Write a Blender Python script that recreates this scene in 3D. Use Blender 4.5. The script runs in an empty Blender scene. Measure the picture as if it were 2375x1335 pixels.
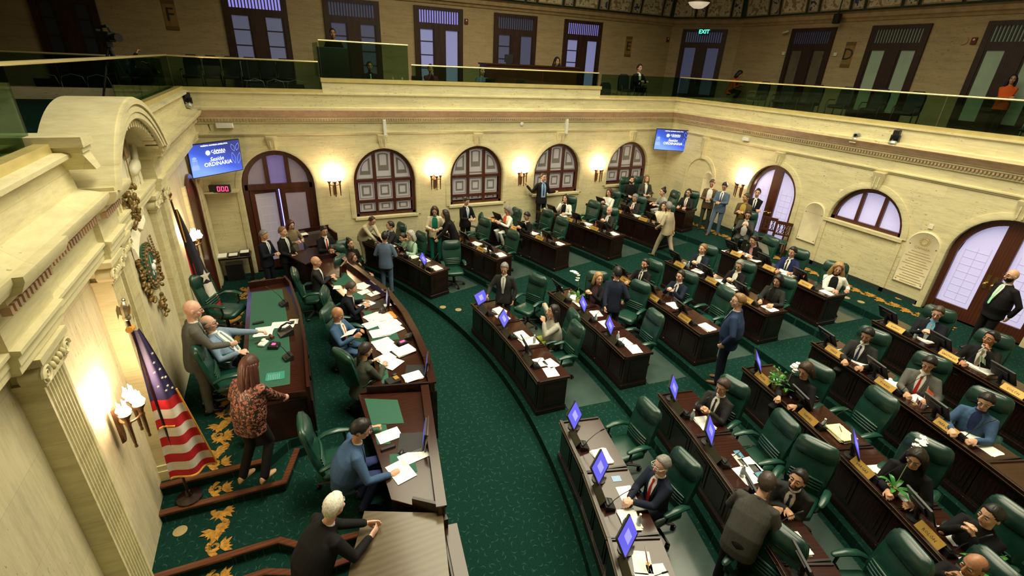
import bpy, bmesh, math, random
from mathutils import Vector, Matrix, Euler
random.seed(7)
C = bpy.context.scene.collection
PI = math.pi
R = math.radians
# ---------------------------------------------------------------- camera (solved from the room's vanishing points)
CAM = Vector((0.0, 0.0, 6.2))
CR = Vector((0.90747, -0.41769, 0.04504)); CD = Vector((-0.14123, -0.40429, -0.90366)); CF = Vector((0.39566, 0.81369, -0.42587))
FPX = 1111.95
cd = bpy.data.cameras.new('camera'); cam = bpy.data.objects.new('camera', cd); C.objects.link(cam)
cd.sensor_width = 36; cd.sensor_fit = 'HORIZONTAL'; cd.lens = FPX / 2375 * 36; cd.clip_end = 200; cd.clip_start = .05
cam.matrix_world = Matrix(((CR.x, -CD.x, -CF.x, CAM.x), (CR.y, -CD.y, -CF.y, CAM.y), (CR.z, -CD.z, -CF.z, CAM.z), (0, 0, 0, 1)))
bpy.context.scene.camera = cam

def ray(px, py):
    return CR * ((px - 1187.5) / FPX) + CD * ((py - 667.5) / FPX) + CF
def az(px, py, z):            # survey point on the level z
    d = ray(px, py); t = (z - CAM.z) / d.z; return CAM + d * t
def ax(px, py, x):
    d = ray(px, py); t = (x - CAM.x) / d.x; return CAM + d * t
def ay(px, py, y):
    d = ray(px, py); t = (y - CAM.y) / d.y; return CAM + d * t

# ---------------------------------------------------------------- materials
MATS = {}
def nodes(name):
    m = bpy.data.materials.new(name); m.use_nodes = True
    nt = m.node_tree; b = nt.nodes['Principled BSDF']
    return m, nt, b
def N(nt, t, **kw):
    n = nt.nodes.new(t)
    for k, v in kw.items():
        if k.startswith('i_'):
            n.inputs[k[2:].replace('_', ' ')].default_value = v
        else: setattr(n, k, v)
    return n
def L(nt, a, b): nt.links.new(a, b)
def col(c): return (c[0], c[1], c[2], 1)
def ramp(nt, fac, stops):
    r = N(nt, 'ShaderNodeValToRGB'); e = r.color_ramp.elements
    while len(e) < len(stops): e.new(0.5)
    for s, (p, c) in zip(e, stops): s.position = p; s.color = col(c)
    L(nt, fac, r.inputs['Fac']); return r.outputs['Color']
def tex(nt, scale=(1, 1, 1), space='Object'):
    tc = N(nt, 'ShaderNodeTexCoord'); mp = N(nt, 'ShaderNodeMapping'); mp.inputs['Scale'].default_value = scale
    L(nt, tc.outputs[space], mp.inputs['Vector']); return mp.outputs['Vector']
def noise(nt, vec, scale=5, detail=3, rough=.5):
    n = N(nt, 'ShaderNodeTexNoise'); n.inputs['Scale'].default_value = scale; n.inputs['Detail'].default_value = detail; n.inputs['Roughness'].default_value = rough
    if vec is not None: L(nt, vec, n.inputs['Vector'])
    return n.outputs['Fac']
def mix(nt, fac, a, b, mode='MIX'):
    m = N(nt, 'ShaderNodeMix', data_type='RGBA', blend_type=mode)
    for s, v in ((m.inputs[0], fac), (m.inputs[6], a), (m.inputs[7], b)):
        if hasattr(v, 'is_output'): L(nt, v, s)
        elif isinstance(v, (int, float)): s.default_value = v
        else: s.default_value = col(v)
    return m.outputs[2]
def mth(nt, op, a, b=None, c=None, clamp=False):
    m = N(nt, 'ShaderNodeMath', operation=op, use_clamp=clamp)
    for i, v in enumerate((a, b, c)):
        if v is None: continue
        if hasattr(v, 'is_output'): L(nt, v, m.inputs[i])
        else: m.inputs[i].default_value = v
    return m.outputs[0]
def bump(nt, b, h, strength=.2, dist=.01):
    n = N(nt, 'ShaderNodeBump'); n.inputs['Strength'].default_value = strength; n.inputs['Distance'].default_value = dist
    L(nt, h, n.inputs['Height']); L(nt, n.outputs['Normal'], b.inputs['Normal'])

def plain(name, c, rough=.5, metal=0, var=.0, vs=20, emit=0, ec=None, coat=0, spec=.5, sheen=0):
    if name in MATS: return MATS[name]
    m, nt, b = nodes(name)
    b.inputs['Base Color'].default_value = col(c); b.inputs['Roughness'].default_value = rough; b.inputs['Metallic'].default_value = metal
    b.inputs['Specular IOR Level'].default_value = spec; b.inputs['Coat Weight'].default_value = coat; b.inputs['Coat Roughness'].default_value = .12
    if sheen: b.inputs['Sheen Weight'].default_value = sheen
    if var:
        f = noise(nt, tex(nt), vs, 3)
        L(nt, ramp(nt, f, [(.3, [x * (1 - var) for x in c]), (.7, [min(1, x * (1 + var)) for x in c])]), b.inputs['Base Color'])
    if emit:
        b.inputs['Emission Color'].default_value = col(ec or c); b.inputs['Emission Strength'].default_value = emit
    MATS[name] = m; return m

def travertine(name, tone, dark=1.0, vertical=False, pits=True):
    m, nt, b = nodes(name)
    sc = (5, 5, .7) if vertical else (.7, .7, 5)
    v = tex(nt, sc)
    f1 = noise(nt, v, 1.6, 6, .62); f2 = noise(nt, v, 6, 5, .7)
    c1 = ramp(nt, f1, [(.28, [x * .80 * dark for x in tone]), (.5, [x * dark for x in tone]), (.72, [min(1, x * 1.06) * dark for x in tone])])
    c2 = mix(nt, .24, c1, ramp(nt, f2, [(.35, (.55, .47, .3)), (.6, (1, 1, 1))]), 'MULTIPLY')
    # ashlar courses: faint block to block variation
    tc = N(nt, 'ShaderNodeTexCoord'); sx = N(nt, 'ShaderNodeSeparateXYZ'); L(nt, tc.outputs['Object'], sx.inputs[0])
    cb = N(nt, 'ShaderNodeCombineXYZ'); L(nt, mth(nt, 'ADD', sx.outputs[0], sx.outputs[1]), cb.inputs[0]); L(nt, sx.outputs[2], cb.inputs[1])
    br = N(nt, 'ShaderNodeTexBrick'); L(nt, cb.outputs[0], br.inputs['Vector'])
    for k, val in (('Scale', 1), ('Brick Width', 1.3), ('Row Height', .62), ('Mortar Size', .004), ('Bias', 0)): br.inputs[k].default_value = val
    br.inputs['Color1'].default_value = (.9, .9, .9, 1); br.inputs['Color2'].default_value = (1, .99, .96, 1); br.inputs['Mortar'].default_value = (.78, .74, .66, 1)
    c3 = mix(nt, .8, c2, br.outputs['Color'], 'MULTIPLY')
    out = c3
    if pits:
        vp = tex(nt, (30, 30, 8) if vertical else (8, 8, 30))
        p = noise(nt, vp, 1.3, 2, .5); p2 = noise(nt, tex(nt), 1.1, 2)
        pf = mth(nt, 'MULTIPLY', mth(nt, 'GREATER_THAN', p, .67), mth(nt, 'GREATER_THAN', p2, .5))
        out = mix(nt, mth(nt, 'MULTIPLY', pf, .5), c3, (.10, .075, .04))
    L(nt, out, b.inputs['Base Color']); b.inputs['Roughness'].default_value = .55; b.inputs['Specular IOR Level'].default_value = .3
    bump(nt, b, f2, .12, .006)
    MATS[name] = m; return m

def carpet(name):
    m, nt, b = nodes(name)
    v = tex(nt, (7.5, 7.5, 0.001))
    vo = N(nt, 'ShaderNodeTexVoronoi'); L(nt, v, vo.inputs['Vector']); vo.inputs['Scale'].default_value = 1; vo.inputs['Randomness'].default_value = .75
    sub = N(nt, 'ShaderNodeVectorMath', operation='SUBTRACT'); L(nt, v, sub.inputs[0]); L(nt, vo.outputs['Position'], sub.inputs[1])
    sc = N(nt, 'ShaderNodeSeparateColor'); L(nt, vo.outputs['Color'], sc.inputs[0])
    rot = N(nt, 'ShaderNodeVectorRotate', rotation_type='Z_AXIS'); L(nt, sub.outputs[0], rot.inputs['Vector']); L(nt, mth(nt, 'MULTIPLY', sc.outputs[0], 6.283), rot.inputs['Angle'])
    sx = N(nt, 'ShaderNodeSeparateXYZ'); L(nt, rot.outputs[0], sx.inputs[0])
    dx = mth(nt, 'ADD', sx.outputs[0], .22); dist = mth(nt, 'SQRT', mth(nt, 'ADD', mth(nt, 'MULTIPLY', dx, dx), mth(nt, 'MULTIPLY', sx.outputs[1], sx.outputs[1])))
    d = mth(nt, 'ABSOLUTE', mth(nt, 'SUBTRACT', dist, .3))
    yb = mth(nt, 'ABSOLUTE', sx.outputs[1])
    w = mth(nt, 'SUBTRACT', .055, mth(nt, 'MULTIPLY', yb, .16))
    leaf = mth(nt, 'MULTIPLY', mth(nt, 'LESS_THAN', d, w), mth(nt, 'GREATER_THAN', sx.outputs[0], -.1))
    f = noise(nt, tex(nt, (1, 1, 1)), 60, 2)
    base = ramp(nt, f, [(.3, (.0022, .020, .0145)), (.7, (.0046, .033, .024))])
    out = mix(nt, mth(nt, 'MULTIPLY', leaf, .65), base, (.03, .085, .06))
    L(nt, out, b.inputs['Base Color']); b.inputs['Roughness'].default_value = .95; b.inputs['Specular IOR Level'].default_value = .1
    bump(nt, b, noise(nt, tex(nt), 220, 2), .5, .004)
    MATS[name] = m; return m

def wood(name, c1, c2, rough=.28, coat=.35, scale=(2, 14, 14)):
    m, nt, b = nodes(name)
    v = tex(nt, scale); f = noise(nt, v, 1.5, 5, .6)
    w = N(nt, 'ShaderNodeTexWave', wave_type='BANDS', bands_direction='Y'); L(nt, tex(nt, tuple(x * .35 for x in scale)), w.inputs['Vector'])
    w.inputs['Scale'].default_value = 1.2; w.inputs['Distortion'].default_value = 6; w.inputs['Detail'].default_value = 3
    ff = mth(nt, 'ADD', mth(nt, 'MULTIPLY', f, .6), mth(nt, 'MULTIPLY', w.outputs['Fac'], .4))
    L(nt, ramp(nt, ff, [(.25, c1), (.75, c2)]), b.inputs['Base Color'])
    b.inputs['Roughness'].default_value = rough; b.inputs['Coat Weight'].default_value = coat; b.inputs['Coat Roughness'].default_value = .15
    MATS[name] = m; return m

def leather(name, c, rough=.36):
    m, nt, b = nodes(name)
    f = noise(nt, tex(nt), 6, 3)
    L(nt, ramp(nt, f, [(.3, [x * .8 for x in c]), (.7, [x * 1.2 for x in c])]), b.inputs['Base Color'])
    b.inputs['Roughness'].default_value = rough; b.inputs['Specular IOR Level'].default_value = .6
    bump(nt, b, noise(nt, tex(nt), 130, 2), .15, .003)
    MATS[name] = m; return m

def glass(name, tint, alpha, rough=.02, spec=.6):
    # clear pane: mostly straight-through tinted transmission, plus a faint mirror reflection
    m, nt, b = nodes(name); nt.nodes.remove(b)
    out = nt.nodes['Material Output']
    tr = N(nt, 'ShaderNodeBsdfTransparent'); tr.inputs['Color'].default_value = col(tint)
    gl = N(nt, 'ShaderNodeBsdfGlossy'); gl.inputs['Roughness'].default_value = rough; gl.inputs['Color'].default_value = (.9, 1, .93, 1)
    fr = N(nt, 'ShaderNodeFresnel'); fr.inputs['IOR'].default_value = 1.45
    ms = N(nt, 'ShaderNodeMixShader'); L(nt, mth(nt, 'MULTIPLY', fr.outputs[0], spec, clamp=True), ms.inputs[0]); L(nt, tr.outputs[0], ms.inputs[1]); L(nt, gl.outputs[0], ms.inputs[2])
    L(nt, ms.outputs[0], out.inputs['Surface'])
    MATS[name] = m; return m

# ---------------------------------------------------------------- mesh builder
class MB:
    def __init__(s): s.v = []; s.f = []; s.mi = []; s.cur = 0; s.M = Matrix.Identity(4)
    def add(s, vs, fs):
        o = len(s.v); M = s.M
        s.v += [tuple(M @ Vector(p)) for p in vs]
        s.f += [tuple(i + o for i in f) for f in fs]; s.mi += [s.cur] * len(fs)
        return s
    def box(s, x0, y0, z0, x1, y1, z1, bev=0):
        if bev <= 0:
            vs = [(x, y, z) for z in (z0, z1) for y in (y0, y1) for x in (x0, x1)]
            return s.add(vs, [(0, 2, 3, 1), (4, 5, 7, 6), (0, 1, 5, 4), (2, 6, 7, 3), (0, 4, 6, 2), (1, 3, 7, 5)])
        b = bev
        return s.prism([(x0 + b, y0), (x1 - b, y0), (x1, y0 + b), (x1, y1 - b), (x1 - b, y1), (x0 + b, y1), (x0, y1 - b), (x0, y0 + b)], z0, z1, b)
    def prism(s, poly, z0, z1, bev=0):
        # horizontal polygon (ccw) extruded in z, with an optional top/bottom chamfer
        n = len(poly)
        if bev:
            cx = sum(p[0] for p in poly) / n; cy = sum(p[1] for p in poly) / n
            def ins(p):
                d = math.hypot(p[0] - cx, p[1] - cy) or 1; k = max(0, 1 - bev / d); return (cx + (p[0] - cx) * k, cy + (p[1] - cy) * k)
            ip = [ins(p) for p in poly]
            rings = [[(p[0], p[1], z0) for p in ip], [(p[0], p[1], z0 + bev) for p in poly], [(p[0], p[1], z1 - bev) for p in poly], [(p[0], p[1], z1) for p in ip]]
        else: rings = [[(p[0], p[1], z0) for p in poly], [(p[0], p[1], z1) for p in poly]]
        return s.loft(rings, True, True)
    def loft(s, rings, cap0=True, cap1=True, closed=True):
        n = len(rings[0]); vs = [p for r in rings for p in r]; fs = []
        for i in range(len(rings) - 1):
            for j in range(n if closed else n - 1):
                k = (j + 1) % n; fs.append((i * n + j, i * n + k, (i + 1) * n + k, (i + 1) * n + j))
        if cap0: fs.append(tuple(reversed(range(n))))
        if cap1: fs.append(tuple((len(rings) - 1) * n + j for j in range(n)))
        return s.add(vs, fs)
    def tube(s, pts, rad, n=10, flat=1.0, up=None, round_ends=False):
        pts = [Vector(p) for p in pts]
        if not hasattr(rad, '__len__'): rad = [rad] * len(pts)
        rad = list(rad)
        if round_ends:
            d0 = (pts[0] - pts[1]).normalized(); d1 = (pts[-1] - pts[-2]).normalized()
            pts = [pts[0] + d0 * rad[0] * .9, pts[0] + d0 * rad[0] * .6] + pts + [pts[-1] + d1 * rad[-1] * .6, pts[-1] + d1 * rad[-1] * .9]
            rad = [rad[0] * .35, rad[0] * .8] + rad + [rad[-1] * .8, rad[-1] * .35]
        rings = []; ref = Vector(up) if up else None
        prev = None
        for i, p in enumerate(pts):
            t = (pts[min(i + 1, len(pts) - 1)] - pts[max(i - 1, 0)])
            if t.length < 1e-9: t = Vector((0, 0, 1))
            t.normalize()
            if ref is not None: u = ref - t * ref.dot(t)
            elif prev is not None: u = prev - t * prev.dot(t)
            else:
                a = Vector((0, 0, 1)) if abs(t.z) < .9 else Vector((1, 0, 0)); u = a - t * a.dot(t)
            if u.length < 1e-6: u = t.orthogonal()
            u.normalize(); prev = u; w = t.cross(u)
            rings.append([tuple(p + u * (math.cos(2 * PI * k / n) * rad[i] * flat) + w * (math.sin(2 * PI * k / n) * rad[i])) for k in range(n)])
        return s.loft(rings)
    def ell(s, c, r, n=12, m=8, rot=None):
        vs = []; fs = []; c = Vector(c)
        for i in range(1, m):
            a = PI * i / m - PI / 2
            for j in range(n):
                b = 2 * PI * j / n; p = Vector((r[0] * math.cos(a) * math.cos(b), r[1] * math.cos(a) * math.sin(b), r[2] * math.sin(a)))
                if rot: p = rot @ p
                vs.append(tuple(c + p))
        for q in (-1, 1):
            p = Vector((0, 0, q * r[2]))
            if rot: p = rot @ p
            vs.append(tuple(c + p))
        b0 = (m - 1) * n
        for i in range(m - 2):
            for j in range(n): k = (j + 1) % n; fs.append((i * n + j, i * n + k, (i + 1) * n + k, (i + 1) * n + j))
        for j in range(n): k = (j + 1) % n; fs.append((b0, k, j)); fs.append((b0 + 1, (m - 2) * n + j, (m - 2) * n + k))
        return s.add(vs, fs)
    def lathe(s, prof, n=16, c=(0, 0, 0)):
        rings = [[(c[0] + r * math.cos(2 * PI * k / n), c[1] + r * math.sin(2 * PI * k / n), c[2] + z) for k in range(n)] for r, z in prof]
        return s.loft(rings)
    def plate(s, pts, nrm, th):
        # flat polygon thickened along nrm
        d = Vector(nrm).normalized() * th; a = [tuple(Vector(p)) for p in pts]; b = [tuple(Vector(p) + d) for p in pts]
        return s.loft([a, b])
    def sweep(s, prof, path):
        # profile of (out, z) swept along a list of (x, y, nx, ny) stations, open
        rings = [[(x + nx * o, y + ny * o, z) for o, z in prof] for x, y, nx, ny in path]
        return s.loft(rings, True, True, True)
    def mesh(s, name, smooth=True, ang=40):
        me = bpy.data.meshes.new(name); me.from_pydata(s.v, [], s.f); me.polygons.foreach_set('material_index', s.mi)
        bm = bmesh.new(); bm.from_mesh(me); bmesh.ops.recalc_face_normals(bm, faces=bm.faces)
        if smooth:
            lim = R(ang)
            for f in bm.faces: f.smooth = True
            for e in bm.edges:
                if len(e.link_faces) != 2 or e.calc_face_angle(0) > lim: e.smooth = False
        bm.to_mesh(me); bm.free(); me.update(); return me
    def obj(s, name, mat, parent=None, smooth=True, ang=40):
        return mobj(name, s.mesh(name, smooth, ang), mat, parent)

def mobj(name, me, mat, parent=None, loc=None):
    mats = mat if isinstance(mat, (list, tuple)) else [mat]
    if not me.materials:
        for m in mats: me.materials.append(m)
    o = bpy.data.objects.new(name, me); C.objects.link(o)
    if len(me.materials) and me.materials[0] != mats[0]:
        for i, m in enumerate(mats[:len(me.materials)]): o.material_slots[i].link = 'OBJECT'; o.material_slots[i].material = m
    if parent is not None: o.parent = parent
    if loc is not None: o.location = loc
    return o
def tag(o, label=None, cat=None, group=None, kind=None):
    if label: o['label'] = label
    if cat: o['category'] = cat
    if group: o['group'] = group
    if kind: o['kind'] = kind
    return o
def struct(o): o['kind'] = 'structure'; return o
def thing(name, loc=(0, 0, 0), rz=0, label=None, cat=None, group=None):
    o = bpy.data.objects.new(name, None); C.objects.link(o); o.location = loc; o.rotation_euler = (0, 0, rz); o.empty_display_size = .1
    return tag(o, label, cat, group)
KIDS = {}
def dup(src, loc, rz, label=None, group=None, cat=None):
    def cp(o, par):
        c = o.copy(); C.objects.link(c)
        if par is not None: c.parent = par
        for ch in [k for k in bpy.data.objects if k.parent == o] if o.name not in KIDS else KIDS[o.name]: cp(ch, c)
        return c
    def reg(o):
        if o.name not in KIDS:
            KIDS[o.name] = list(o.children)
            for ch in KIDS[o.name]: reg(ch)
    reg(src)
    r = cp(src, None); r.location = loc; r.rotation_euler = (0, 0, rz); tag(r, label, cat, group); return r
def text_mesh(txt, size, ext=.002, align='CENTER', shear=0, res=2):
    cu = bpy.data.curves.new('lettering', 'FONT'); cu.body = txt; cu.size = size; cu.extrude = ext; cu.align_x = align; cu.align_y = 'CENTER'; cu.shear = shear; cu.resolution_u = res
    o = bpy.data.objects.new('lettering', cu); C.objects.link(o)
    bpy.context.view_layer.update(); dg = bpy.context.evaluated_depsgraph_get()
    me = bpy.data.meshes.new_from_object(o.evaluated_get(dg)); bpy.data.objects.remove(o); bpy.data.curves.remove(cu)
    return me
# frame matrices: local x = right along sign, local y = up, local z = out
def face_matrix(origin, right, up):
    r = Vector(right).normalized(); u = Vector(up).normalized(); n = r.cross(u)
    return Matrix(((r.x, u.x, n.x, origin[0]), (r.y, u.y, n.y, origin[1]), (r.z, u.z, n.z, origin[2]), (0, 0, 0, 1)))

M_WALL = travertine('travertine', (.74, .68, .42))
M_WALLV = travertine('travertine_veined', (.71, .64, .43), 1, True)
M_TRIM = travertine('travertine_trim', (.74, .68, .42), .97, False, False)
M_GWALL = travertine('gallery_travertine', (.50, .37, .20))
M_CARPET = carpet('green_leaf_carpet')
M_MAH = wood('mahogany', (.008, .0026, .002), (.020, .006, .004), .3, .35)
M_TOP = wood('polished_mahogany', (.024, .007, .004), (.038, .011, .006), .18, .6)
M_DOOR = wood('door_mahogany', (.055, .015, .007), (.088, .025, .012), .35, .2, (14, 14, 2))
M_GREYTOP = wood('grey_brown_oak', (.085, .064, .034), (.115, .088, .050), .22, .5, (2, 9, 9))
M_NOSE = wood('step_nosing', (.075, .022, .010), (.13, .040, .017), .3, .3)
M_LEATHER = leather('green_leather', (.006, .046, .030), .34)
M_LEATHERD = leather('green_leather_shaded', (.005, .032, .024), .36)  # headrest: same green leather, its dark shading put into the colour
M_BLACK = plain('black_plastic', (.012, .012, .013), .4)
M_DARK = plain('dark_metal', (.03, .03, .032), .35, .6)
M_CHROME = plain('chrome', (.6, .6, .58), .2, 1)
M_BRASS = plain('brass', (.62, .42, .14), .3, 1, .1)
M_GOLD = plain('gold_plate', (.43, .255, .05), .35, .35, .08, 30)
M_GOLDEDGE = plain('brass_ledge', (.60, .50, .20), .35, .25, .1, 4)
M_BRONZE = plain('bronze', (.24, .13, .07), .35, .8, .25, 40)
M_GILT = plain('gilded_carving', (.20, .13, .04), .45, .45, .35, 30)
M_CREAM = plain('cream_plaster', (.80, .75, .56), .5, 0, .06, 8)
M_PAPER = plain('paper', (.86, .86, .80), .7, 0, .03, 60)
M_YPAPER = plain('yellow_paper', (.85, .80, .45), .7)
M_WHITE = plain('white_plastic', (.75, .76, .72), .4)
M_GBAIZE = plain('green_baize', (.012, .085, .05), .75, 0, .08, 40)
M_INK = plain('ink', (.03, .025, .02), .6)
M_RAIL = glass('balustrade_glass', (.46, .60, .47), .5, .02, .35)
M_MATW = plain('clear_floor_mat', (.045, .075, .065), .18, 0, .1, 3, coat=.4)
# ---------------------------------------------------------------- people
def remesh(mb, vox, name, smooth_it=4):
    me = mb.mesh(name + '_raw', False)
    o = bpy.data.objects.new('tmp', me); C.objects.link(o)
    r = o.modifiers.new('r', 'REMESH'); r.mode = 'VOXEL'; r.voxel_size = vox; r.use_smooth_shade = True
    sm = o.modifiers.new('s', 'SMOOTH'); sm.iterations = smooth_it; sm.factor = .5
    bpy.context.view_layer.update(); dg = bpy.context.evaluated_depsgraph_get()
    out = bpy.data.meshes.new_from_object(o.evaluated_get(dg)); out.name = name
    bpy.data.objects.remove(o); bpy.data.meshes.remove(me)
    return out
SKIN = {}
def skin(t):
    tones = {'l': (.66, .40, .27), 'm': (.56, .31, .19), 't': (.43, .21, .115), 'd': (.22, .10, .05), 'p': (.72, .43, .32)}
    if t not in SKIN:
        m, nt, b = nodes('skin_' + t); c = tones[t]
        f = noise(nt, tex(nt), 18, 3)
        L(nt, ramp(nt, f, [(.3, [c[0] * .85, c[1] * .8, c[2] * .78]), (.7, [c[0] * 1.1, c[1] * 1.1, c[2] * 1.1])]), b.inputs['Base Color'])
        b.inputs['Roughness'].default_value = .45; b.inputs['Subsurface Weight'].default_value = .06; b.inputs['Subsurface Radius'].default_value = (.02, .008, .004)
        SKIN[t] = m
    return SKIN[t]
def cloth(name, c, var=.12, rough=.85):
    return plain('cloth_' + name, c, rough, 0, var, 55, spec=.25)
CL = {k: cloth(k, v) for k, v in {
    'black': (.006, .006, .0065), 'navy': (.009, .014, .030), 'dnavy': (.006, .008, .016), 'mblue': (.016, .034, .085), 'royal': (.010, .016, .075), 'blue': (.045, .095, .19), 'steel': (.085, .13, .20),
    'lblue': (.19, .27, .38), 'grey': (.10, .10, .088), 'dgrey': (.019, .020, .019), 'mgrey': (.050, .050, .044), 'olive': (.042, .048, .034), 'tan': (.42, .36, .24), 'beige': (.50, .44, .30), 'khaki': (.20, .16, .09),
    'brown': (.10, .07, .035), 'white': (.78, .77, .70), 'cream': (.70, .64, .46), 'mint': (.33, .50, .36), 'lime': (.30, .36, .05), 'shawl': (.36, .35, .29), 'orange': (.75, .12, .02),
    'maroon': (.10, .02, .018), 'pink': (.5, .25, .28), 'plum': (.07, .03, .04), 'green': (.01, .20, .14), 'gold': (.42, .30, .06), 'red': (.40, .015, .015), 'oran': (.80, .14, .03), 'sky': (.14, .40, .60), 'dblue': (.02, .03, .10), 'silver': (.32, .34, .32), 'teal': (.35, .8, .5), 'shirtb': (.25, .40, .62), 'denim': (.03, .06, .13), 'speckle': (.36, .36, .33)}.items()}
def floral():
    m, nt, b = nodes('cloth_floral'); vo = N(nt, 'ShaderNodeTexVoronoi'); L(nt, tex(nt), vo.inputs['Vector']); vo.inputs['Scale'].default_value = 17
    c1 = ramp(nt, vo.outputs['Distance'], [(.10, (.55, .13, .05)), (.2, (.06, .02, .015)), (.32, (.60, .26, .15)), (.42, (.02, .012, .01)), (.62, (.30, .09, .06))])
    f = noise(nt, tex(nt), 34, 2); out = mix(nt, mth(nt, 'GREATER_THAN', f, .5), c1, (.012, .008, .008))
    L(nt, out, b.inputs['Base Color']); b.inputs['Roughness'].default_value = .5; CL['floral'] = m
floral()
HAIR = {k: plain('hair_' + k, v, .5, 0, .3, 70) for k, v in {'black': (.008, .007, .007), 'brown': (.035, .018, .009), 'dbrown': (.016, .010, .007), 'auburn': (.06, .018, .010), 'blond': (.36, .21, .08), 'dblond': (.20, .115, .045), 'grey': (.20, .195, .18), 'silver': (.42, .42, .38), 'white': (.74, .70, .60), 'stub': (.05, .035, .025)}.items()}
M_EYEW = plain('eye_white', (.7, .68, .62), .3); M_IRIS = plain('iris_brown', (.015, .008, .005), .2); M_LIP = plain('lips', (.30, .10, .075), .5); M_LIPR = plain('lips_red', (.42, .03, .03), .4)
M_FRAME = plain('spectacle_frame', (.02, .015, .012), .3); M_FRAMEW = plain('spectacle_frame_pale', (.75, .72, .68), .3); M_SHOEB = plain('shoe_brown', (.15, .06, .025), .35); M_SHOEK = plain('shoe_black', (.012, .01, .01), .3); M_SHOET = plain('shoe_tan', (.50, .30, .17), .5)
HEADC = {}
def head_bits():
    e = MB(); e.ell((0, 0, 0), (.0125, .0145, .0105), 10, 8); me = e.mesh('eye'); me.materials.append(M_EYEW); me.materials.append(M_IRIS)
    for p in me.polygons:
        c = p.center
        if c.x > .0065: p.material_index = 1
    HEADC['eye'] = me
    b = MB()
    for s in (1, -1): b.tube([(.090, s * .014, .034), (.089, s * .03, .040), (.079, s * .050, .034)], [.005, .006, .003], 6)
    HEADC['eyebrows'] = b.mesh('eyebrows')
    m = MB(); m.tube([(.083, .024, -.058), (.0935, .010, -.056), (.0945, 0, -.057), (.0935, -.010, -.056), (.083, -.024, -.058)], [.003, .006, .0065, .006, .003], 6); HEADC['mouth'] = m.mesh('mouth')
    g = MB()
    for s in (1, -1):
        pts = [(.104 - .012 * abs(math.sin(a)) * 0, s * .034 + .024 * math.cos(a), .012 + .017 * math.sin(a)) for a in [2 * PI * i / 12 for i in range(13)]]
        g.tube(pts, .0024, 5); g.tube([(.103, s * .058, .016), (.09, s * .076, .016), (0, s * .084, .012)], .0024, 5)
    g.tube([(.104, .011, .016), (.109, 0, .019), (.104, -.011, .016)], .0024, 5); HEADC['glasses'] = g.mesh('glasses')
    bd = MB(); rings = []
    for i in range(6):
        el = R(-8 - 14 * i); r = []
        for j in range(15):
            a = R(-100 + 200 * j / 14); k = 1.0 + .045 * (1 if 0 < i else .2)
            p = Vector((math.cos(a) * math.cos(el) * .089, math.sin(a) * math.cos(el) * .069, math.sin(el) * .108 - .018)) * k
            if abs(a) < .35 and i < 2: p *= .86
            r.append((p.x + .010, p.y, p.z))
        rings.append(r)
    bd.loft(rings, False, False, False); HEADC['beard'] = bd.mesh('beard')
head_bits()
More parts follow.
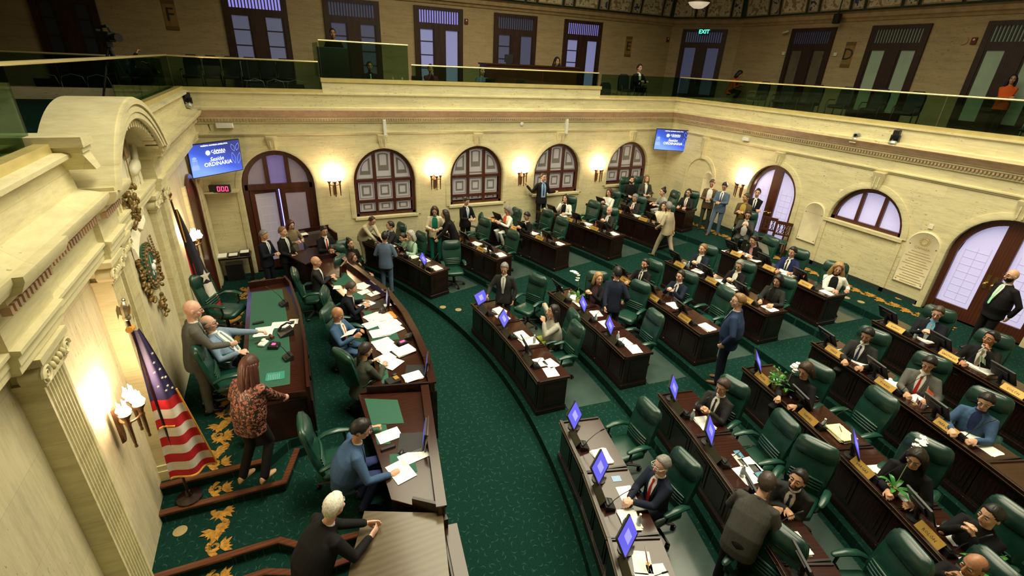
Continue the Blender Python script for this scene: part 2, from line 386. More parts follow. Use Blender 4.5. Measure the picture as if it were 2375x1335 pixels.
def hair_mesh(style, seed=0):
    key = ('hair', style)
    if key in HEADC: return HEADC[key]
    rnd = random.Random(sum(map(ord, style)) % 97); mb = MB(); n, m = 32, 22; vs = []; rings = []
    def line(a):      # hairline elevation (degrees) at azimuth a (0 = face)
        a = abs(a)
        pts = {'short': [(0, 40), (35, 36), (60, 18), (75, -4), (90, -8), (105, 6), (125, -28), (180, -36)],
               'high': [(0, 56), (35, 50), (60, 26), (75, 0), (90, -4), (105, 6), (125, -28), (180, -36)],
               'fringe': [(0, 95), (60, 95), (75, 12), (90, 4), (105, 8), (125, -26), (180, -34)],
               'long': [(0, 46), (30, 38), (55, 8), (75, -20), (95, -50), (125, -60), (180, -60)],
               'bob': [(0, 42), (30, 34), (55, 8), (75, -20), (95, -45), (125, -50), (180, -50)],
               'bun': [(0, 44), (35, 38), (60, 20), (78, 4), (100, -4), (125, -25), (180, -32)]}
        t = pts.get(style if style in pts else {'curly': 'long', 'tail': 'bun', 'clip': 'bun', 'crop': 'short'}.get(style, 'short'))
        for (a0, e0), (a1, e1) in zip(t, t[1:]):
            if a <= a1: return e0 + (e1 - e0) * (a - a0) / (a1 - a0)
        return t[-1][1]
    thick = {'short': 1.08, 'high': 1.07, 'fringe': 1.045, 'long': 1.13, 'curly': 1.22, 'bob': 1.15, 'bun': 1.07, 'tail': 1.07, 'clip': 1.08, 'crop': 1.05}[style]
    amp = .07 if style == 'curly' else .030
    for i in range(m + 1):
        el = -80 + 169 * i / m; r = []
        for j in range(n):
            a = -180 + 360 * j / n; h = el - line(a)
            k = .86 + (thick - .86) * max(0, min(1, h / 8 + .4))
            if style == 'fringe' and el > 30: k = .86
            k *= 1 + rnd.uniform(-amp, amp) * (k > .95)
            if style == 'short' and abs(a) < 50 and el > 40: k *= 1.05
            ce = math.cos(R(el)); r.append((math.cos(R(a)) * ce * .104 * k - .010, math.sin(R(a)) * ce * .083 * k, math.sin(R(el)) * .116 * k + .012))
        rings.append(r)
    mb.loft(rings)
    if style in ('long', 'curly', 'bob', 'tail'):
        ln = {'long': .30, 'curly': .24, 'bob': .11, 'tail': .34}[style]
        angs = [-178 + 18 * i for i in range(21)] if style != 'tail' else [170, 180, -170]
        for a in angs:
            if style != 'tail' and abs(a) < 78: continue
            x, y = math.cos(R(a)) * .088 - .012, math.sin(R(a)) * .080
            w = amp * .5; pts = [(x, y, .03), (x * 1.08, y * 1.12, -.05), (x * 1.1 + rnd.uniform(-w, w), y * 1.2 + rnd.uniform(-w, w), -.05 - ln * .5), (x * 1.05 + rnd.uniform(-w, w) - .01, y * 1.15 + rnd.uniform(-w, w), -.05 - ln)]
            mb.tube(pts, [.026, .030, .030, .016] if style != 'curly' else [.03, .044, .05, .03], 7, round_ends=True)
    if style == 'bun': mb.ell((-.055, 0, .135), (.045, .045, .045), 12, 8)
    if style == 'clip': mb.tube([(-.09, 0, .0), (-.115, .0, -.08), (-.11, 0, -.2)], [.03, .03, .012], 8)
    HEADC[key] = mb.mesh('hair', True, 80); return HEADC[key]

def ik(s, t, l1, l2, hint):
    d = t - s; dist = min(d.length, (l1 + l2) * .995); dn = d.normalized(); t = s + dn * dist
    a = (l1 * l1 - l2 * l2 + dist * dist) / (2 * dist); h = math.sqrt(max(0, l1 * l1 - a * a))
    hv = Vector(hint); hv = hv - dn * hv.dot(dn)
    if hv.length < 1e-4: hv = Vector((0, 0, -1)) - dn * dn.z * -1
    return s + dn * a + hv.normalized() * h, t
def hand(mb, w, d, side, palm, curl=.5, fat=1.0):
    # w wrist, d direction of the hand, palm = direction the palm faces
    d = d.normalized(); p = Vector(palm); p = (p - d * p.dot(d)).normalized(); a = d.cross(p) * side   # a points to the thumb side
    base = w + d * .088
    mb.tube([w - d * .01, w + d * .03, w + d * .065, base], [.027, .036, .040, .038], 10, .42, up=p, round_ends=True)
    for i, (off, ln) in enumerate(((.030, .072), (.010, .080), (-.010, .074), (-.029, .058))):
        f0 = base + a * off - d * .012; c = curl * (1 + .12 * i)
        d1 = (d * math.cos(c * .6) + p * math.sin(c * .6)).normalized(); d2 = (d * math.cos(c * 1.5) + p * math.sin(c * 1.5)).normalized(); d3 = (d * math.cos(c * 2.2) + p * math.sin(c * 2.2)).normalized()
        sp = a * (off * .12)
        k1 = f0 + d1 * ln * .5 + sp; k2 = k1 + d2 * ln * .32 + sp * .5; k3 = k2 + d3 * ln * .22
        mb.tube([f0, k1, k2, k3], [.0098 * fat, .0092 * fat, .0085 * fat, .0072 * fat], 7, round_ends=True)
    t0 = w + d * .03 + a * .025; t1 = t0 + (d * .6 + a * .65 + p * .25).normalized() * .038; t2 = t1 + (d * .85 + a * .2 + p * (.25 + .2 * curl)).normalized() * .034
    mb.tube([t0, t1, t2], [.0145 * fat, .0115 * fat, .009 * fat], 7, round_ends=True)

PCOUNT = [0]
def person(head_at, zf, yaw, label, pose='sit', lean=0, side=0, look=0, nod=0, hands=None, hint=None, jacket='black', shirt='white', tie=None, pants=None, style='suit', hair='short', hc='black', sk='m', glasses=None, beard=None, fat=1.0, tall=1.0, group=None, z_head=None, palm=None, curl=.6, shoes=None, skirt=False, legs=None, lod=None, root=None, lips=None, feet=None, sc=1.05):
    """one human figure; head_at = surveyed (px, py) of the head centre, or root=(x, y)"""
    yw = R(yaw); sit = pose in ('sit',)
    Pz = .53 if sit else .93 * tall
    ln = R(lean); sd = R(side)
    t = Vector((math.sin(ln), math.sin(sd), math.cos(ln) * math.cos(sd))).normalized()
    P = Vector((0, 0, Pz))
    if not sit and lean > 12: P = Vector((-.10 * lean / 40, 0, Pz - .02 * lean / 40))
    T = .50 * tall
    up = (t * .75 + Vector((0, 0, 1)) * .25).normalized()
    sh = P + t * T * .94; nk = P + t * T * 1.04
    H = nk + (up * .158 + Vector((.028, 0, 0)))
    if root is None:
        hz = zf + H.z * sc; q = az(head_at[0], head_at[1], hz)
        c, s_ = math.cos(yw), math.sin(yw)
        base = Vector((q.x - sc * (H.x * c - H.y * s_), q.y - sc * (H.x * s_ + H.y * c), zf))
    else: base = Vector((root[0], root[1], zf))
    PCOUNT[0] += 1
    rt = thing('person', base, yw, label, 'person', group); rt.scale = (sc, sc, sc)
    dist = (Vector((base.x, base.y, zf + 1.3)) - CAM).length
    near = dist < 9.5 if lod is None else lod
    vb, vc = (.0068, .011) if near else (.0095, .015)
    fat_f = 1.0 if near else 1.25
    lat = Vector((0, 1, 0)); fwd = lat.cross(t).normalized()
    hp = {  # wrist targets: (R, L)
        'sit': {'desk': ((.40, -.13, .79), (.40, .13, .79)), 'write': ((.42, -.06, .80), (.38, .20, .79)), 'phone': ((.33, -.05, .90), (.33, .06, .90)), 'chat': ((.34, -.06, .94), (.34, .07, .94)),
                'chin': ((.20, -.05, H.z - .16), (.34, .16, .80)), 'chinL': ((.36, -.14, .80), (.22, .07, H.z - .14)), 'lap': ((.25, -.10, .68), (.25, .10, .68)), 'fold': ((.30, .02, .82), (.33, -.02, .80)), 'read': ((.36, -.12, .86), (.36, .12, .86)), 'call': ((.08, -.12, H.z - .06), (.24, .10, H.z - .16))},
        'stand': {'side': ((.03, -.25, .76), (.03, .25, .76)), 'phone': ((.30, -.05, 1.13), (.30, .06, 1.13)), 'read': ((.34, -.10, 1.10), (.34, .13, 1.10)), 'fold': ((.22, .10, 1.12), (.25, -.10, 1.08)), 'hip': ((.10, -.16, .95), (.10, .16, .95)), 'lean': ((.48, -.14, 1.0), (.48, .14, 1.0)), 'pray': ((.26, -.02, 1.18), (.26, .02, 1.18)), 'pocket': ((.06, -.20, .88), (.34, .16, 1.15))}}
    hs = hands or ('desk' if sit else 'side')
    if isinstance(hs, str): hs = hp['sit' if sit else 'stand'][hs]
    def loc_(h):     # a surveyed hand position, marked 'px', becomes body-local
        if h[0] != 'px': return h
        w_ = az(h[1], h[2], h[3]) - base; c_, n_ = math.cos(yw), math.sin(yw); return ((w_.x * c_ + w_.y * n_) / sc, (-w_.x * n_ + w_.y * c_) / sc, w_.z / sc)
    hs = [loc_(h) for h in hs]
    S = [sh - t * .035 + lat * (-.163 * (1 + (fat - 1) * .5)), sh - t * .035 + lat * (.163 * (1 + (fat - 1) * .5))]
    arms = []
    for i, sgn in ((0, -1), (1, 1)):
        h = (hint[i] if hint else None) or (-.35, sgn * .55, -.75)
        e, w = ik(S[i], Vector(hs[i]), .29 * tall, .255 * tall, h); arms.append((S[i], e, w, sgn))
    # ---- body (skin): one surface
    b = MB(); HR = Euler((0, R(nod) + ln * .15, R(look)), 'XYZ').to_matrix()
    if style != 'none':
        b.tube([P + t * -.02, P + t * T * .5, P + t * T * .9], [.07, .08, .07], 8, round_ends=True)
    b.tube([P + t * T * .86, nk, H + HR @ Vector((-.018, 0, -.04))], [.062, .052, .054], 12)
    hb = MB(); hb.M = Matrix.Translation(H) @ HR.to_4x4() @ Matrix.Scale(1.06, 4)
    hb.ell((-.010, 0, .022), (.098, .077, .105), 16, 12); hb.ell((.018, 0, -.035), (.070, .062, .078), 14, 10); hb.ell((.052, 0, -.088), (.030, .030, .026), 10, 8)
    hb.ell((.060, 0, .036), (.032, .052, .014), 10, 6); hb.tube([(.088, 0, .022), (.106, 0, -.008), (.112, 0, -.024)], [.008, .0115, .013], 8, round_ends=True); hb.ell((.098, 0, -.028), (.014, .019, .010), 8, 6)
    for s in (1, -1):
        hb.ell((-.004, s * .078, -.006), (.019, .010, .032), 8, 8); hb.ell((.058, s * .040, -.022), (.028, .022, .024), 8, 6)
    hb.ell((.082, 0, -.058), (.016, .028, .016), 8, 6)
    b.add(hb.v, hb.f)
    for i, (s0, e, w, sgn) in enumerate(arms):
        b.tube([s0 - lat * sgn * .08, s0, e], [.05, .045, .036], 8); b.tube([e, w], [.036, .026], 8, round_ends=True)
        pm = (palm[i] if palm and palm[i] else None) or ((.1, -sgn * .45, -.85) if (w.z < .86 and sit) else (0.15, -sgn * 1.0, -.25))
        hd = (w - e).normalized()
        if sit and w.z < .84: hd = (hd * .6 + Vector((.6, -sgn * .25, -.05))).normalized()
        hand(b, w, hd, sgn, pm, curl if not isinstance(curl, tuple) else curl[i], fat_f)
    lg = []
    for i, sgn in ((0, -1), (1, 1)):
        hip = P + lat * sgn * .095
        if legs: kn, an = (Vector(q) for q in legs[i])
        elif sit: kn = Vector((.38, sgn * .12, .55)); an = Vector((.17, sgn * .11, .10))
        else:
            fo = (feet or (.0, .0))[i]
            an = Vector((fo, sgn * .11, .09)); kn = hip.lerp(an, .5) + Vector((.03, 0, 0))
        lg.append((hip, kn, an, sgn)); b.tube([hip, kn, an], [.06, .045, .034], 8, round_ends=True)
    body = mobj('body', remesh(b, vb, 'body', 3), skin(sk), rt)
    # ---- head pieces
    HM = Matrix.Translation(H) @ HR.to_4x4() @ Matrix.Scale(1.06, 4)
    for s in (1, -1):
        o = mobj('eye', HEADC['eye'], [M_EYEW, M_IRIS], rt); o.matrix_local = HM @ Matrix.Translation((.0815, s * .033, .012))
    o = mobj('eyebrows', HEADC['eyebrows'], HAIR[hc if hc not in ('white', 'silver') else 'grey'], rt); o.matrix_local = HM
    o = mobj('mouth', HEADC['mouth'], M_LIPR if lips else M_LIP, rt); o.matrix_local = HM
    if hair != 'bald':
        o = mobj('hair', hair_mesh(hair), HAIR[hc], rt); o.matrix_local = HM
    if beard: o = mobj('beard', HEADC['beard'], HAIR[beard], rt); o.matrix_local = HM
    if glasses: o = mobj('glasses', HEADC['glasses'], M_FRAMEW if glasses == 'w' else M_FRAME, rt); o.matrix_local = HM
    # ---- jacket / top
    fw = fat; fd = 1 + (fat - 1) * 1.5
    prof = [(-.17, .195, .150), (-.06, .190, .145), (.07, .175 * fw, .128 * fd), (.16, .172 * fw, .125 * fd), (.29, .188 * (1 + (fw - 1) * .6), .128 * (1 + (fd - 1) * .5)), (.38, .180 * (1 + (fw - 1) * .5), .118), (.43, .150, .102), (.475, .105, .085), (.515, .066, .066)]
    if sit: prof = [(-.10, .20, .17)] + [(-.04, .195, .155)] + prof[2:]
    j = MB()
    def ring(h, w, d_, n=18, off=0):
        # bottom rings stay level, upper ones follow the leaning spine
        if h < 0:
            c = P + Vector((0, 0, h)); f_, l_ = Vector((1, 0, 0)), lat
        else: c = P + t * (h * tall); f_, l_ = fwd, lat
        return [c + f_ * (math.copysign(abs(math.cos(a)) ** .8, math.cos(a)) * (d_ + off)) + l_ * (math.copysign(abs(math.sin(a)) ** .8, math.sin(a)) * (w + off)) for a in [2 * PI * k / n for k in range(n)]]
    j.loft([ring(*p) for p in prof])
    for s0, e, w, sgn in arms:
        ins = s0 - lat * sgn * .05; j.tube([ins + t * .0, s0, s0.lerp(e, .5), e, e.lerp(w, .5), w.lerp(e, .10)], [.060, .066, .061, .054, .048, .042], 12, round_ends=True)
    tmat = CL[jacket]
    mobj('shirt' if style in ('shirt',) else ('blouse' if style == 'blouse' else 'jacket'), remesh(j, vc, 'jacket', 4), tmat, rt)
    # ---- shirt front, collar, cuffs, tie
    def front(h, y, off):      # point on the chest surface
        for (h0, w0, d0), (h1, w1, d1) in zip(prof, prof[1:]):
            if h <= h1: k = (h - h0) / (h1 - h0); w_, d_ = w0 + (w1 - w0) * k, d0 + (d1 - d0) * k; break
        else: w_, d_ = prof[-1][1:]
        sn = min(.97, (abs(y) / w_) ** 1.25); cs = math.sqrt(1 - sn * sn) ** .8
        return P + t * (h * tall) + fwd * (d_ * cs + off) + lat * y
    if style in ('suit', 'open', 'vneck'):
        s_ = MB(); vb_ = .09 if style != 'vneck' else .2
        rows = [(.50, .036), (.45, .056), (.38, .052), (.30, .042), (.22, .028), (vb_ + .04, .012)]
        if style == 'open': rows = [(.495, .045), (.45, .075), (.38, .085), (.30, .085), (.18, .08), (.06, .08)]
        s_.loft([[front(h, y * k, .010) for k in (1, .5, 0, -.5, -1)] for h, y in rows], False, False, False)
        s_.tube([nk - t * .030 + fwd * .010, nk + t * .004 + fwd * .006], [.067, .062], 16)
        s_.obj('shirt', CL[shirt], rt, True, 60)
        for s0, e, w, sgn in (arms if near else []):
            s_ = MB(); s_.tube([w.lerp(e, .14), w.lerp(e, .03)], [.034, .0335], 12); s_.obj('cuff', CL[shirt], rt, True, 60)
        lp = MB()
        for sgn in (1, -1):
            for (h0, y0), (h1, y1) in zip(rows, rows[1:]):
                a0, a1 = front(h0, sgn * y0, .014), front(h1, sgn * y1, .014)
                wd = .030 if h0 > .25 else .016
                b0, b1 = front(h0, sgn * (y0 + wd), .010), front(h1, sgn * (y1 + wd * .9), .010)
                lp.add([a0, a1, b1, b0], [(0, 1, 2, 3)])
        lp.tube([nk - t * .035 + fwd * .01 + lat * .068, nk - t * .02 - fwd * .03 + lat * .064, nk - t * .012 - fwd * .066, nk - t * .02 - fwd * .03 - lat * .064, nk - t * .035 + fwd * .01 - lat * .068], [.010, .014, .016, .014, .010], 8)
        lp.obj('lapel', tmat, rt, True, 80)
        if tie:
            ti = MB(); ti.loft([[front(h, y, .017) for y in (w_, 0, -w_)] for h, w_ in ((.478, .014), (.452, .019), (.437, .011), (.33, .018), (.22, .024), (.12, .024), (.10, .004))], False, False, False)
            ti.obj('tie', CL[tie], rt, True, 80)
    # ---- trousers / skirt, shoes
    pm = CL[pants or jacket]; tr = MB()
    tr.ell(P + Vector((0, 0, -.02)), (.125 * (1 + (fd - 1) * .5), .165 * fw ** .5, .13), 14, 10)
    for hip, kn, an, sgn in lg:
        tr.tube([hip, hip.lerp(kn, .5), kn, kn.lerp(an, .55), an + Vector((0, 0, -.02))], [.095, .085, .068, .060, .055], 12, round_ends=True)
    mobj('trousers', remesh(tr, vc, 'trousers', 3), pm, rt)
    for hip, kn, an, sgn in lg:
        f = MB(); x, y, z = an.x, an.y, an.z - .09
        f.loft([[(x + dx, y + wy * math.cos(a), z + max(.0, hz * (math.sin(a) * .5 + .5))) for a in [2 * PI * k / 10 for k in range(10)]] for dx, wy, hz in ((-.075, .018, .05), (-.06, .034, .085), (0, .036, .10), (.07, .042, .065), (.14, .040, .045), (.175, .02, .03))])
        f.obj('shoe', shoes or M_SHOEK, rt)
    return rt, base, H, arms
# ---------------------------------------------------------------- the hall
YF, XR, XL, YN = 15.49, 14.25, -2.18, -2.2
GZ = 4.93                       # gallery floor
GP = 4.60                       # lower front tier of the far gallery
CX, CY = -10.64, 7.6            # centre of the concentric tiers
T = .17
RF = [0, 14.38, 16.22, 18.05, 19.84, 21.62, 23.45]   # desk fronts
def polar(r, a): return (CX + r * math.cos(R(a)), CY + r * math.sin(R(a)))
# floor of the well
MB().box(XL - 1, YN, -.2, XR + 1, YF + .6, 0).obj('floor', M_CARPET); struct(bpy.data.objects['floor'])
for k in range(1, 7):
    r = RF[k] - .13; arc = []
    for i in range(61):
        a = -40 + 80 * i / 60; p = polar(r, a)
        if YN < p[1] < YF + .5: arc.append(p)
    poly = [(arc[0][0], YN)] + arc + [(arc[-1][0], YF + .5), (XR + .8, YF + .5), (XR + .8, YN)]
    poly = list(reversed(poly)); m = MB(); m.prism(poly[::-1], T * (k - 1) - .02, T * k)
    struct(m.obj('floor_tier', M_CARPET))
ZT = T * 6
# ---- wall with arched openings, built from strips: opening list (centre, half width, spring z, bottom z or None)
def arch_wall(name, org, right, up0, width, z0, z1, holes, mat, depth=.35, n=14):
    # local frame: x along the wall, y up, z out of the wall into the hall
    M = face_matrix(org, right, (0, 0, 1)); m = MB(); m.M = M
    x = 0
    for cx, hw, zs, zb, ell in sorted(holes):
        m.add([(x, z0, 0), (cx - hw, z0, 0), (cx - hw, z1, 0), (x, z1, 0)], [(0, 1, 2, 3)])
        if zb > z0: m.add([(cx - hw, z0, 0), (cx + hw, z0, 0), (cx + hw, zb, 0), (cx - hw, zb, 0)], [(0, 1, 2, 3)])
        pts = [(cx - hw * math.cos(PI * i / n), zs + hw * ell * math.sin(PI * i / n)) for i in range(n + 1)]
        for (xa, ya), (xb, yb) in zip(pts, pts[1:]): m.add([(xa, ya, 0), (xb, yb, 0), (xb, z1, 0), (xa, z1, 0)], [(0, 1, 2, 3)])
        loop = [(cx - hw, zb)] + pts + [(cx + hw, zb)]
        for (xa, ya), (xb, yb) in zip(loop, loop[1:] + loop[:1]): m.add([(xa, ya, 0), (xb, yb, 0), (xb, yb, -depth), (xa, ya, -depth)], [(0, 1, 2, 3)])
        x = cx + hw
    m.add([(x, z0, 0), (width, z0, 0), (width, z1, 0), (x, z1, 0)], [(0, 1, 2, 3)])
    return struct(m.obj(name, mat, None, True, 30))
ZC = 4.44
WB = [1.46, 1.63, 1.80, 1.97]
WC = [2.86, 5.985, 9.155, 12.355]
far = [(-.21 - XL, .97, 2.58, 0, 1.08)] + [(c - XL, .97, 2.56, b, 1.08) for c, b in zip(WC, WB)]
arch_wall('wall_back', (XL, YF, 0), (1, 0, 0), 0, XR - XL + .3, -.1, 4.7, far, M_WALL)
# right wall: local x runs from the far corner toward the near end (-Y)
RW = [(YF - 10.42, .90, 2.62, ZT, 1.1), (YF - 7.42, .98, 2.50, 2.50, 1.08), (YF - 4.42, .98, 2.55, ZT, 1.05), (YF - 1.4, .98, 2.50, 2.50, 1.08)]
arch_wall('wall_right', (XR, YF + .3, 0), (0, -1, 0), 0, YF - YN + .3, .8, 4.7, [(a + .3, b, c, d, e) for a, b, c, d, e in RW], M_WALL)
struct(MB().box(XL - .6, YN, -.1, XL, YF + .4, 4.7).obj('wall_left', M_WALLV))
struct(MB().box(XL - 1, YN - .3, -.2, XR + 1, YN, 4.6).obj('wall_front', M_WALL))
# ---- archivolts, keystones, string course, cornice with dentils on the far and right walls
def wallframe(side):
    if side == 'back': return lambda u: face_matrix((u, YF, 0), (1, 0, 0), (0, 0, 1))
    return lambda u: face_matrix((XR, u, 0), (0, -1, 0), (0, 0, 1))
def archivolt(side, c, hw, zs, zb, ell):
    m = MB(); m.M = wallframe(side)(c); n = 20
    prof = [(0.0, 0), (0, .035), (.05, .05), (.12, .03), (.15, .03), (.15, 0)]
    path = [(-1, zb)] + [('a', PI * i / n) for i in range(n + 1)] + [(1, zb)]
    rings = []
    for a, b in path:
        if a == 'a': rings.append([((-(hw + o) * math.cos(b)), zs + (hw * ell + o) * math.sin(b), d) for o, d in prof])
        else: rings.append([(a * (hw + o), b, d) for o, d in prof])
    m.loft(rings); struct(m.obj('trim_arch', M_TRIM))
    k = MB(); k.M = wallframe(side)(c); z0, z1 = zs + hw * ell + .02, 4.02
    if z1 - z0 > .1:
        k.loft([[(-w, z, 0), (-w, z, d), (-w * .35, z, d + .03), (w * .35, z, d + .03), (w, z, d), (w, z, 0)] for z, w, d in ((z0, .10, .06), (z0 + .06, .105, .07), (z1 - .1, .145, .09), (z1 - .02, .15, .13), (z1, .15, .13))])
        for q in (-.05, .05): k.box(q - .012, z0 + .05, .08, q + .012, z1 - .12, .125)
        struct(k.obj('trim_keystone', M_TRIM))
for c, hw, zs, zb, el in far: archivolt('back', c + XL, hw, zs, zb, el)
for c, hw, zs, zb, el in RW: archivolt('right', YF - c, hw, zs, zb, el)
# blank arch + keystone at the far end of the right wall
archivolt('right', 13.55, .62, 2.62, 1.1, 1.0)
def molding(name, prof, mat, z=0):
    # profile (out, z) carried along far wall then right wall
    m = MB(); rings = []
    for x, y, nx, ny in ((XL, YF, 0, -1), (XR, YF, -1, -1), (XR, YN, -1, 0)):
        rings.append([(x + nx * o, y + ny * o, zz + z) for o, zz in prof])
    m.loft(rings); return struct(m.obj(name, mat))
molding('trim_string', [(-.05, 4.02), (.02, 4.02), (.03, 4.05), (.05, 4.07), (.05, 4.10), (-.05, 4.12)], M_TRIM)
molding('trim_dentil_bed', [(-.05, 4.36), (.03, 4.36), (.03, 4.42), (.10, 4.50), (.10, 4.54), (-.05, 4.54)], M_TRIM)
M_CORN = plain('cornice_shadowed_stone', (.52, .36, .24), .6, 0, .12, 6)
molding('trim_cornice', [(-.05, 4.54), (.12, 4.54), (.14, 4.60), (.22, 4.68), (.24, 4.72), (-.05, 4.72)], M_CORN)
d = MB(); s = .075
for i in range(int((XR - XL) / s)): d.box(XL + i * s + .01, YF - .085, 4.425, XL + i * s + .05, YF - .02, 4.495)
for i in range(int((YF - YN) / s)): d.box(XR - .085, YF - i * s - .05, 4.425, XR - .02, YF - i * s - .01, 4.495)
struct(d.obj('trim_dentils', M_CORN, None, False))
# parapet of the gallery front: plain band, ledge moulding, brass base of the glass
molding('trim_parapet', [(-.45, 4.70), (.17, 4.70), (.17, 4.78), (.05, 4.80), (.05, 5.10), (.09, 5.13), (.09, 5.17), (-.45, 5.17)], M_WALL)
def ledge(name, prof, pts, mat): 
    m = MB(); m.loft([[(x + nx * o, y + ny * o, z) for o, z in prof] for x, y, nx, ny in pts]); return struct(m.obj(name, mat))
base = [(.02, 5.17), (.05, 5.17), (.05, 5.26), (-.10, 5.26), (-.10, 5.17)]
ledge('trim_brass_base', base, [(XL - .5, YF, 0, -1), (1.28, YF, 0, -1)], M_GOLDEDGE)
ledge('trim_brass_base', base, [(10.55, YF, 0, -1), (XR, YF, -1, -1), (XR, YN, -1, 0)], M_GOLDEDGE)
# raised press box front
m = MB(); m.box(1.28, YF - .06, 5.13, 10.62, YF + .35, 5.46); struct(m.obj('wall_press_box', M_WALL))
ledge('trim_brass_base', [(.09, 5.455), (.09, 5.56), (-.3, 5.56), (-.3, 5.455)], [(1.26, YF, 0, -1), (10.64, YF, 0, -1)], M_GOLDEDGE)
# gallery floors (far, right, left)
struct(MB().box(XL - 6, YF + .3, GP - .2, 12.4, 18.0, GP).obj('floor_gallery', M_CARPET)); struct(MB().box(XL - 6, 18.0, GP - .2, 12.4, 21, GZ).obj('floor_gallery', M_CARPET)); struct(MB().box(12.4, YF + .3, GP - .2, 19.5, 21, GZ).obj('floor_gallery', M_CARPET))
struct(MB().box(XR + .3, YN, GZ - .25, 19.5, YF + .3, GZ).obj('floor_gallery', M_CARPET))
struct(MB().box(XL - 6, YN, GZ - .25, XL - .45, YF + .3, GZ).obj('floor_gallery', M_CARPET))
# glass balustrade panes with brass cap rails: each run is one thing
def balustrade(pts, z0, z1, lab, rail=True, n=1, rpts=None):
    t = thing('glass_balustrade', (pts[0][0], pts[0][1], z0), 0, lab, 'railing')
    o = Vector((pts[0][0], pts[0][1], z0))
    for (xa, ya), (xb, yb) in zip(pts, pts[1:]):
        d_ = Vector((xb - xa, yb - ya, 0)); ln = d_.length; d_.normalize(); k = max(1, round(ln / 2.1)); nr = Vector((-d_.y, d_.x, 0)) * .008
        for i in range(k):
            a = Vector((xa, ya, 0)) + d_ * (ln * i / k + .008); b = Vector((xa, ya, 0)) + d_ * (ln * (i + 1) / k - .008)
            q = MB(); q.loft([[a - nr + Vector((0, 0, z)) - o, b - nr + Vector((0, 0, z)) - o, b + nr + Vector((0, 0, z)) - o, a + nr + Vector((0, 0, z)) - o] for z in (z0, z1)])
            q.obj('pane', M_RAIL, t, False)
    if rail:
        q = MB(); q.tube([Vector((x, y, z1)) - o for x, y in (rpts or pts)], .022, 8); q.obj('rail', M_BRASS_RAIL, t)
    return t
M_BRASS_RAIL = plain('polished_brass_rail', (.85, .72, .34), .25, .5)
balustrade([(-2.25, YF + .04), (1.25, YF + .04)], 5.2, 5.96, 'glass balustrade with brass rail on the gallery above the blue screen by the arched door')
balustrade([(-8.6, YF + .05), (-2.4, YF + .05)], 5.2, 5.9, 'dark glass screen across the left gallery before the tube-framed chairs', True)
struct(MB().box(-8.7, YF - .1, GZ, -2.7, YF + .15, 5.18).obj('wall_gallery_curb', M_WALL))
balustrade([(1.32, YF + .06), (3.78, YF + .06)], 5.55, 6.50, 'tallest glass screen of the gallery, in front of the guard')
balustrade([(3.86, YF + .06), (10.55, YF + .06)], 5.55, 5.98, 'long glass screen with brass rail on the raised cream parapet')
balustrade([(10.66, YF + .04), (XR + .02, YF + .04)], 5.2, 5.95, 'glass balustrade at the corner of the gallery beside the raised parapet', False)
balustrade([(XR + .04, YF + .04), (XR + .04, YN)], 5.2, 5.95, 'long glass balustrade with brass rail over the wall of stone tablets')
balustrade([(1.28, YF + .06), (1.28, YF + 1.6)], 5.55, 6.45, 'short glass return screen beside the guard', False)
# ---- gallery walls, doors, frieze
YG, XG = 19.5, 18.5
GH = 8.02
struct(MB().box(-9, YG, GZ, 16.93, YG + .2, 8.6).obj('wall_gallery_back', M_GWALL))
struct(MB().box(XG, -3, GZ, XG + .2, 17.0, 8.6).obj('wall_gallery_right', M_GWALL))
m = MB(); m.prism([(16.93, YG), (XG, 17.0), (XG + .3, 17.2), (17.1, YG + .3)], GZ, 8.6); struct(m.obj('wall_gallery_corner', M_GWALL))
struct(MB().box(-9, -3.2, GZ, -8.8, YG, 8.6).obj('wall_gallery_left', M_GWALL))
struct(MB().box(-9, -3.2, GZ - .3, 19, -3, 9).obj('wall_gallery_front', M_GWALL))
def gmold(name, prof, mat):
    m = MB(); st = ((-9, YG, 0, -1), (16.93, YG, -.30, -1), (XG, 17.0, -1, -.3), (XG, -3, -1, 0))
    m.loft([[(x + nx * o, y + ny * o, z) for o, z in prof] for x, y, nx, ny in st]); return struct(m.obj(name, mat))
M_FRB = plain('frieze_brown_stone', (.42, .28, .14), .6, 0, .15, 5)
gmold('trim_gallery_cornice', [(-.1, 7.99), (.04, 7.99), (.06, 8.06), (.12, 8.10), (.12, 8.22), (.20, 8.27), (-.1, 8.27)], M_FRB)
M_FRG = plain('frieze_green_border', (.018, .045, .02), .6, 0, .3, 12)
gmold('ceiling_cove', [(-.1, 8.27), (.14, 8.27), (.22, 8.9), (.45, 9.6), (.9, 10.2), (.6, 10.3), (-.1, 9)], M_FRG)
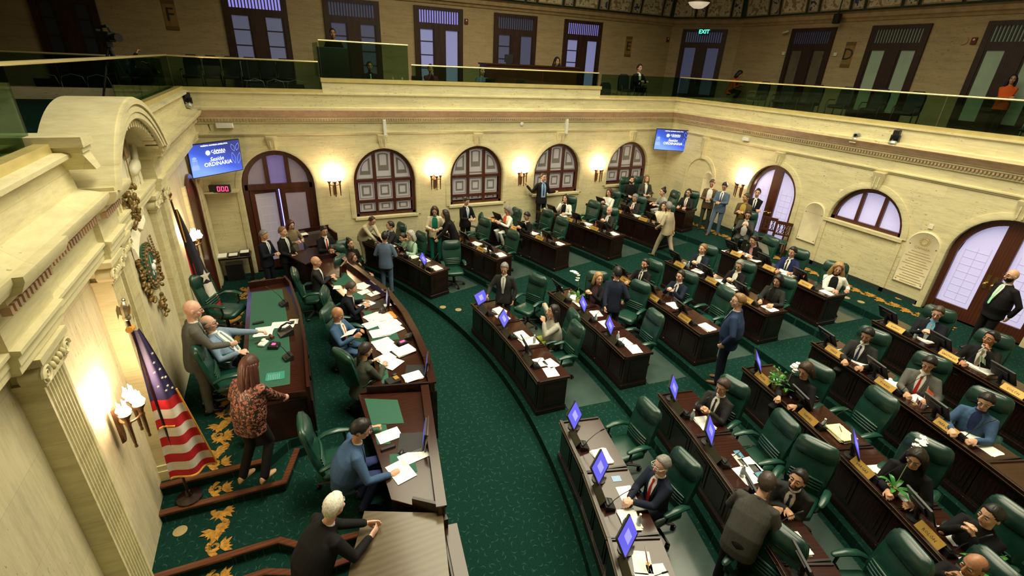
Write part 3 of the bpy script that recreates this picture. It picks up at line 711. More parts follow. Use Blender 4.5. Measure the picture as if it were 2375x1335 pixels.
# painted cove panels: cream relief panels and narrow brown pilasters with figures
def relief(name, c1, c2, sc):
    m, nt, b = nodes(name); v = tex(nt); vo = N(nt, 'ShaderNodeTexVoronoi'); L(nt, v, vo.inputs['Vector']); vo.inputs['Scale'].default_value = sc
    f = noise(nt, v, sc * 1.3, 4); L(nt, ramp(nt, f, [(.42, c2), (.5, c1), (.62, [x * .7 for x in c1])]), b.inputs['Base Color']); bump(nt, b, f, .8, .05); b.inputs['Roughness'].default_value = .6; MATS[name] = m; return m
M_FRC = relief('frieze_cream_relief', (.85, .76, .56), (.36, .24, .13), 6); M_FRF = relief('frieze_blue_figure', (.75, .66, .48), (.03, .045, .18), 7)
def cove_panels(p0, p1, nrm, nb):
    d_ = Vector((p1[0] - p0[0], p1[1] - p0[1], 0)); ln = d_.length; d_.normalize(); w = ln / nb
    for i in range(nb):
        o = Vector((p0[0], p0[1], 8.36)) + d_ * (w * (i + .5)) + Vector((nrm[0], nrm[1], 0)) * .165
        M = face_matrix(o, d_, Vector((nrm[0] * .13, nrm[1] * .13, 1)))
        for cx, hw, mat in ((-w * .17, w * .30, M_FRC), (w * .33, w * .095, M_FRF)):
            q = MB(); q.M = M; q.box(cx - hw, .02, 0, cx + hw, 1.15, .03); q.obj('ceiling_cove_panel', mat); struct(bpy.data.objects[-1] if False else C.objects[-1])
            q = MB(); q.M = M
            for a in ((cx - hw - .03, 0, cx - hw, 1.2), (cx + hw, 0, cx + hw + .03, 1.2), (cx - hw - .03, -.02, cx + hw + .03, .02)): q.box(a[0], a[1], 0, a[2], a[3], .05)
            struct(q.obj('trim_cove_frame', M_FRB))
cove_panels((1.5, YG), (16.6, YG), (0, -1), 9)
cove_panels((16.93, YG), (XG, 17.0), (-.85, -.53), 2)
cove_panels((XG, 16.7), (XG, 2), (-1, 0), 9)
struct(MB().box(-9, -3, 11.4, 19, 21, 11.5).obj('ceiling', plain('dim_ceiling', (.30, .25, .16), .8)))
M_LOUV = plain('louvre_slats', (.05, .035, .03), .5); M_GLOW = plain('frosted_blue_glass', (.30, .32, .55), .4, 0, 0, 5, .26, (.30, .32, .75)); M_GLOWD = plain('dim_blue_glass', (.10, .11, .17), .4, 0, 0, 5, .07, (.25, .28, .6))
M_GLOWK = plain('unlit_door_glass', (.035, .04, .055), .35); M_GLOWM = plain('soft_blue_glass', (.2, .21, .30), .4, 0, 0, 5, .12, (.3, .33, .6)); M_GLOWG = plain('dim_green_glass', (.28, .33, .22), .4, 0, .1, 3, .05, (.4, .55, .35)); M_GLOWT = plain('transom_glow', (.12, .12, .25), .4, 0, .4, 2, .6, (.35, .32, .95)); M_GLOWN = plain('dim_tan_glass', (.12, .095, .055), .5, 0, .2, 3)
NDOOR = [0]
def gdoor(org, right, w, h, pane, tr, label_tilt=0, bars=(1, 0), lamp=0):
    NDOOR[0] += 1
    M = face_matrix(org, right, (0, 0, 1)); t = bpy.data.objects.new('door_%d' % NDOOR[0], None); C.objects.link(t); struct(t)
    q = MB(); q.M = M; hw = w / 2; tz = h - .52
    for n_, a in enumerate(((-hw, 0, -hw + .16, h), (hw - .16, 0, hw, h), (-hw + .01, h - .12, hw - .01, h - .003), (-hw + .02, tz - .22, hw - .02, tz), (-.2, .003, .2, tz - .01), (-hw + .03, .005, hw - .03, .3))): q.box(a[0], a[1], 0, a[2], a[3], .08 + (0, .0, .004, -.006, .003, -.009)[n_])
    q.obj('frame', M_DOOR_DK, t, False)
    for k, sg in enumerate((-1, 1)):
        q = MB(); q.M = M; x0, x1 = sorted((sg * .2, sg * (hw - .16))); q.box(x0, .3, 0, x1, tz - .22, .035); q.obj('door_pane', pane, t, False)
        q = MB(); q.M = M
        for a in ((x0 - .01, .3, x0 + .05, tz - .22), (x1 - .05, .3, x1 + .01, tz - .22)): q.box(a[0], a[1], .03, a[2], a[3], .06)
        if bars[k]:
            for z in (.9, 1.35, 1.8): q.box(x0 + .05, z, .03, x1 - .05, z + .035, .05)
        q.obj('stile', M_DOOR_DK, t, False)
    q = MB(); q.M = M; q.box(-hw + .16, tz, 0, hw - .16, h - .12, .02); q.obj('transom_pane', tr, t, False)
    q = MB(); q.M = M; nl = 17
    for i in range(nl):
        x = -hw + .17 + (w - .34) * i / (nl - 1); q.box(x - .018, tz, .02, x + .018, h - .12, .07)
    q.obj('louvre', M_LOUV, t, False)
    return t
M_DOOR_DK = wood('dark_gallery_door_wood', (.020, .008, .006), (.045, .017, .011), .4, .1, (14, 14, 2))
for xc, w, pn, tr, bars in ((-5.0, 1.5, M_GLOWK, M_GLOWK, (1, 1)), (-.12, 1.85, M_GLOWM, M_GLOWT, (1, 1)), (2.85, 1.85, M_GLOWD, M_GLOWD, (1, 1)), (5.93, 1.85, M_GLOW, M_GLOWT, (1, 0)), (9.06, 1.85, M_GLOWD, M_GLOWD, (1, 0)), (12.19, 1.85, M_GLOW, M_GLOWT, (1, 0))):
    gdoor((xc, YG, GZ), (1, 0, 0), w, 2.95, pn, tr, 0, bars)
cdir = Vector((XG - 16.93, 17.0 - YG, 0)).normalized(); cm = Vector(((XG + 16.93) / 2, (17 + YG) / 2, GZ))
gdoor((cm.x - .02, cm.y - .02, GZ), cdir, 1.9, 2.95, M_GLOWD, M_GLOWD, 0, (0, 0))
for yc, pn in ((13.6, M_GLOWN), (10.6, M_GLOWG), (7.45, M_GLOWG), (4.4, M_GLOWG)): gdoor((XG, yc, GZ), (0, -1, 0), 1.75, 2.9, pn, M_GLOWG if pn is not M_GLOWN else M_GLOWD, 0, (0, 0))
# ---- arched windows and doors of the hall
M_PANE = plain('etched_window_pane', (.42, .40, .38), .35, 0, .05, 3, .10, (.75, .68, .75)); M_PANEB = plain('etched_border', (.20, .19, .17), .4); M_PANEL = plain('lilac_window_glow', (.50, .48, .66), .35, 0, .04, 2, .42, (.58, .55, .95)); M_PANED = plain('dusky_door_glass', (.30, .25, .27), .35, 0, .1, 2, .06, (.6, .5, .75)); M_PANEV = plain('violet_pane', (.22, .18, .42), .35, 0, .1, 2, .12, (.35, .3, .9)); M_GRID = plain('glazing_grid_pale', (.50, .47, .50), .4, 0, 0, 5, .12, (.6, .55, .8))  # glazing grid: pale bars slightly lighter than the door glass
NWIN = [0]
def arch_fill(kind, M, hw, zs, zb, ell, cols, rows, panes, etched=True, fr=.09, leafs=False, wood_=None):
    nm = 'window_%d' % (NWIN[0] + 1) if kind == 'window' else 'door_%d' % (NDOOR[0] + 1)
    if kind == 'window': NWIN[0] += 1
    else: NDOOR[0] += 1
    t = bpy.data.objects.new(nm, None); C.objects.link(t); struct(t); wd = wood_ or M_DOOR
    n = 24; dz = -.20
    def arch(o): return [(-(hw - o) * math.cos(PI * i / n), zs + (hw * ell - o) * math.sin(PI * i / n)) for i in range(n + 1)]
    q = MB(); q.M = M
    outer = [(-hw, zb)] + arch(0) + [(hw, zb)]; inner = [(-hw + fr, zb)] + arch(fr) + [(hw - fr, zb)]
    q.loft([[(*o, dz), (*o, dz + .10), (*i, dz + .10), (*i, dz)] for o, i in zip(outer, inner)])
    if kind == 'window': q.box(-hw, zb, dz, hw, zb + fr, dz + .10)
    xs = [-hw + fr] + [(-hw + fr) + (2 * hw - 2 * fr) * (i / cols) for i in range(1, cols)] + [hw - fr]
    def ztop(x): return zs + (hw * ell - fr) * math.sqrt(max(0, 1 - (x / (hw - fr)) ** 2))
    bz = [zs] if rows is None else rows
    for x in xs[1:-1]:
        if leafs: continue
        q.box(x - .045, zb, dz + .005, x + .045, ztop(x), dz + .09)
    for z in bz: q.box(-hw + fr * .5, z - .045, dz + .003, hw - fr * .5, z + .045, dz + .095)
    q.obj('frame', wd, t, False)
    # panes: arched row on top, then rectangular rows
    lev = [z for z in bz] + [zb + (fr if kind == 'window' else 0)]
    for i in range(cols if not leafs else 0):
        x0, x1 = xs[i], xs[i + 1]
        pts = [(x0, zs)] + [(x0 + (x1 - x0) * k / 10, ztop(x0 + (x1 - x0) * k / 10)) for k in range(11)] + [(x1, zs)]
        cx = sum(p[0] for p in pts) / len(pts); cz = sum(p[1] for p in pts) / len(pts)
        def pane(pts, cx, cz, mat):
            q = MB(); q.M = M
            def s_(k): return [(cx + (p[0] - cx) * k, cz + (p[1] - cz) * k) for p in pts]
            q.add([(a, b, dz + .02) for a, b in pts], [tuple(range(len(pts)))])
            if etched:
                q.cur = 1
                for k0, k1 in ((.86, .80), (.58, .36)):
                    o1, o2 = s_(k0), s_(k1); nn = len(pts)
                    q.add([(a, b, dz + .024) for a, b in o1] + [(a, b, dz + .024) for a, b in o2], [(u, (u + 1) % nn, nn + (u + 1) % nn, nn + u) for u in range(nn)])
            q.obj('pane', [mat, M_PANEB], t, False)
        pane(pts, cx, cz, panes[i % len(panes)] if not isinstance(panes[0], list) else panes[0][i])
        for z1, z0 in zip(lev, lev[1:]):
            if z1 - z0 < .12: continue
            pr = [(x0 + .04, z0 + .04), (x1 - .04, z0 + .04), (x1 - .04, z1 - .04), (x0 + .04, z1 - .04)]
            pane(pr, (x0 + x1) / 2, (z0 + z1) / 2, panes[i % len(panes)] if not isinstance(panes[0], list) else panes[0][i])
    return t
FW = lambda c: wallframe('back')(c)
for i, (c, b) in enumerate(zip(WC, WB)):
    rows = [2.60 if i == 0 else 2.58]; z = rows[0]
    while z - .66 > b + .1: z -= .66; rows.append(z)
    arch_fill('window', FW(c), .955, 2.56, b, 1.08, 3, rows, [M_PANE])
    q = MB(); q.M = FW(c); q.box(-1.02, b - .07, -.25, 1.02, b + .005, .06); struct(q.obj('trim_sill', M_TRIM))
# far double door, one leaf ajar
t = arch_fill('door', FW(-.21), .955, 2.58, 0, 1.08, 3, [2.58], [[M_PANED, M_PANEV, M_PANED]], False, .13)
for ch in list(t.children):
    if ch.name.startswith('frame'): bpy.data.objects.remove(ch)
    elif ch.name.startswith('pane') and min((v.co.z for v in ch.data.vertices)) < 1.5: bpy.data.objects.remove(ch)
q = MB(); q.M = FW(-.21); n = 24; hw = .955; fr = .13; dz = -.2
outer = [(-hw, 0)] + [(-hw * math.cos(PI * i / n), 2.58 + hw * 1.08 * math.sin(PI * i / n)) for i in range(n + 1)] + [(hw, 0)]
inner = [(-hw + fr, 0)] + [(-(hw - fr) * math.cos(PI * i / n), 2.58 + (hw * 1.08 - fr) * math.sin(PI * i / n)) for i in range(n + 1)] + [(hw - fr, 0)]
q.loft([[(*o, dz), (*o, dz + .10), (*i, dz + .10), (*i, dz)] for o, i in zip(outer, inner)])
for x in (-.28, .28): q.box(x - .06, 2.58, dz, x + .06, 3.5, dz + .09)
q.box(-hw + .05, 2.5, dz, hw - .05, 2.66, dz + .1); q.obj('frame', M_DOOR, t, False)
def leaf(parent, M, w, h, mat, grid=True, wood_=None, handle=None):
    # hinged at local x=0, opening along +x
    q = MB(); q.M = M; st = .13
    for n_, a in enumerate(((0, 0, st, h), (w - st, 0, w, h), (.004, .003, w - .004, .28), (.004, h - st, w - .004, h - .003))): q.box(a[0], a[1], 0, a[2], a[3], .05 - .004 * (n_ > 1))
    q.obj('door_leaf', wood_ or M_DOOR, parent, False)
    q = MB(); q.M = M; q.box(st, .28, .015, w - st, h - st, .03); q.obj('door_pane', mat, parent, False)
    if grid:
        q = MB(); q.M = M; x0, x1 = st + .1, w - st - .1
        for i in range(3): x = x0 + (x1 - x0) * i / 2; q.box(x - .008, .42, .03, x + .008, h - st - .15, .034)
        for i in range(8): z = .42 + (h - st - .57) * i / 7; q.box(x0, z - .008, .03, x1, z + .008, .034)
        q.obj('glazing_bar', M_GRID, parent, False)
    if handle is not None:
        q = MB(); q.M = M; q.box(handle - .03, .95, .05, handle + .03, 1.25, .06); q.tube([(handle, 1.1, .05), (handle, 1.1, .11)], .035, 10, round_ends=True); q.obj('handle', M_BRASS, parent)
leaf(t, face_matrix((-.21 - .82, YF + .17, 0), (.97, .22, 0), (0, 0, 1)), .82, 2.5, plain('door_glass_cream', (.46, .42, .44), .4, 0, 0, 5, .08, (.7, .62, .8)))
leaf(t, face_matrix((-.21, YF + .15, 0), (1, 0, 0), (0, 0, 1)), .82, 2.5, M_PANED, False)
struct(MB().box(-1.4, YF + .3, -.1, 14.6, YF + .5, 4.6).obj('wall_lobby', plain('lobby_dark', (.03, .025, .05), .8)))
q = MB(); q.tube([(-.22, YF + .22, 0.2), (-.24, YF + .22, 2.5)], .012, 6); struct(q.obj('trim_lobby_light', plain('lobby_blue_light', (.1, .1, .6), .4, 0, 0, 5, 3, (.25, .25, 1))))
# right wall doors and windows
WR = lambda y: wallframe('right')(y)
M_DOORR = M_DOOR
def bigdoor(y, hw, zs, ell):
    NDOOR[0] += 1; t = bpy.data.objects.new('door_%d' % NDOOR[0], None); C.objects.link(t); struct(t)
    M = WR(y); n = 24; fr = .13; dz = -.2; zb = ZT
    q = MB(); q.M = M; top = zs + hw * ell
    outer = [(-hw, zb)] + [(-hw * math.cos(PI * i / n), zs + hw * ell * math.sin(PI * i / n)) for i in range(n + 1)] + [(hw, zb)]
    inner = [(-hw + fr, zb)] + [(-(hw - fr) * math.cos(PI * i / n), zs + (hw * ell - fr) * math.sin(PI * i / n)) for i in range(n + 1)] + [(hw - fr, zb)]
    q.loft([[(*o, dz), (*o, dz + .10), (*i, dz + .10), (*i, dz)] for o, i in zip(outer, inner)]); q.obj('frame', M_DOOR, t, False)
    q = MB(); q.M = M; q.box(-.16, zb, dz + .005, .16, top - .05, dz + .09); q.box(-hw + .08, zb, dz + .005, hw - .08, zb + .3, dz + .085); q.obj('stile', M_DOOR, t, False)
    for sg in (-1, 1):
        xs = [sg * (.16 + (hw - fr - .16) * k / 12) for k in range(13)]
        pts = [(xs[0], zb + .3)] + [(x, zs + (hw * ell - fr) * math.sqrt(max(0, 1 - (x / (hw - fr)) ** 2))) for x in xs] + [(xs[-1], zb + .3)]
        q = MB(); q.M = M; q.add([(a, b, dz + .03) for a, b in pts], [tuple(range(len(pts)))]); q.obj('door_pane', M_PANEL, t, False)
        q = MB(); q.M = M
        for i in range(3): x = sg * (.26 + (hw - fr - .38) * i / 2); q.box(x - .008, zb + .42, dz + .03, x + .008, zs + .35 - abs(x) * .3, dz + .036)
        for i in range(8): z = zb + .42 + (zs - zb - .3) * i / 7; q.box(min(sg * .26, sg * (hw - fr - .12)), z - .008, dz + .03, max(sg * .26, sg * (hw - fr - .12)), z + .008, dz + .036)
        q.obj('glazing_bar', plain('pale_glazing_bar', (.52, .50, .64), .4, 0, 0, 5, .25, (.55, .52, .9)), t, False)
        q = MB(); q.M = M; q.box(sg * .07 - .035, zb + .92, dz + .09, sg * .07 + .035, zb + 1.25, dz + .10); q.tube([(sg * .07, zb + 1.05, dz + .09), (sg * .07, zb + 1.05, dz + .16)], [.02, .035], 10, round_ends=True); q.obj('handle', M_BRASS, t)
bigdoor(10.42, .885, 2.62, 1.1); bigdoor(4.42, .965, 2.55, 1.05)
for y in (7.42, 1.4):
    arch_fill('window', WR(y), .965, 2.50, 2.50, 1.08, 3, [], [M_PANEL], False, .10)
    q = MB(); q.M = WR(y); q.box(-1.06, 2.42, -.25, 1.06, 2.505, .06); struct(q.obj('trim_sill', M_TRIM))
    for s in (-1, 1):
        q = MB(); q.M = WR(y); q.box(s * 1.02 - .05, ZT, 0, s * 1.02 + .05, 2.42, .03); struct(q.obj('trim_panel', M_TRIM))
# low skirting on the right wall
struct(MB().box(XR - .03, 5.5, ZT, XR, 13.9, ZT + .12).obj('baseboard_right', plain('dark_green_base', (.012, .03, .025), .8)))
# stone tablets
def tablet(y, zc, h, w, seal, lab):
    t = thing('stone_tablet', (XR, y, zc), 0, lab, 'plaque'); M = face_matrix((0, 0, 0), (0, -1, 0), (0, 0, 1)); n = 14; z0 = -h / 2; zs = h / 2 - w * .5
    def out(o): return [(-w / 2 + o, z0 + o), (w / 2 - o, z0 + o)] + [((w / 2 - o) * math.cos(PI * i / n), zs + (w / 2 - o) * math.sin(PI * i / n)) for i in range(n + 1)]
    q = MB(); q.M = M; q.loft([[(a, b, d_) for a, b in out(o)] for o, d_ in ((0, 0), (0, .03), (.03, .045), (.045, .035))]); q.obj('slab', plain('tablet_stone', (.72, .64, .42), .5, 0, .06, 5), t)
    q = MB(); q.M = M
    for sx in (-1, 1):
        for z in (z0 + .09, zs): q.ell((sx * (w / 2 - .08), z, .04), (.016, .016, .01), 8, 6)
    q.obj('bolt', M_BRASS, t)
    q = MB(); q.M = M
    if seal:
        for i in range(14): a = 2 * PI * i / 14; q.box(.0 + .10 * math.cos(a) - .016, zs + .12 + .10 * math.sin(a) - .016, .034, .10 * math.cos(a) + .016, zs + .12 + .10 * math.sin(a) + .016, .039)
        q.tube([(.07 * math.cos(2 * PI * i / 16), zs + .12 + .07 * math.sin(2 * PI * i / 16), .036) for i in range(17)], .008, 5)
        for i in range(13):
            z = zs - .17 - i * .068; k = .2 + .05 * ((i * 7) % 3); q.box(-k, z - .007, .034, k, z + .007, .038)
        q.obj('engraving', M_GILT2, t)
        me = text_mesh('CÁMARA', .085, .002); me.transform(M @ Matrix.Translation((0, zs - .06, .037))); mobj('lettering', me, M_GILT2, t)
    else:
        q.tube([(.025 * math.cos(2 * PI * i / 10), zs + .22 + .025 * math.sin(2 * PI * i / 10), .036) for i in range(11)], .006, 5); q.box(-w / 2 + .06, zs - .003, .034, w / 2 - .06, zs + .003, .036); q.obj('engraving', M_GILT2, t)
    return t
M_GILT2 = plain('faded_gilt_engraving', (.46, .34, .14), .5, .1)
p1 = ax(1883, 515, XR); tablet(p1.y, p1.z, 1.22, .66, False, 'blank cream stone tablet with rounded top between the door and the half-round window')
p2 = ax(2130, 600, XR); tablet(p2.y, p2.z, 1.42, .74, True, 'engraved cream stone tablet with a round gilt emblem beside the big door')
p3 = ax(1640, 430, XR); tablet(p3.y, p3.z, 1.0, .5, False, 'pale stone tablet inside the blind arch behind the standing men')
for y, z in ((ax(1965, 405, XR).y, 3.3), (ax(2176, 488, XR).y, 3.0)):
    q = MB(); q.M = face_matrix((0, 0, 0), (0, -1, 0), (0, 0, 1)); q.box(-.05, -.05, 0, .05, .05, .025, .0); o = q.obj('wall_plate', M_CREAM); o.location = (XR, y, z)
    tag(o, 'small square cream wall plate ' + ('left of the half-round window top' if z > 3.2 else 'right of the half-round window, above the engraved tablet'), 'wall plate')
# ---------------------------------------------------------------- the left (rostrum) wall
XP, XE = -2.02, -1.92     # pilaster face, entablature face
# near wing entablature (Y 3.4 .. 6.9), centre portico, far wing
def band(name, y0, y1, xface, prof, mat):
    m = MB(); m.loft([[(xface + o, y, z) for o, z in prof] for y in (y0, y1)]); return struct(m.obj(name, mat))
ARCHI = [(-.4, 3.96), (0, 3.96), (.015, 3.97), (.015, 4.03), (.03, 4.04), (.03, 4.10), (.06, 4.13), (.06, 4.16), (0, 4.17), (0, 4.42), (.03, 4.43), (.03, 4.49), (.10, 4.52), (.10, 4.57), (.20, 4.60), (.24, 4.68), (.24, 4.72), (-.4, 4.72)]
ARCHL = [p for p in ARCHI[:8]] + [(0, 4.17), (-.4, 4.17)]
for y0, y1, x, pr in ((-2.2, 4.1, -2.03, ARCHI), (4.1, 5.0, -1.97, ARCHI), (5.0, 6.5, -2.01, ARCHI), (6.5, 7.2, -1.95, ARCHI), (7.2, 9.75, -2.03, ARCHL), (9.75, 10.2, -1.95, ARCHI), (10.2, 15.49, -1.98, ARCHI)):
    band('trim_entablature', y0, y1, x, pr, M_TRIM)
    if pr is ARCHL: continue
    d = MB(); i = y0 + .04
    while i < y1 - .04: d.box(x + .03, i, 4.425, x + .09, i + .04, 4.49); i += .075
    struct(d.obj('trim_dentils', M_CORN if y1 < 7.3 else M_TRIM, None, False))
# narrow ledge and gallery parapet over it
for y0, y1 in ((-2.2, 6.52), (9.8, 15.49)):
    band('trim_ledge', y0, y1, 0, [(-2.7, 4.70), (-1.80, 4.715), (-2.03, 4.77), (-2.06, 5.06), (-2.0, 5.09), (-1.95, 5.12), (-1.95, 5.16), (-1.99, 5.18), (-2.7, 5.19)], M_WALL)
    band('trim_brass_base', y0, y1, -2.06, [(0, 5.18), (0, 5.27), (-.12, 5.27), (-.12, 5.18)], M_GOLDEDGE)
balustrade([(-2.25, -2.0), (-2.25, 6.45)], 5.25, 5.97, 'glass balustrade along the gallery over the rostrum wall, before the vault', True, 1, [(-2.25, -2.0), (-2.25, 9.95)])
balustrade([(-2.25, 9.95), (-2.25, YF)], 5.25, 5.97, 'glass balustrade of the gallery between the vault and the blue screen', True)
# barrel vaulted aedicule over the centre bay
YA, HW, ZS, RISE = 8.18, 1.62, 4.72, .84
XB = az(150, 221, 5.56).x
def arcpts(o, n=28):
    Rr = ((HW + o) ** 2 + (RISE + o) ** 2) / (2 * (RISE + o)); c = ZS + RISE + o - Rr; a0 = math.asin(min(1, (HW + o) / Rr))
    return [(YA + Rr * math.sin(-a0 + 2 * a0 * i / n), c + Rr * math.cos(-a0 + 2 * a0 * i / n)) for i in range(n + 1)]
m = MB(); o_, i_ = arcpts(0), arcpts(-.26)
m.loft([[(-1.72, *a), (-1.74, *a), (XB, *a), (XB, *b), (-1.72, *b)] for a, b in zip(o_, i_)]); struct(m.obj('trim_vault', M_TRIM, None, True, 50))
for o, x0, x1 in ((-.02, -1.76, -1.68), (-.12, -1.76, -1.70), (-.20, -1.76, -1.715)):
    a, b = arcpts(o), arcpts(o - .07); m = MB(); m.loft([[(x0, *p), (x1, *p), (x1, *q), (x0, *q)] for p, q in zip(a, b)]); struct(m.obj('trim_archivolt', M_TRIM, None, True, 50))
d = MB()
for k, ((ya, za), (yb, zb)) in enumerate(zip(arcpts(-.30, 46), arcpts(-.36, 46))):
    if k % 2 == 0: d.box(-1.95, ya - .025, min(za, zb) - .02, -1.78, ya + .025, max(za, zb) + .02)
struct(d.obj('trim_vault_dentils', M_TRIM, None, False))
# tympanum wall of the niche and recessed centre panel
a = arcpts(-.2); m = MB(); m.add([(-2.16, y, z) for y, z in a] + [(-2.16, YA + HW - .2, 3.9), (-2.16, YA - HW + .2, 3.9)], [tuple(range(len(a) + 2))]); struct(m.obj('wall_tympanum', M_CREAM))
m = MB(); m.box(-2.75, 6.28, 5.23, -1.80, 6.62, 5.33); m.box(-2.72, 6.32, 5.17, -1.83, 6.62, 5.23); m.loft([[(x0, y0, z), (x1, y0, z), (x1, 6.62, z), (x0, 6.62, z)] for z, x0, x1, y0 in ((4.98, -2.05, -1.80, 6.46), (5.17, -2.2, -1.86, 6.36))]); struct(m.obj('trim_bracket', M_TRIM))
m = MB(); m.box(-2.25, 9.66, 4.62, -1.76, 10.2, 4.72); m.box(-2.25, 9.70, 4.54, -1.80, 10.15, 4.62); m.loft([[(-2.25, y0, z), (x1, y0, z), (x1, 10.1, z), (-2.25, 10.1, z)] for z, x1, y0 in ((4.17, -1.95, 9.8), (4.42, -1.94, 9.78), (4.54, -1.84, 9.72))]); struct(m.obj('trim_bracket', M_TRIM))
m = MB(); m.box(XB, 6.55, 4.7, -1.73, 6.62, 4.76); m.box(XB, 9.74, 4.7, -1.9, 9.8, 4.9); struct(m.obj('trim_vault_wall', M_TRIM))
# fluted pilasters with scrolled capitals
def pilaster(y, x, z0, hw, ztop=3.96):
    m = MB(); n = 7; pts = [(-2.25, y - hw)]; w = 2 * hw; e = .03
    pts.append((x, y - hw)); 
    for i in range(n):
        ya = y - hw + e + (w - 2 * e) * i / n; yb = ya + (w - 2 * e) / n * .72; pts += [(x, ya), (x - .022, ya + .012), (x - .022, yb - .012), (x, yb)]
    pts += [(x, y + hw), (-2.25, y + hw)]
    m.loft([[(a, b, z) for a, b in pts] for z in (z0 + .25, ztop - .26)]); m.box(-2.25, y - hw - .04, z0, x + .05, y + hw + .04, z0 + .16); m.box(-2.25, y - hw - .02, z0 + .16, x + .025, y + hw + .02, z0 + .25)
    struct(m.obj('trim_pilaster', M_TRIM, None, True, 20))
    m = MB(); zc = ztop - .15
    m.box(-2.25, y - hw - .02, ztop - .28, x + .03, y + hw + .02, ztop - .24); m.box(-2.25, y - hw - .07, ztop - .06, x + .08, y + hw + .07, ztop)
    m.loft([[(-2.25, y - hw - a, z), (x + b, y - hw - a, z), (x + b, y + hw + a, z), (-2.25, y + hw + a, z)] for z, a, b in ((ztop - .24, -.02, .0), (ztop - .14, .0, .035), (ztop - .06, .04, .05))])
    for s in (-1, 1):
        sp = [(x + .055, y + s * (hw - .0) + s * .075 * (1 - t_ / 26) * math.cos(t_ * .55), zc - .02 + .075 * (1 - t_ / 26) * math.sin(t_ * .55)) for t_ in range(24)]
        m.tube(sp, [.018 * (1 - t_ / 34) for t_ in range(24)], 6); m.tube([(x - .1, y + s * hw, zc - .02), (x + .05, y + s * hw, zc - .02)], .075, 14)
    for i in range(5): m.ell((x + .045, y - hw * .7 + hw * 1.4 * i / 4, zc - .03), (.025, .024, .042), 8, 6)
    struct(m.obj('trim_capital', M_TRIM, None, True, 50))
pilaster(4.60, -2.0, .17, .22); pilaster(6.64, -2.0, .68, .19); pilaster(7.34, -2.05, .68, .19); pilaster(9.66, -2.05, .68, .19); pilaster(10.3, -2.03, .68, .17)
struct(MB().box(-2.3, 7.4, .6, -2.14, 9.9, 3.96).obj('wall_niche', M_WALLV))
# arched dark side door at the far end
pm = ax(470, 560, XL + .02)
q = MB(); q.M = face_matrix((XL + .004, 13.75, 0), (0, 1, 0), (0, 0, 1)); n = 16
o1 = [(-.8, 0)] + [(-.8 * math.cos(PI * i / n), 2.6 + .8 * math.sin(PI * i / n)) for i in range(n + 1)] + [(.8, 0)]
q.add([(a, b, 0) for a, b in o1], [tuple(range(len(o1)))]); q.loft([[(a, b, 0), (a, b, .06), (a * .86, b if b < .1 else 2.6 + (b - 2.6) * .86 if b > 2.6 else b, .06), (a * .86, b if b < .1 else 2.6 + (b - 2.6) * .86 if b > 2.6 else b, 0)] for a, b in o1])
NDOOR[0] += 1; struct(q.obj('door_%d' % NDOOR[0], M_DOOR))
q = MB()
for y in (12.9, 14.62): q.box(XL, y - .07, 0, XL + .07, y + .07, 3.3)
q.box(XL, 14.75, 0, XL + .10, 15.3, 3.0); struct(q.obj('trim_door_pilaster', M_TRIM))
# ---- carved sculpture of the tympanum: lamb, oak-leaf cluster, scroll bars
def sculpt(name, M, build, mat, lab, cat):
    t = thing(name, (0, 0, 0), 0, lab, cat); build(t); return t
XN = -2.16
def YZ(px, py, x=XN): p = ax(px, py, x); return p.y, p.z
t = thing('lamb_relief', (XN, *YZ(313, 385, -2.1)), 0, 'white carved lamb relief standing inside the vaulted niche', 'sculpture')
q = MB(); yc, zc = 0, 0
q.tube([(.09, -.12, -.05), (.12, .05, .0), (.10, .22, .02)], [.12, .14, .10], 12, .8, round_ends=True); q.tube([(.10, .20, .05), (.12, .28, .20), (.12, .30, .30)], [.08, .065, .06], 10, round_ends=True); q.ell((.13, .34, .36), (.05, .085, .055), 10, 8)
for yy in (-.16, -.05, .16, .25): q.tube([(.10, yy, -.08), (.11, yy + .02, -.24), (.10, yy - .01, -.40)], [.034, .022, .018], 8)
q.obj('body', M_CREAM, t)
q = MB()
for yy in (-.17, -.06, .15, .24): q.ell((.11, yy, -.41), (.03, .03, .025), 8, 6)
for s in (.28, .36): q.tube([(.13, s, .40), (.13, s + .01, .47), (.11, s + .04, .50)], [.016, .012, .004], 6)
q.obj('hoof', M_GILT, t)
q = MB(); q.tube([(.06, -.34, -.42), (.08, -.30, .45)], .014, 6); q.loft([[(.07, -.30, .44), (.07, -.30, .16)], [(.10, -.16, .42), (.10, -.17, .17)], [(.08, -.02, .47), (.08, -.03, .20)]], False, False, False); q.obj('banner', M_GILT, t); t.scale = (.5, .85, .92)
t = thing('oak_leaf_ornament', (-2.02, *YZ(300, 468, -2.0)), 0, 'brown and gold carved leaf cluster on cream bars below the lamb', 'ornament')
q = MB(); rnd = random.Random(3)
for i in range(40):
    y, z = rnd.uniform(-.22, .22), rnd.uniform(-.26, .22); q.ell((rnd.uniform(0, .08), y, z), (.03, .055, .03), 7, 5, Euler((rnd.uniform(0, 3), 0, rnd.uniform(-.5, .5))).to_matrix())
q.obj('carved_leaves', M_GILT, t)
q = MB()
for i in range(7): q.box(-.06, -.5 + i * .15, -.10, .0, -.44 + i * .15, .10)
q.box(-.08, -.6, -.30, .02, .6, -.24); q.obj('scroll_bar', M_TRIM, t)
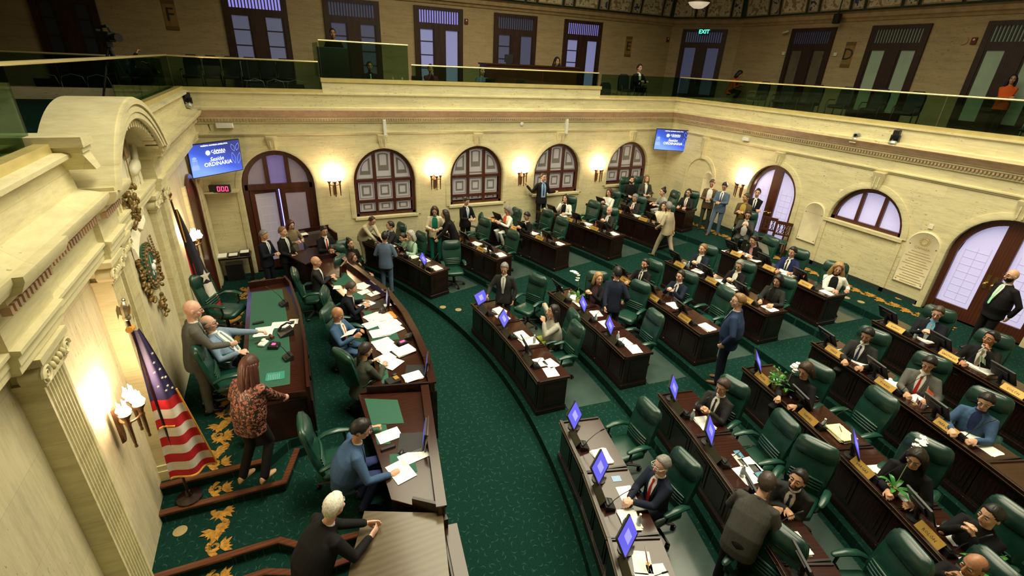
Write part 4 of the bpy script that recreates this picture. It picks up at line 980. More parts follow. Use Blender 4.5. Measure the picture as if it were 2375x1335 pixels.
# ---- round coat of arms on the centre panel
XS = -2.13
ys, zs_ = YZ(343, 617, XS)
t = thing('coat_of_arms', (XS, ys, zs_), 0, 'carved oval coat of arms with green enamel centre and gilt garlands on the rostrum wall', 'emblem')
def disc(m, x0, x1, ry, rz, n=32): m.loft([[(x, ry * k * math.cos(2 * PI * i / n), rz * k * math.sin(2 * PI * i / n)) for i in range(n)] for x, k in ((x0, 1), (x1, 1), (x1 + .005, .93))])
q = MB(); disc(q, 0, .05, .33, .36); q.obj('shield', M_GBAIZE, t)
q = MB()
for i in range(40): a = 2 * PI * i / 40; q.ell((.045, .335 * math.cos(a), .365 * math.sin(a)), (.02, .016, .016), 6, 5)
q.tube([(.055, .30 * math.cos(2 * PI * i / 32), .33 * math.sin(2 * PI * i / 32)) for i in range(33)], .010, 6); q.tube([(.055, .20 * math.cos(2 * PI * i / 32), .22 * math.sin(2 * PI * i / 32)) for i in range(33)], .009, 6)
q.obj('rim', M_GILT, t)
q = MB(); rnd = random.Random(5)
for i in range(18):
    a = 2 * PI * i / 18; q.ell((.06, .255 * math.cos(a), .28 * math.sin(a)), (.012, .035, .022), 7, 5)
q.obj('charges', plain('heraldic_red_gold', (.40, .16, .06), .5, .2, .5, 40), t)
q = MB(); q.ell((.07, 0, -.02), (.03, .08, .06), 10, 8); q.ell((.08, .07, .04), (.025, .035, .03), 8, 6); q.tube([(.06, -.06, -.06), (.06, -.06, -.13)], .014, 6); q.tube([(.06, .05, -.06), (.06, .05, -.13)], .014, 6); q.tube([(.05, -.02, .02), (.05, .0, .18)], .008, 5); q.obj('lamb', M_WHITE, t)
q = MB(); rnd = random.Random(9)
q.loft([[(.0, y, z), (.06, y, z + .02), (.03, y + .02, z + .16), (0, y, z + .18)] for y, z in ((-.52, .30), (-.40, .42), (-.22, .50), (0, .58), (.16, .64))]); q.tube([(.05, -.1, .62), (.08, .0, .72), (.06, .12, .76), (.05, .16, .66)], [.05, .06, .05, .02], 8)
q.obj('ribbon', M_CREAM, t)
q = MB()
for sgn, a0, a1, k in ((-1, 150, 235, 26), (1, -55, 10, 12)):
    for i in range(k):
        a = R(a0 + (a1 - a0) * i / k); rr = rnd.uniform(.43, .56); q.ell((rnd.uniform(.02, .06), rr * math.cos(a), rr * 1.05 * math.sin(a)), (.03, .06, .03), 7, 5, Euler((a + rnd.uniform(-.6, .6), 0, 0)).to_matrix())
for i in range(22): q.ell((rnd.uniform(.02, .08), rnd.uniform(-.16, .2), rnd.uniform(-.82, -.55)), (.03, .05, .028), 7, 5, Euler((rnd.uniform(0, 3), 0, 0)).to_matrix())
for i in range(8): q.ell((.03, .44 + i * .012, .34 - i * .05), (.018, .04, .02), 6, 5)
for i in range(8): q.ell((.02, rnd.uniform(-.2, -.05), rnd.uniform(.62, .72)), (.03, .04, .025), 6, 5)
q.obj('carved_leaves', M_GILT, t)
# ---- flags on poles
def flag(name, base, topz, lean, build, lab, finial):
    t = thing(name, base, 0, lab, 'flag')
    q = MB(); q.lathe([(.16, 0), (.16, .04), (.05, .07), (.03, .14), (.0, .14)], 16); q.obj('base', M_MAH, t)
    top = Vector((lean[0], lean[1], topz - base[2])); q = MB(); q.tube([(0, 0, .1), tuple(top)], .018, 8); q.obj('pole', M_MAH, t)
    finial(t, top); build(t, top); return t
def eagle(t, top):
    q = MB(); q.M = Matrix.Translation(top); q.ell((0, 0, .03), (.04, .04, .04), 10, 8); q.tube([(0, 0, .05), (0, .02, .14), (0, .05, .19)], [.035, .04, .02], 8, round_ends=True); q.ell((0, .07, .21), (.022, .035, .022), 8, 6)
    for s in (-1, 1): q.loft([[(s * .03, .0, .06), (s * .03, .03, .14)], [(s * .05, -.01, .08), (s * .055, .02, .18)], [(s * .065, -.03, .03), (s * .07, .0, .13)], [(s * .065, -.04, -.04), (s * .07, -.02, .04)]], False, False, False)
    q.obj('finial', plain('silver_gilt', (.72, .62, .46), .25, 1), t)
def spear(t, top):
    q = MB(); q.M = Matrix.Translation(top); q.lathe([(.012, 0), (.03, .03), (.012, .06), (.045, .12), (.0, .30)], 4); q.obj('finial', M_BRASS, t)
def cloth_grid(f, nu, nv): # f(u, v) -> point
    return [[f(i / nu, j / nv) for i in range(nu + 1)] for j in range(nv + 1)]
def grid_mesh(q, g, cells):
    vs = [p for r in g for p in r]; n = len(g[0]); q.add(vs, [])
    o = len(q.v) - len(vs)
    for j in range(len(g) - 1):
        for i in range(n - 1):
            q.f.append((o + j * n + i, o + j * n + i + 1, o + (j + 1) * n + i + 1, o + (j + 1) * n + i)); q.mi.append(cells(i / (n - 1), (j + .5) / (len(g) - 1)))
M_FR = plain('flag_red', (.50, .012, .02), .7, 0, .1, 12); M_FWH = plain('flag_white', (.72, .66, .58), .7, 0, .08, 12); M_FB = plain('flag_blue', (.028, .022, .085), .7, 0, .1, 12); M_FRINGE = plain('flag_fringe', (.62, .30, .05), .6, 0, .25, 60); M_FNAVY = plain('flag_dark_navy', (.012, .014, .03), .7)
def us_flag(t, top):
    # the fly hangs in folds from the hoist along the pole; canton on top, stripes running down the cloth
    Lh = 1.95
    def f(u, v):   # u across the folded width, v down
        w = .07 + .50 * v ** .85; fold = math.sin(u * 2.6 * PI + v * 1.2) * (.015 + .05 * v)
        c = top.lerp(Vector((0, 0, .1)), .05 + .80 * v) + Vector((.03, .0, 0))
        return c + Vector((w * (u - .25) * .80 - fold * .5, w * (u - .35) * .55 + fold * .8, -.16 * u * v))
    nu, nv = 30, 62
    def cells(u, v):
        j = int(v * 62)
        return 2 if j < 27 else ((j - 27) // 4) % 2
    q = MB(); grid_mesh(q, cloth_grid(f, nu, nv), cells); q.obj('cloth', [M_FR, M_FWH, M_FB], t, True, 180)
    q = MB(); q.tube([f(i / 20, 1) + Vector((.004, 0, -.012)) for i in range(21)], .016, 6); q.tube([f(1, j / 20) + Vector((.004, 0, 0)) for j in range(8, 21)], .011, 6); q.tube([f(i / 8, .62) + Vector((.025, 0, 0)) for i in range(4)], .013, 6); q.tube([top + Vector((0, -.05, -.1)), top + Vector((0, .06, -.12))], .035, 8); q.obj('fringe', M_FRINGE, t)
    q = MB()
    for u, v in ((.72, .14), (.55, .19), (.70, .24), (.40, .25), (.62, .29), (.80, .30), (.70, .35), (.85, .38), (.55, .37), (.35, .34)):
        p = f(u, v); n_ = Vector((1, 0, 0)); s_ = .021
        pts = []
        for k in range(10): a = PI / 2 + k * PI / 5; r_ = s_ if k % 2 == 0 else s_ * .42; pts.append(p + Vector((.024 + r_ * math.cos(a) * .7, -.024 + r_ * math.cos(a) * .7, r_ * math.sin(a))))
        q.add(pts + [p + Vector((.025, -.025, 0))], [(k, (k + 1) % 10, 10) for k in range(10)])
    q.obj('star', M_WHITE, t, False)
def pr_flag(t, top):
    def f(u, v):
        w = .05 + .42 * v ** .9; fold = math.sin(u * 2.3 * PI + v) * (.012 + .045 * v)
        c = top.lerp(Vector((0, 0, .1)), .06 + .78 * v) + Vector((.03, 0, 0))
        return c + Vector((w * (u - .25) * .8 - fold * .5, w * (u - .35) * .5 + fold * .8, -.10 * u * v))
    def cells(u, v):
        if u < .20 + .1 * v and v > .35: return 0
        if v > .84: return 0
        if v > .70 and u > .4: return 1
        return 2
    q = MB(); grid_mesh(q, cloth_grid(f, 24, 40), cells); q.obj('cloth', [M_FR, M_FWH, M_FNAVY], t, True, 180)
    q = MB(); p = f(.55, .62); pts = []
    for k in range(10): a = PI / 2 + k * PI / 5; r_ = .15 if k % 2 == 0 else .062; pts.append(p + Vector((.05 + r_ * .6 * math.cos(a), -.04 + r_ * .45 * math.cos(a), r_ * math.sin(a))))
    q.add(pts + [p + Vector((.055, -.045, 0))], [(k, (k + 1) % 10, 10) for k in range(10)]); q.obj('star', M_FWH, t, False)
    q = MB(); q.tube([f(i / 16, 1) + Vector((.004, 0, -.012)) for i in range(17)], .016, 6); q.tube([f(.15, v / 10) + Vector((.02, 0, 0)) for v in range(4)], .012, 6); q.obj('fringe', M_FRINGE, t)
ub = ax(425, 1150, -1.85); flag('striped_flag', (-1.84, 6.12, .51), 3.48, (.06, -.28, 0), us_flag, 'red and white striped flag with white stars on dark blue, eagle finial, gold fringe', eagle)
flag('single_star_flag', (-1.86, 10.55, .68), 3.55, (-.16, .12, 0), pr_flag, 'flag with one big white star on dark blue and red folds, spear finial', spear)
# ---- torch sconces
M_FLAME = plain('lit_flame_glass', (1, .9, .7), .3, 0, 0, 5, 24, (1, .72, .45))
def sconce(M, lab, power=26, big=1.0):
    t = bpy.data.objects.new('torch_sconce', None); C.objects.link(t); t.matrix_world = M; tag(t, lab, 'wall lamp', 'torch sconces on the walls')
    q = MB()   # local: x along wall, y up, z out
    q.loft([[(x * k, y, 0) for x, k in ((-.05, 1), (.05, 1))] + [(.05 * k, y, .03), (-.05 * k, y, .03)] for y, k in ((-.34, .3), (-.28, .9), (-.1, 1), (.05, .7), (.12, .2))]); q.obj('back_plate', M_BRONZE, t)
    q = MB(); q.tube([(.15 * math.sin(2 * PI * i / 20), .0, .15 + .10 * math.cos(2 * PI * i / 20)) for i in range(21)], .014, 8); q.tube([(0, -.05, .02), (0, 0, .06)], .02, 8); q.obj('ring', M_BRONZE, t)
    for x, z in ((-.15, .15), (.15, .15), (0, .25)):
        q = MB(); q.M = Matrix.Translation((x, 0, z)) @ Matrix.Rotation(-PI / 2, 4, 'X'); q.lathe([(.0, -.36), (.018, -.34), (.012, -.30), (.016, -.28), (.022, -.05), (.030, -.02), (.022, .0), (.03, .05), (.06, .10), (.064, .12), (.05, .12), (0, .11)], 10); tr = q.obj('torch', M_BRONZE, t)
        q = MB()
        for k in range(4): a = k * PI / 2; q.tube([(x + .02 * math.cos(a), .11, z + .02 * math.sin(a)), (x + .05 * math.cos(a), .17, z + .05 * math.sin(a)), (x + .035 * math.cos(a + .4), .23, z + .035 * math.sin(a + .4)), (x + .04 * math.cos(a), .29, z + .04 * math.sin(a))], [.018, .026, .018, .003], 6)
        q.obj('flame_shade', M_FLAME, tr)
    ld = bpy.data.lights.new('sconce_light', 'POINT'); ld.energy = power; ld.color = (1, .70, .46); ld.shadow_soft_size = .10; lo = bpy.data.objects.new('sconce_light', ld); C.objects.link(lo); lo.parent = t; lo.location = (0, .30, .20)
    return t
for i, (px, py, lab) in enumerate(((775, 425, 'lit torch sconce between the arched far door and the first window'), (1008, 412, 'lit torch sconce between the first and second arched windows from the door'), (1208, 405, 'lit torch sconce the man in the dark blazer reaches for'), (1384, 398, 'lit torch sconce beside the last small arched window'))):
    p = ay(px, py, YF); sconce(face_matrix((p.x, YF, p.z), (1, 0, 0), (0, 0, 1)), lab, 30)
p = ax(1722, 432, XR); sconce(face_matrix((XR, p.y, p.z), (0, -1, 0), (0, 0, 1)), 'lit torch sconce behind the standing men by the door', 34)
p = ax(288, 955, -2.02); sconce(face_matrix((-2.12, p.y, p.z - .05), (0, 1, 0), (0, 0, 1)), 'big lit torch sconce beside the striped flag', 30)
p = ax(440, 565, -2.1); sconce(face_matrix((-2.15, p.y, p.z), (0, 1, 0), (0, 0, 1)), 'lit torch sconce behind the single star flag', 26)
# ---------------------------------------------------------------- desks, chairs and what stands on the desks
ROWN = ['', 'front', 'second', 'third', 'fourth', 'fifth', 'sixth']
BLK = {'F': 'far block', 'M': 'middle block', 'N': 'near block'}
UNITS = {}
ENDS = {('M', 1): (7.76, -5.53, 3), ('M', 2): (5.68, -5.28, 3), ('M', 3): (5.0, -5.0, 3), ('M', 4): (4.75, -4.7, 3), ('M', 5): (3.72, -4.62, 3),
        ('N', 1): (-9.85, -22.7, 3), ('N', 2): (-9.4, -27.9, 5), ('N', 3): (-8.82, -25.4, 5), ('N', 4): (-8.12, -20.3, 4), ('N', 5): (-7.57, -18.6, 4),
        ('F', 1): (29.3, 16.1, 3), ('F', 2): (26.0, 14.12, 3), ('F', 3): (23.3, 12.44, 3), ('F', 4): (20.6, 10.87, 3), ('F', 5): (18.4, 9.75, 3), ('F', 6): (15.9, 10.9, 2)}
ORD = {3: ['far', 'middle', 'near'], 2: ['far', 'near'], 4: ['far', 'second', 'third', 'near'], 5: ['far', 'second', 'third', 'fourth', 'near']}
for (g, k), (a0, a1, n) in ENDS.items():
    for i in range(n):
        a = a0 + (a1 - a0) * (i + .5) / n; UNITS[g, k, i] = (a, RF[k], 2 * (RF[k] + .3) * math.tan(R(abs(a1 - a0) / n / 2)), T * k, '%s desk of the %s row, %s' % (ORD[n][i], ROWN[k], BLK[g]))
def U(g, k, i, x, y, z=0):    # desk-local point (x toward the sitter, y along the row) -> world
    a, r, w, zf, lab = UNITS[g, k, i]; c, s = math.cos(R(a)), math.sin(R(a)); px, py = polar(r, a)
    return Vector((px + c * x - s * y, py + s * x + c * y, zf + z))
DESKC = {}
def desk_proto(w):
    h = w / 2 - .004; t = thing('bench_desk')
    q = MB(); q.box(-.03, -h, 0, .60, h, .11, .012); q.box(-.015, -h + .004, .11, .585, h - .004, .13); q.obj('plinth', M_MAH, t, False)
    q = MB(); q.box(.0, -h + .01, .13, .05, h - .01, .735)
    for y0, y1 in ((-h + .07, -.03), (.03, h - .07)):
        q.box(-.012, y0, .20, .0, y1, .66); q.box(-.020, y0 + .05, .25, -.012, y1 - .05, .61, .006)
    q.obj('front_panel', M_MAH, t, False)
    for s in (-1, 1):
        q = MB(); y0, y1 = sorted((s * (h - .01), s * (h - .05))); q.box(.05, y0, .13, .57, y1, .735)
        yo = s * (h - .008); q.box(.11, min(yo, yo + s * .006), .2, .51, max(yo, yo + s * .006), .66); q.box(.17, min(yo, yo + s * .009), .27, .45, max(yo, yo + s * .009), .6); q.obj('side_panel', M_MAH, t, False)
    q = MB(); q.box(-.045, -h, .715, .64, h, .755, .008); q.obj('desktop', M_TOP, t, False)
    q = MB(); q.box(-.05, -h, .75, -.005, h, .80, .006); q.box(-.062, -h, .735, -.045, h, .752)
    for s in (-1, 1):
        y0, y1 = sorted((s * h, s * (h - .028))); q.box(-.005, y0, .75, .62, y1, .775)
    q.obj('rim', M_MAH, t, False)
    q = MB(); q.box(-.052, -h, .7995, -.047, h, .8015); q.box(-.064, -h, .7515, -.060, h, .753); q.obj('brass_line', plain('worn_edge_line', (.22, .14, .07), .3, .3), t, False)
    return t
for key, (a, r, w, zf, lab) in UNITS.items():
    px, py = polar(r, a); wk = round(w, 2)
    if wk not in DESKC:
        t = desk_proto(w); t.location = (px, py, zf); t.rotation_euler = (0, 0, R(a)); tag(t, 'dark mahogany bench desk, ' + lab.replace(' desk of', ' one of'), 'desk', 'mahogany bench desks'); DESKC[wk] = t
    else: dup(DESKC[wk], (px, py, zf), R(a), 'dark mahogany bench desk, ' + lab.replace(' desk of', ' one of'), 'mahogany bench desks', 'desk')
# chairs: local +x is the way the sitter faces
def chair_proto():
    t = thing('swivel_chair'); tilt = Matrix.Translation((-.20, 0, .50)) @ Matrix.Rotation(R(-12), 4, 'Y')
    q = MB(); q.loft([[(x * k + .03, y * k, z) for x, y in ((.27, -.20), (.27, .20), (.22, .255), (-.2, .25), (-.25, .2), (-.25, -.2), (-.2, -.25), (.22, -.255))] for z, k in ((.40, .86), (.425, .98), (.475, 1.0), (.505, .93), (.515, .7))]); q.obj('seat', M_LEATHER, t, True, 60)
    q = MB(); q.M = tilt
    prof = [(-.06, .20, .03), (.02, .235, .048), (.2, .265, .06), (.42, .275, .055), (.52, .272, .05), (.55, .27, .055), (.63, .265, .068), (.715, .24, .055), (.755, .185, .02)]
    rings = []
    for z, hw, th in prof:
        b = .035 * math.sin(max(0, min(1, (z + .05) / .5)) * PI)
        rings.append([(-th * .8, -hw * .8, z), (-th, 0, z), (-th * .8, hw * .8, z), (-th * .2, hw, z), (th * .7 - .0, hw * .93, z), (th + b * .4 - .012, hw * .6, z), (th + b * .5 - .01, 0, z), (th + b * .4 - .012, -hw * .6, z), (th * .7, -hw * .93, z), (-th * .2, -hw, z)])
    q.loft(rings)
    for i in range(4): z = .10 + i * .045; q.tube([(.048 + .004 * i, -.20, z), (.066 + .003 * i, -.1, z + .004), (.070 + .003 * i, 0, z + .006), (.066 + .003 * i, .1, z + .004), (.048 + .004 * i, .20, z)], [.012, .020, .021, .020, .012], 7)
    q.obj('backrest', M_LEATHER, t, True, 60)
    q = MB(); q.M = tilt; q.loft([[(.030, -.252 * k, z), (.088 * d, -.15 * k, z), (.100 * d, 0, z), (.088 * d, .15 * k, z), (.030, .252 * k, z)] for z, k, d in ((.49, .92, .5), (.535, 1.04, .9), (.615, 1.04, 1.0), (.69, .99, .9), (.735, .78, .5))], True, True, False); q.obj('headrest', M_LEATHERD, t, True, 60)
    for s in (-1, 1):
        q = MB(); q.tube([(-.20, s * .285, .66), (-.10, s * .295, .71), (.06, s * .30, .715), (.18, s * .295, .69)], [.036, .048, .050, .036], 10, .62, (0, 0, 1), True); a = q.obj('armrest', M_LEATHER, t)
        q = MB(); q.tube([(.12, s * .295, .68), (.14, s * .29, .55), (.05, s * .25, .42)], .018, 8); q.obj('arm_support', M_BLACK, a)
    q = MB(); q.lathe([(.03, .10), (.03, .28), (.045, .28), (.045, .37), (.13, .38), (.13, .41), (0, .41)], 12); q.obj('gas_column', M_BLACK, t)
    for i in range(5):
        an = 2 * PI * i / 5 + .3; c, s = math.cos(an), math.sin(an); q = MB(); q.tube([(0, 0, .13), (c * .15, s * .15, .115), (c * .29, s * .29, .085)], [.032, .026, .02], 8, .7, (0, 0, 1)); l = q.obj('leg', M_BLACK, t)
        q = MB(); q.M = Matrix.Translation((c * .29, s * .29, .035)) @ Matrix.Rotation(an + .6, 4, 'Z'); q.tube([(0, -.028, 0), (0, .028, 0)], .033, 10); q.box(-.012, -.012, .0, .012, .012, .06); q.obj('caster', M_BLACK, l)
    return t
CHAIR = [None]
def chair(x, y, zf, yaw, lab, z=0, s=1.04):
    lab = 'green leather swivel chair ' + lab
    if CHAIR[0] is None:
        CHAIR[0] = chair_proto(); t = CHAIR[0]; t.location = (x, y, zf); t.rotation_euler = (0, 0, R(yaw)); t.scale = (s, s, s); return tag(t, lab, 'chair', 'green leather swivel chairs')
    t = dup(CHAIR[0], (x, y, zf), R(yaw), lab, 'green leather swivel chairs', 'chair'); t.scale = (s, s, s); return t
def seat_chair(g, k, i, lab, px=None, yaw=None, dx=0, dy=0):
    a, r, w, zf, l = UNITS[g, k, i]
    if px: p = az(px[0], px[1], zf + .88)
    else: p = U(g, k, i, 1.02 + dx, dy)
    yw = 180 + a if yaw is None else yaw
    if px: p = Vector((p.x + .26 * math.cos(R(yw)), p.y + .26 * math.sin(R(yw)), zf))
    return chair(p.x, p.y, zf, yw, lab)
# ---- monitors on tilting stands
M_SCR = plain('lit_screen_blue', (.05, .05, .3), .25, 0, 0, 5, .9, (.10, .09, .62)); M_SCRW = plain('screen_window', (.2, .2, .5), .3, 0, 0, 5, .9, (.24, .23, .74)); M_SCROFF = plain('dark_screen', (.008, .009, .014), .15); M_SCRG = plain('grey_screen', (.1, .1, .14), .3, 0, 0, 5, .55, (.45, .45, .7))
def monitor_proto(on):
    t = thing('monitor'); S = Matrix.Translation((0, 0, .20)) @ Matrix.Rotation(R(-30), 4, 'Y')
    q = MB(); q.lathe([(.085, 0), (.085, .012), (.03, .02), (.022, .10), (0, .10)], 12); q.tube([(0, 0, .05), (-.03, 0, .13), (-.02, 0, .2)], .022, 8); q.obj('stand', M_BLACK, t)
    q = MB(); q.M = S; q.box(-.022, -.185, -.12, .0, .185, .135, .008); q.box(-.04, -.09, -.06, -.022, .09, .08); q.obj('casing', M_BLACK, t, False)
    q = MB(); q.M = S; q.add([(.002, -.17, -.10), (.002, .17, -.10), (.002, .17, .12), (.002, -.17, .12)], [(0, 1, 2, 3)])
    if on:
        q.cur = 1; q.add([(.004, -.06, -.05), (.004, .06, -.05), (.004, .06, .06), (.004, -.06, .06)], [(0, 1, 2, 3)])
    q.obj('screen', [M_SCR if on else M_SCROFF, M_SCRW], t, False); t.scale = (1.15,) * 3; return t
MON = {}
def monitor(p, yaw, on, lab):
    lab = ('blue-lit' if on else 'dark') + ' monitor on the ' + lab
    if on not in MON:
        MON[on] = monitor_proto(on); t = MON[on]; t.location = p; t.rotation_euler = (0, 0, R(yaw)); return tag(t, lab, 'monitor', 'desk monitors')
    return dup(MON[on], p, R(yaw), lab, 'desk monitors', 'monitor')
# ---- microphone console: wedge box, hand-set, gooseneck
def console_proto():
    t = thing('microphone_console')
    q = MB(); q.loft([[(-.07, -.085, z0), (.07, -.085, z1), (.07, .085, z1), (-.07, .085, z0)] for z0, z1 in ((0, 0), (.09, .045))]); q.box(-.05, -.07, .07, -.02, .07, .105, .01); q.obj('console', M_BLACK, t, False)
    q = MB(); q.lathe([(.0, .05), (.036, .05), (.036, .062), (0, .062)], 12, (.02, .03, .0)); q.obj('dial', M_DARK, t)
    q = MB(); q.tube([(-.02, -.06, .08), (.03, -.075, .2), (.12, -.10, .33), (.20, -.12, .41)], [.006, .005, .0045, .004], 6); q.tube([(.19, -.117, .40), (.235, -.13, .44)], .010, 8, round_ends=True); q.obj('gooseneck', M_BLACK, t); return t
CON = [None]
def console(p, yaw, lab):
    lab = 'black gooseneck microphone console on the ' + lab
    if CON[0] is None:
        CON[0] = console_proto(); t = CON[0]; t.location = p; t.rotation_euler = (0, 0, R(yaw)); return tag(t, lab, 'microphone', 'desk microphone consoles')
    return dup(CON[0], p, R(yaw), lab, 'desk microphone consoles', 'microphone')
# ---- gold name plates leaning back on the desk rim
NAMES = ['ROLÓN', 'PÉREZ', 'TORRES', 'MÁRQUEZ', 'RAMOS', 'SANTIAGO', 'COLÓN', 'RIVERA', 'ORTIZ', 'MEDINA', 'PEÑA', 'NIEVES', 'VARGAS']
M_PLATED = plain('gold_plate_painted_shade', (.035, .035, .018), .4, .4)  # gold plates of the front rows, their dark reflection put into the colour
NP = [0]
def nameplate(g, k, i, y=.08, dark=False):
    a = UNITS[g, k, i][0]; p = U(g, k, i, .02, y, .80); t = thing('name_plate', p, R(a), 'gold name plate with dark lettering on the %s' % UNITS[g, k, i][4] if not dark else 'gold name plate with painted-in shade on the %s' % UNITS[g, k, i][4], 'name plate', 'desk name plates')
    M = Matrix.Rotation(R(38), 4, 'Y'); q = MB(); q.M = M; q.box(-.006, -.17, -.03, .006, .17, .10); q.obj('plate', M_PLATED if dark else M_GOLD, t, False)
    q = MB(); q.box(.0, -.15, -.045, .05, .15, .0); q.obj('rest', M_MAH, t, False)
    if not dark:
        NP[0] += 1; me = text_mesh(NAMES[NP[0] % len(NAMES)], .052, .001, res=1)
        me.transform(M @ face_matrix((-.0075, 0, .035), (0, -1, 0), (0, 0, 1))); mobj('lettering', me, M_INK, t)
# ---- paper, bottles, cups, phones, pots
def sheets(P, yaw, w, h, lab, n=1, mat=None, cat='paper', grp='papers on the desks', name='paper_sheet'):
    q = MB(); rnd = random.Random(int(P[0] * 1000) + n); z = 0
    for j in range(n):
        a = rnd.uniform(-.12, .12) if n > 1 else 0; c, s = math.cos(a), math.sin(a); dx, dy = (rnd.uniform(-.012, .012), rnd.uniform(-.012, .012)) if n > 1 else (0, 0)
        th = .0018 if n < 4 else .004
        q.loft([[(c * x - s * y + dx, s * x + c * y + dy, zz) for x, y in ((-w / 2, -h / 2), (w / 2, -h / 2), (w / 2, h / 2), (-w / 2, h / 2))] for zz in (z, z + th)]); z += th + .0004
    q.cur = 1
    for j in range(7): yy = h * (.36 - .1 * j); ww = w * (.36 - .1 * ((j * 5) % 3) / 2); q.add([(-w * .38, yy, z + .0004), (ww, yy, z + .0004), (ww, yy + h * .012, z + .0004), (-w * .38, yy + h * .012, z + .0004)], [(0, 1, 2, 3)])
    o = q.obj(name, [mat or M_PAPER, plain('print_grey', (.55, .55, .52), .7)], None, False); o.location = P; o.rotation_euler = (0, 0, R(yaw)); return tag(o, lab, cat, grp)
M_BOT = plain('clear_bottle', (.72, .78, .74), .1, 0, 0, 5, spec=.8); M_BOT.node_tree.nodes['Principled BSDF'].inputs['Transmission Weight'].default_value = .35
M_BLABEL = plain('bottle_label', (.45, .62, .75), .5)
BOT = [None]
def bottle(P, lab):
    lab = 'clear plastic water bottle ' + lab
    if BOT[0] is None:
        t = thing('water_bottle', P, 0, lab, 'bottle', 'water bottles'); BOT[0] = t
        q = MB(); q.lathe([(0, 0), (.030, 0), (.032, .02), (.029, .05), (.032, .07), (.031, .12), (.014, .165), (.013, .185), (0, .185)], 14); q.obj('bottle_body', M_BOT, t)
        q = MB(); q.lathe([(.0325, .06), (.0325, .105)], 14); q.obj('bottle_label', M_BLABEL, t)
        q = MB(); q.lathe([(0, .18), (.015, .18), (.015, .2), (0, .2)], 12); q.obj('cap', M_WHITE, t); return t
    return dup(BOT[0], P, 0, lab, 'water bottles', 'bottle')
def phone_lit(P, yaw, lab, lit=True):
    t = thing('mobile_phone', P, R(yaw), lab, 'phone'); q = MB(); q.box(-.04, -.08, 0, .04, .08, .009, .003); q.obj('case', M_BLACK, t, False); q = MB(); q.box(-.035, -.073, .009, .035, .073, .0098); q.obj('screen', M_SCRW if lit else M_SCROFF, t, False); return t
M_POT = plain('gold_foil_pot', (.50, .36, .12), .35, .5, .25, 30); M_LEAF = plain('orchid_leaf', (.035, .20, .03), .35, 0, .3, 9); M_PETAL = plain('white_petal', (.85, .80, .76), .6, 0, .05, 20); M_STEM = plain('green_stem', (.16, .22, .07), .6); M_MOSS = plain('moss', (.16, .13, .05), .9, 0, .4, 40)
def orchid(P, lab, spray=None, leaves=5, s=1.0, bushy=False):
    t = thing('potted_orchid', P, 0, lab, 'plant'); q = MB(); q.lathe([(0, 0), (.055, 0), (.062, .03), (.07, .12), (.072, .125), (.062, .125), (.058, .10), (0, .10)], 16); q.obj('pot', M_POT, t)
    q = MB(); q.ell((0, 0, .115), (.06, .06, .02), 10, 6); q.obj('moss', M_MOSS, t)
    q = MB(); rnd = random.Random(len(lab) + leaves)
    for i in range(leaves):
        a = 2 * PI * i / leaves + rnd.uniform(-.3, .3); ln = rnd.uniform(.14, .24) * s; w = .030; c, s_ = math.cos(a), math.sin(a); rise = rnd.uniform(.05, .16)
        rings = []
        for k in range(7):
            u = k / 6; r_ = ln * u; z = .12 + rise * math.sin(u * 2.0) - .02 * u; ww = w * math.sin(PI * (.08 + .90 * u)) ** .7
            rings.append([(c * r_ - s_ * ww, s_ * r_ + c * ww, z), (c * r_, s_ * r_, z - .010), (c * r_ + s_ * ww, s_ * r_ - c * ww, z)])
        q.loft(rings, False, False, False)
    if bushy:
        for i in range(70):
            a = rnd.uniform(0, 2 * PI); r_ = rnd.uniform(.0, .14); z = rnd.uniform(.12, .40); ln = .05; d_ = Vector((math.cos(a), math.sin(a), rnd.uniform(-.4, .8))).normalized() * ln; p = Vector((math.cos(a) * r_, math.sin(a) * r_, z)); e = d_.orthogonal().normalized() * .014
            q.add([p, p + d_ * .5 + e, p + d_, p + d_ * .5 - e], [(0, 1, 2, 3)])
    q.obj('leaf', M_LEAF, t, True, 180)
    if spray:
        q = MB(); pts = [Vector((0, 0, .12)), Vector((spray[0] * .2, spray[1] * .2, .12 + spray[2] * .6)), Vector((spray[0] * .6, spray[1] * .6, .12 + spray[2] * .95)), Vector((spray[0], spray[1], .12 + spray[2] * .9))]
        q.tube(pts, [.005, .005, .004, .003], 6); q.obj('stem', M_STEM, t)
        q = MB()
        for i in range(spray[3]):
            u = .45 + .55 * i / max(1, spray[3] - 1); k = min(2, int(u * 3)); p = pts[k].lerp(pts[k + 1], u * 3 - k) + Vector((rnd.uniform(-.035, .035), rnd.uniform(-.035, .035), rnd.uniform(-.02, .03)))
            for m in range(5):
                a = 2 * PI * m / 5 + rnd.uniform(-.2, .2); q.ell(p + Vector((math.cos(a) * .022, math.sin(a) * .022, .004)), (.026, .020, .009), 7, 5, Euler((0, -.4, a)).to_matrix())
        q.obj('blossom', M_PETAL, t)
    elif spray is None and not bushy:
        q = MB(); q.tube([(0, 0, .12), (.03, -.02, .25), (.07, -.06, .38)], .004, 6); q.obj('stem', M_STEM, t)
    return t
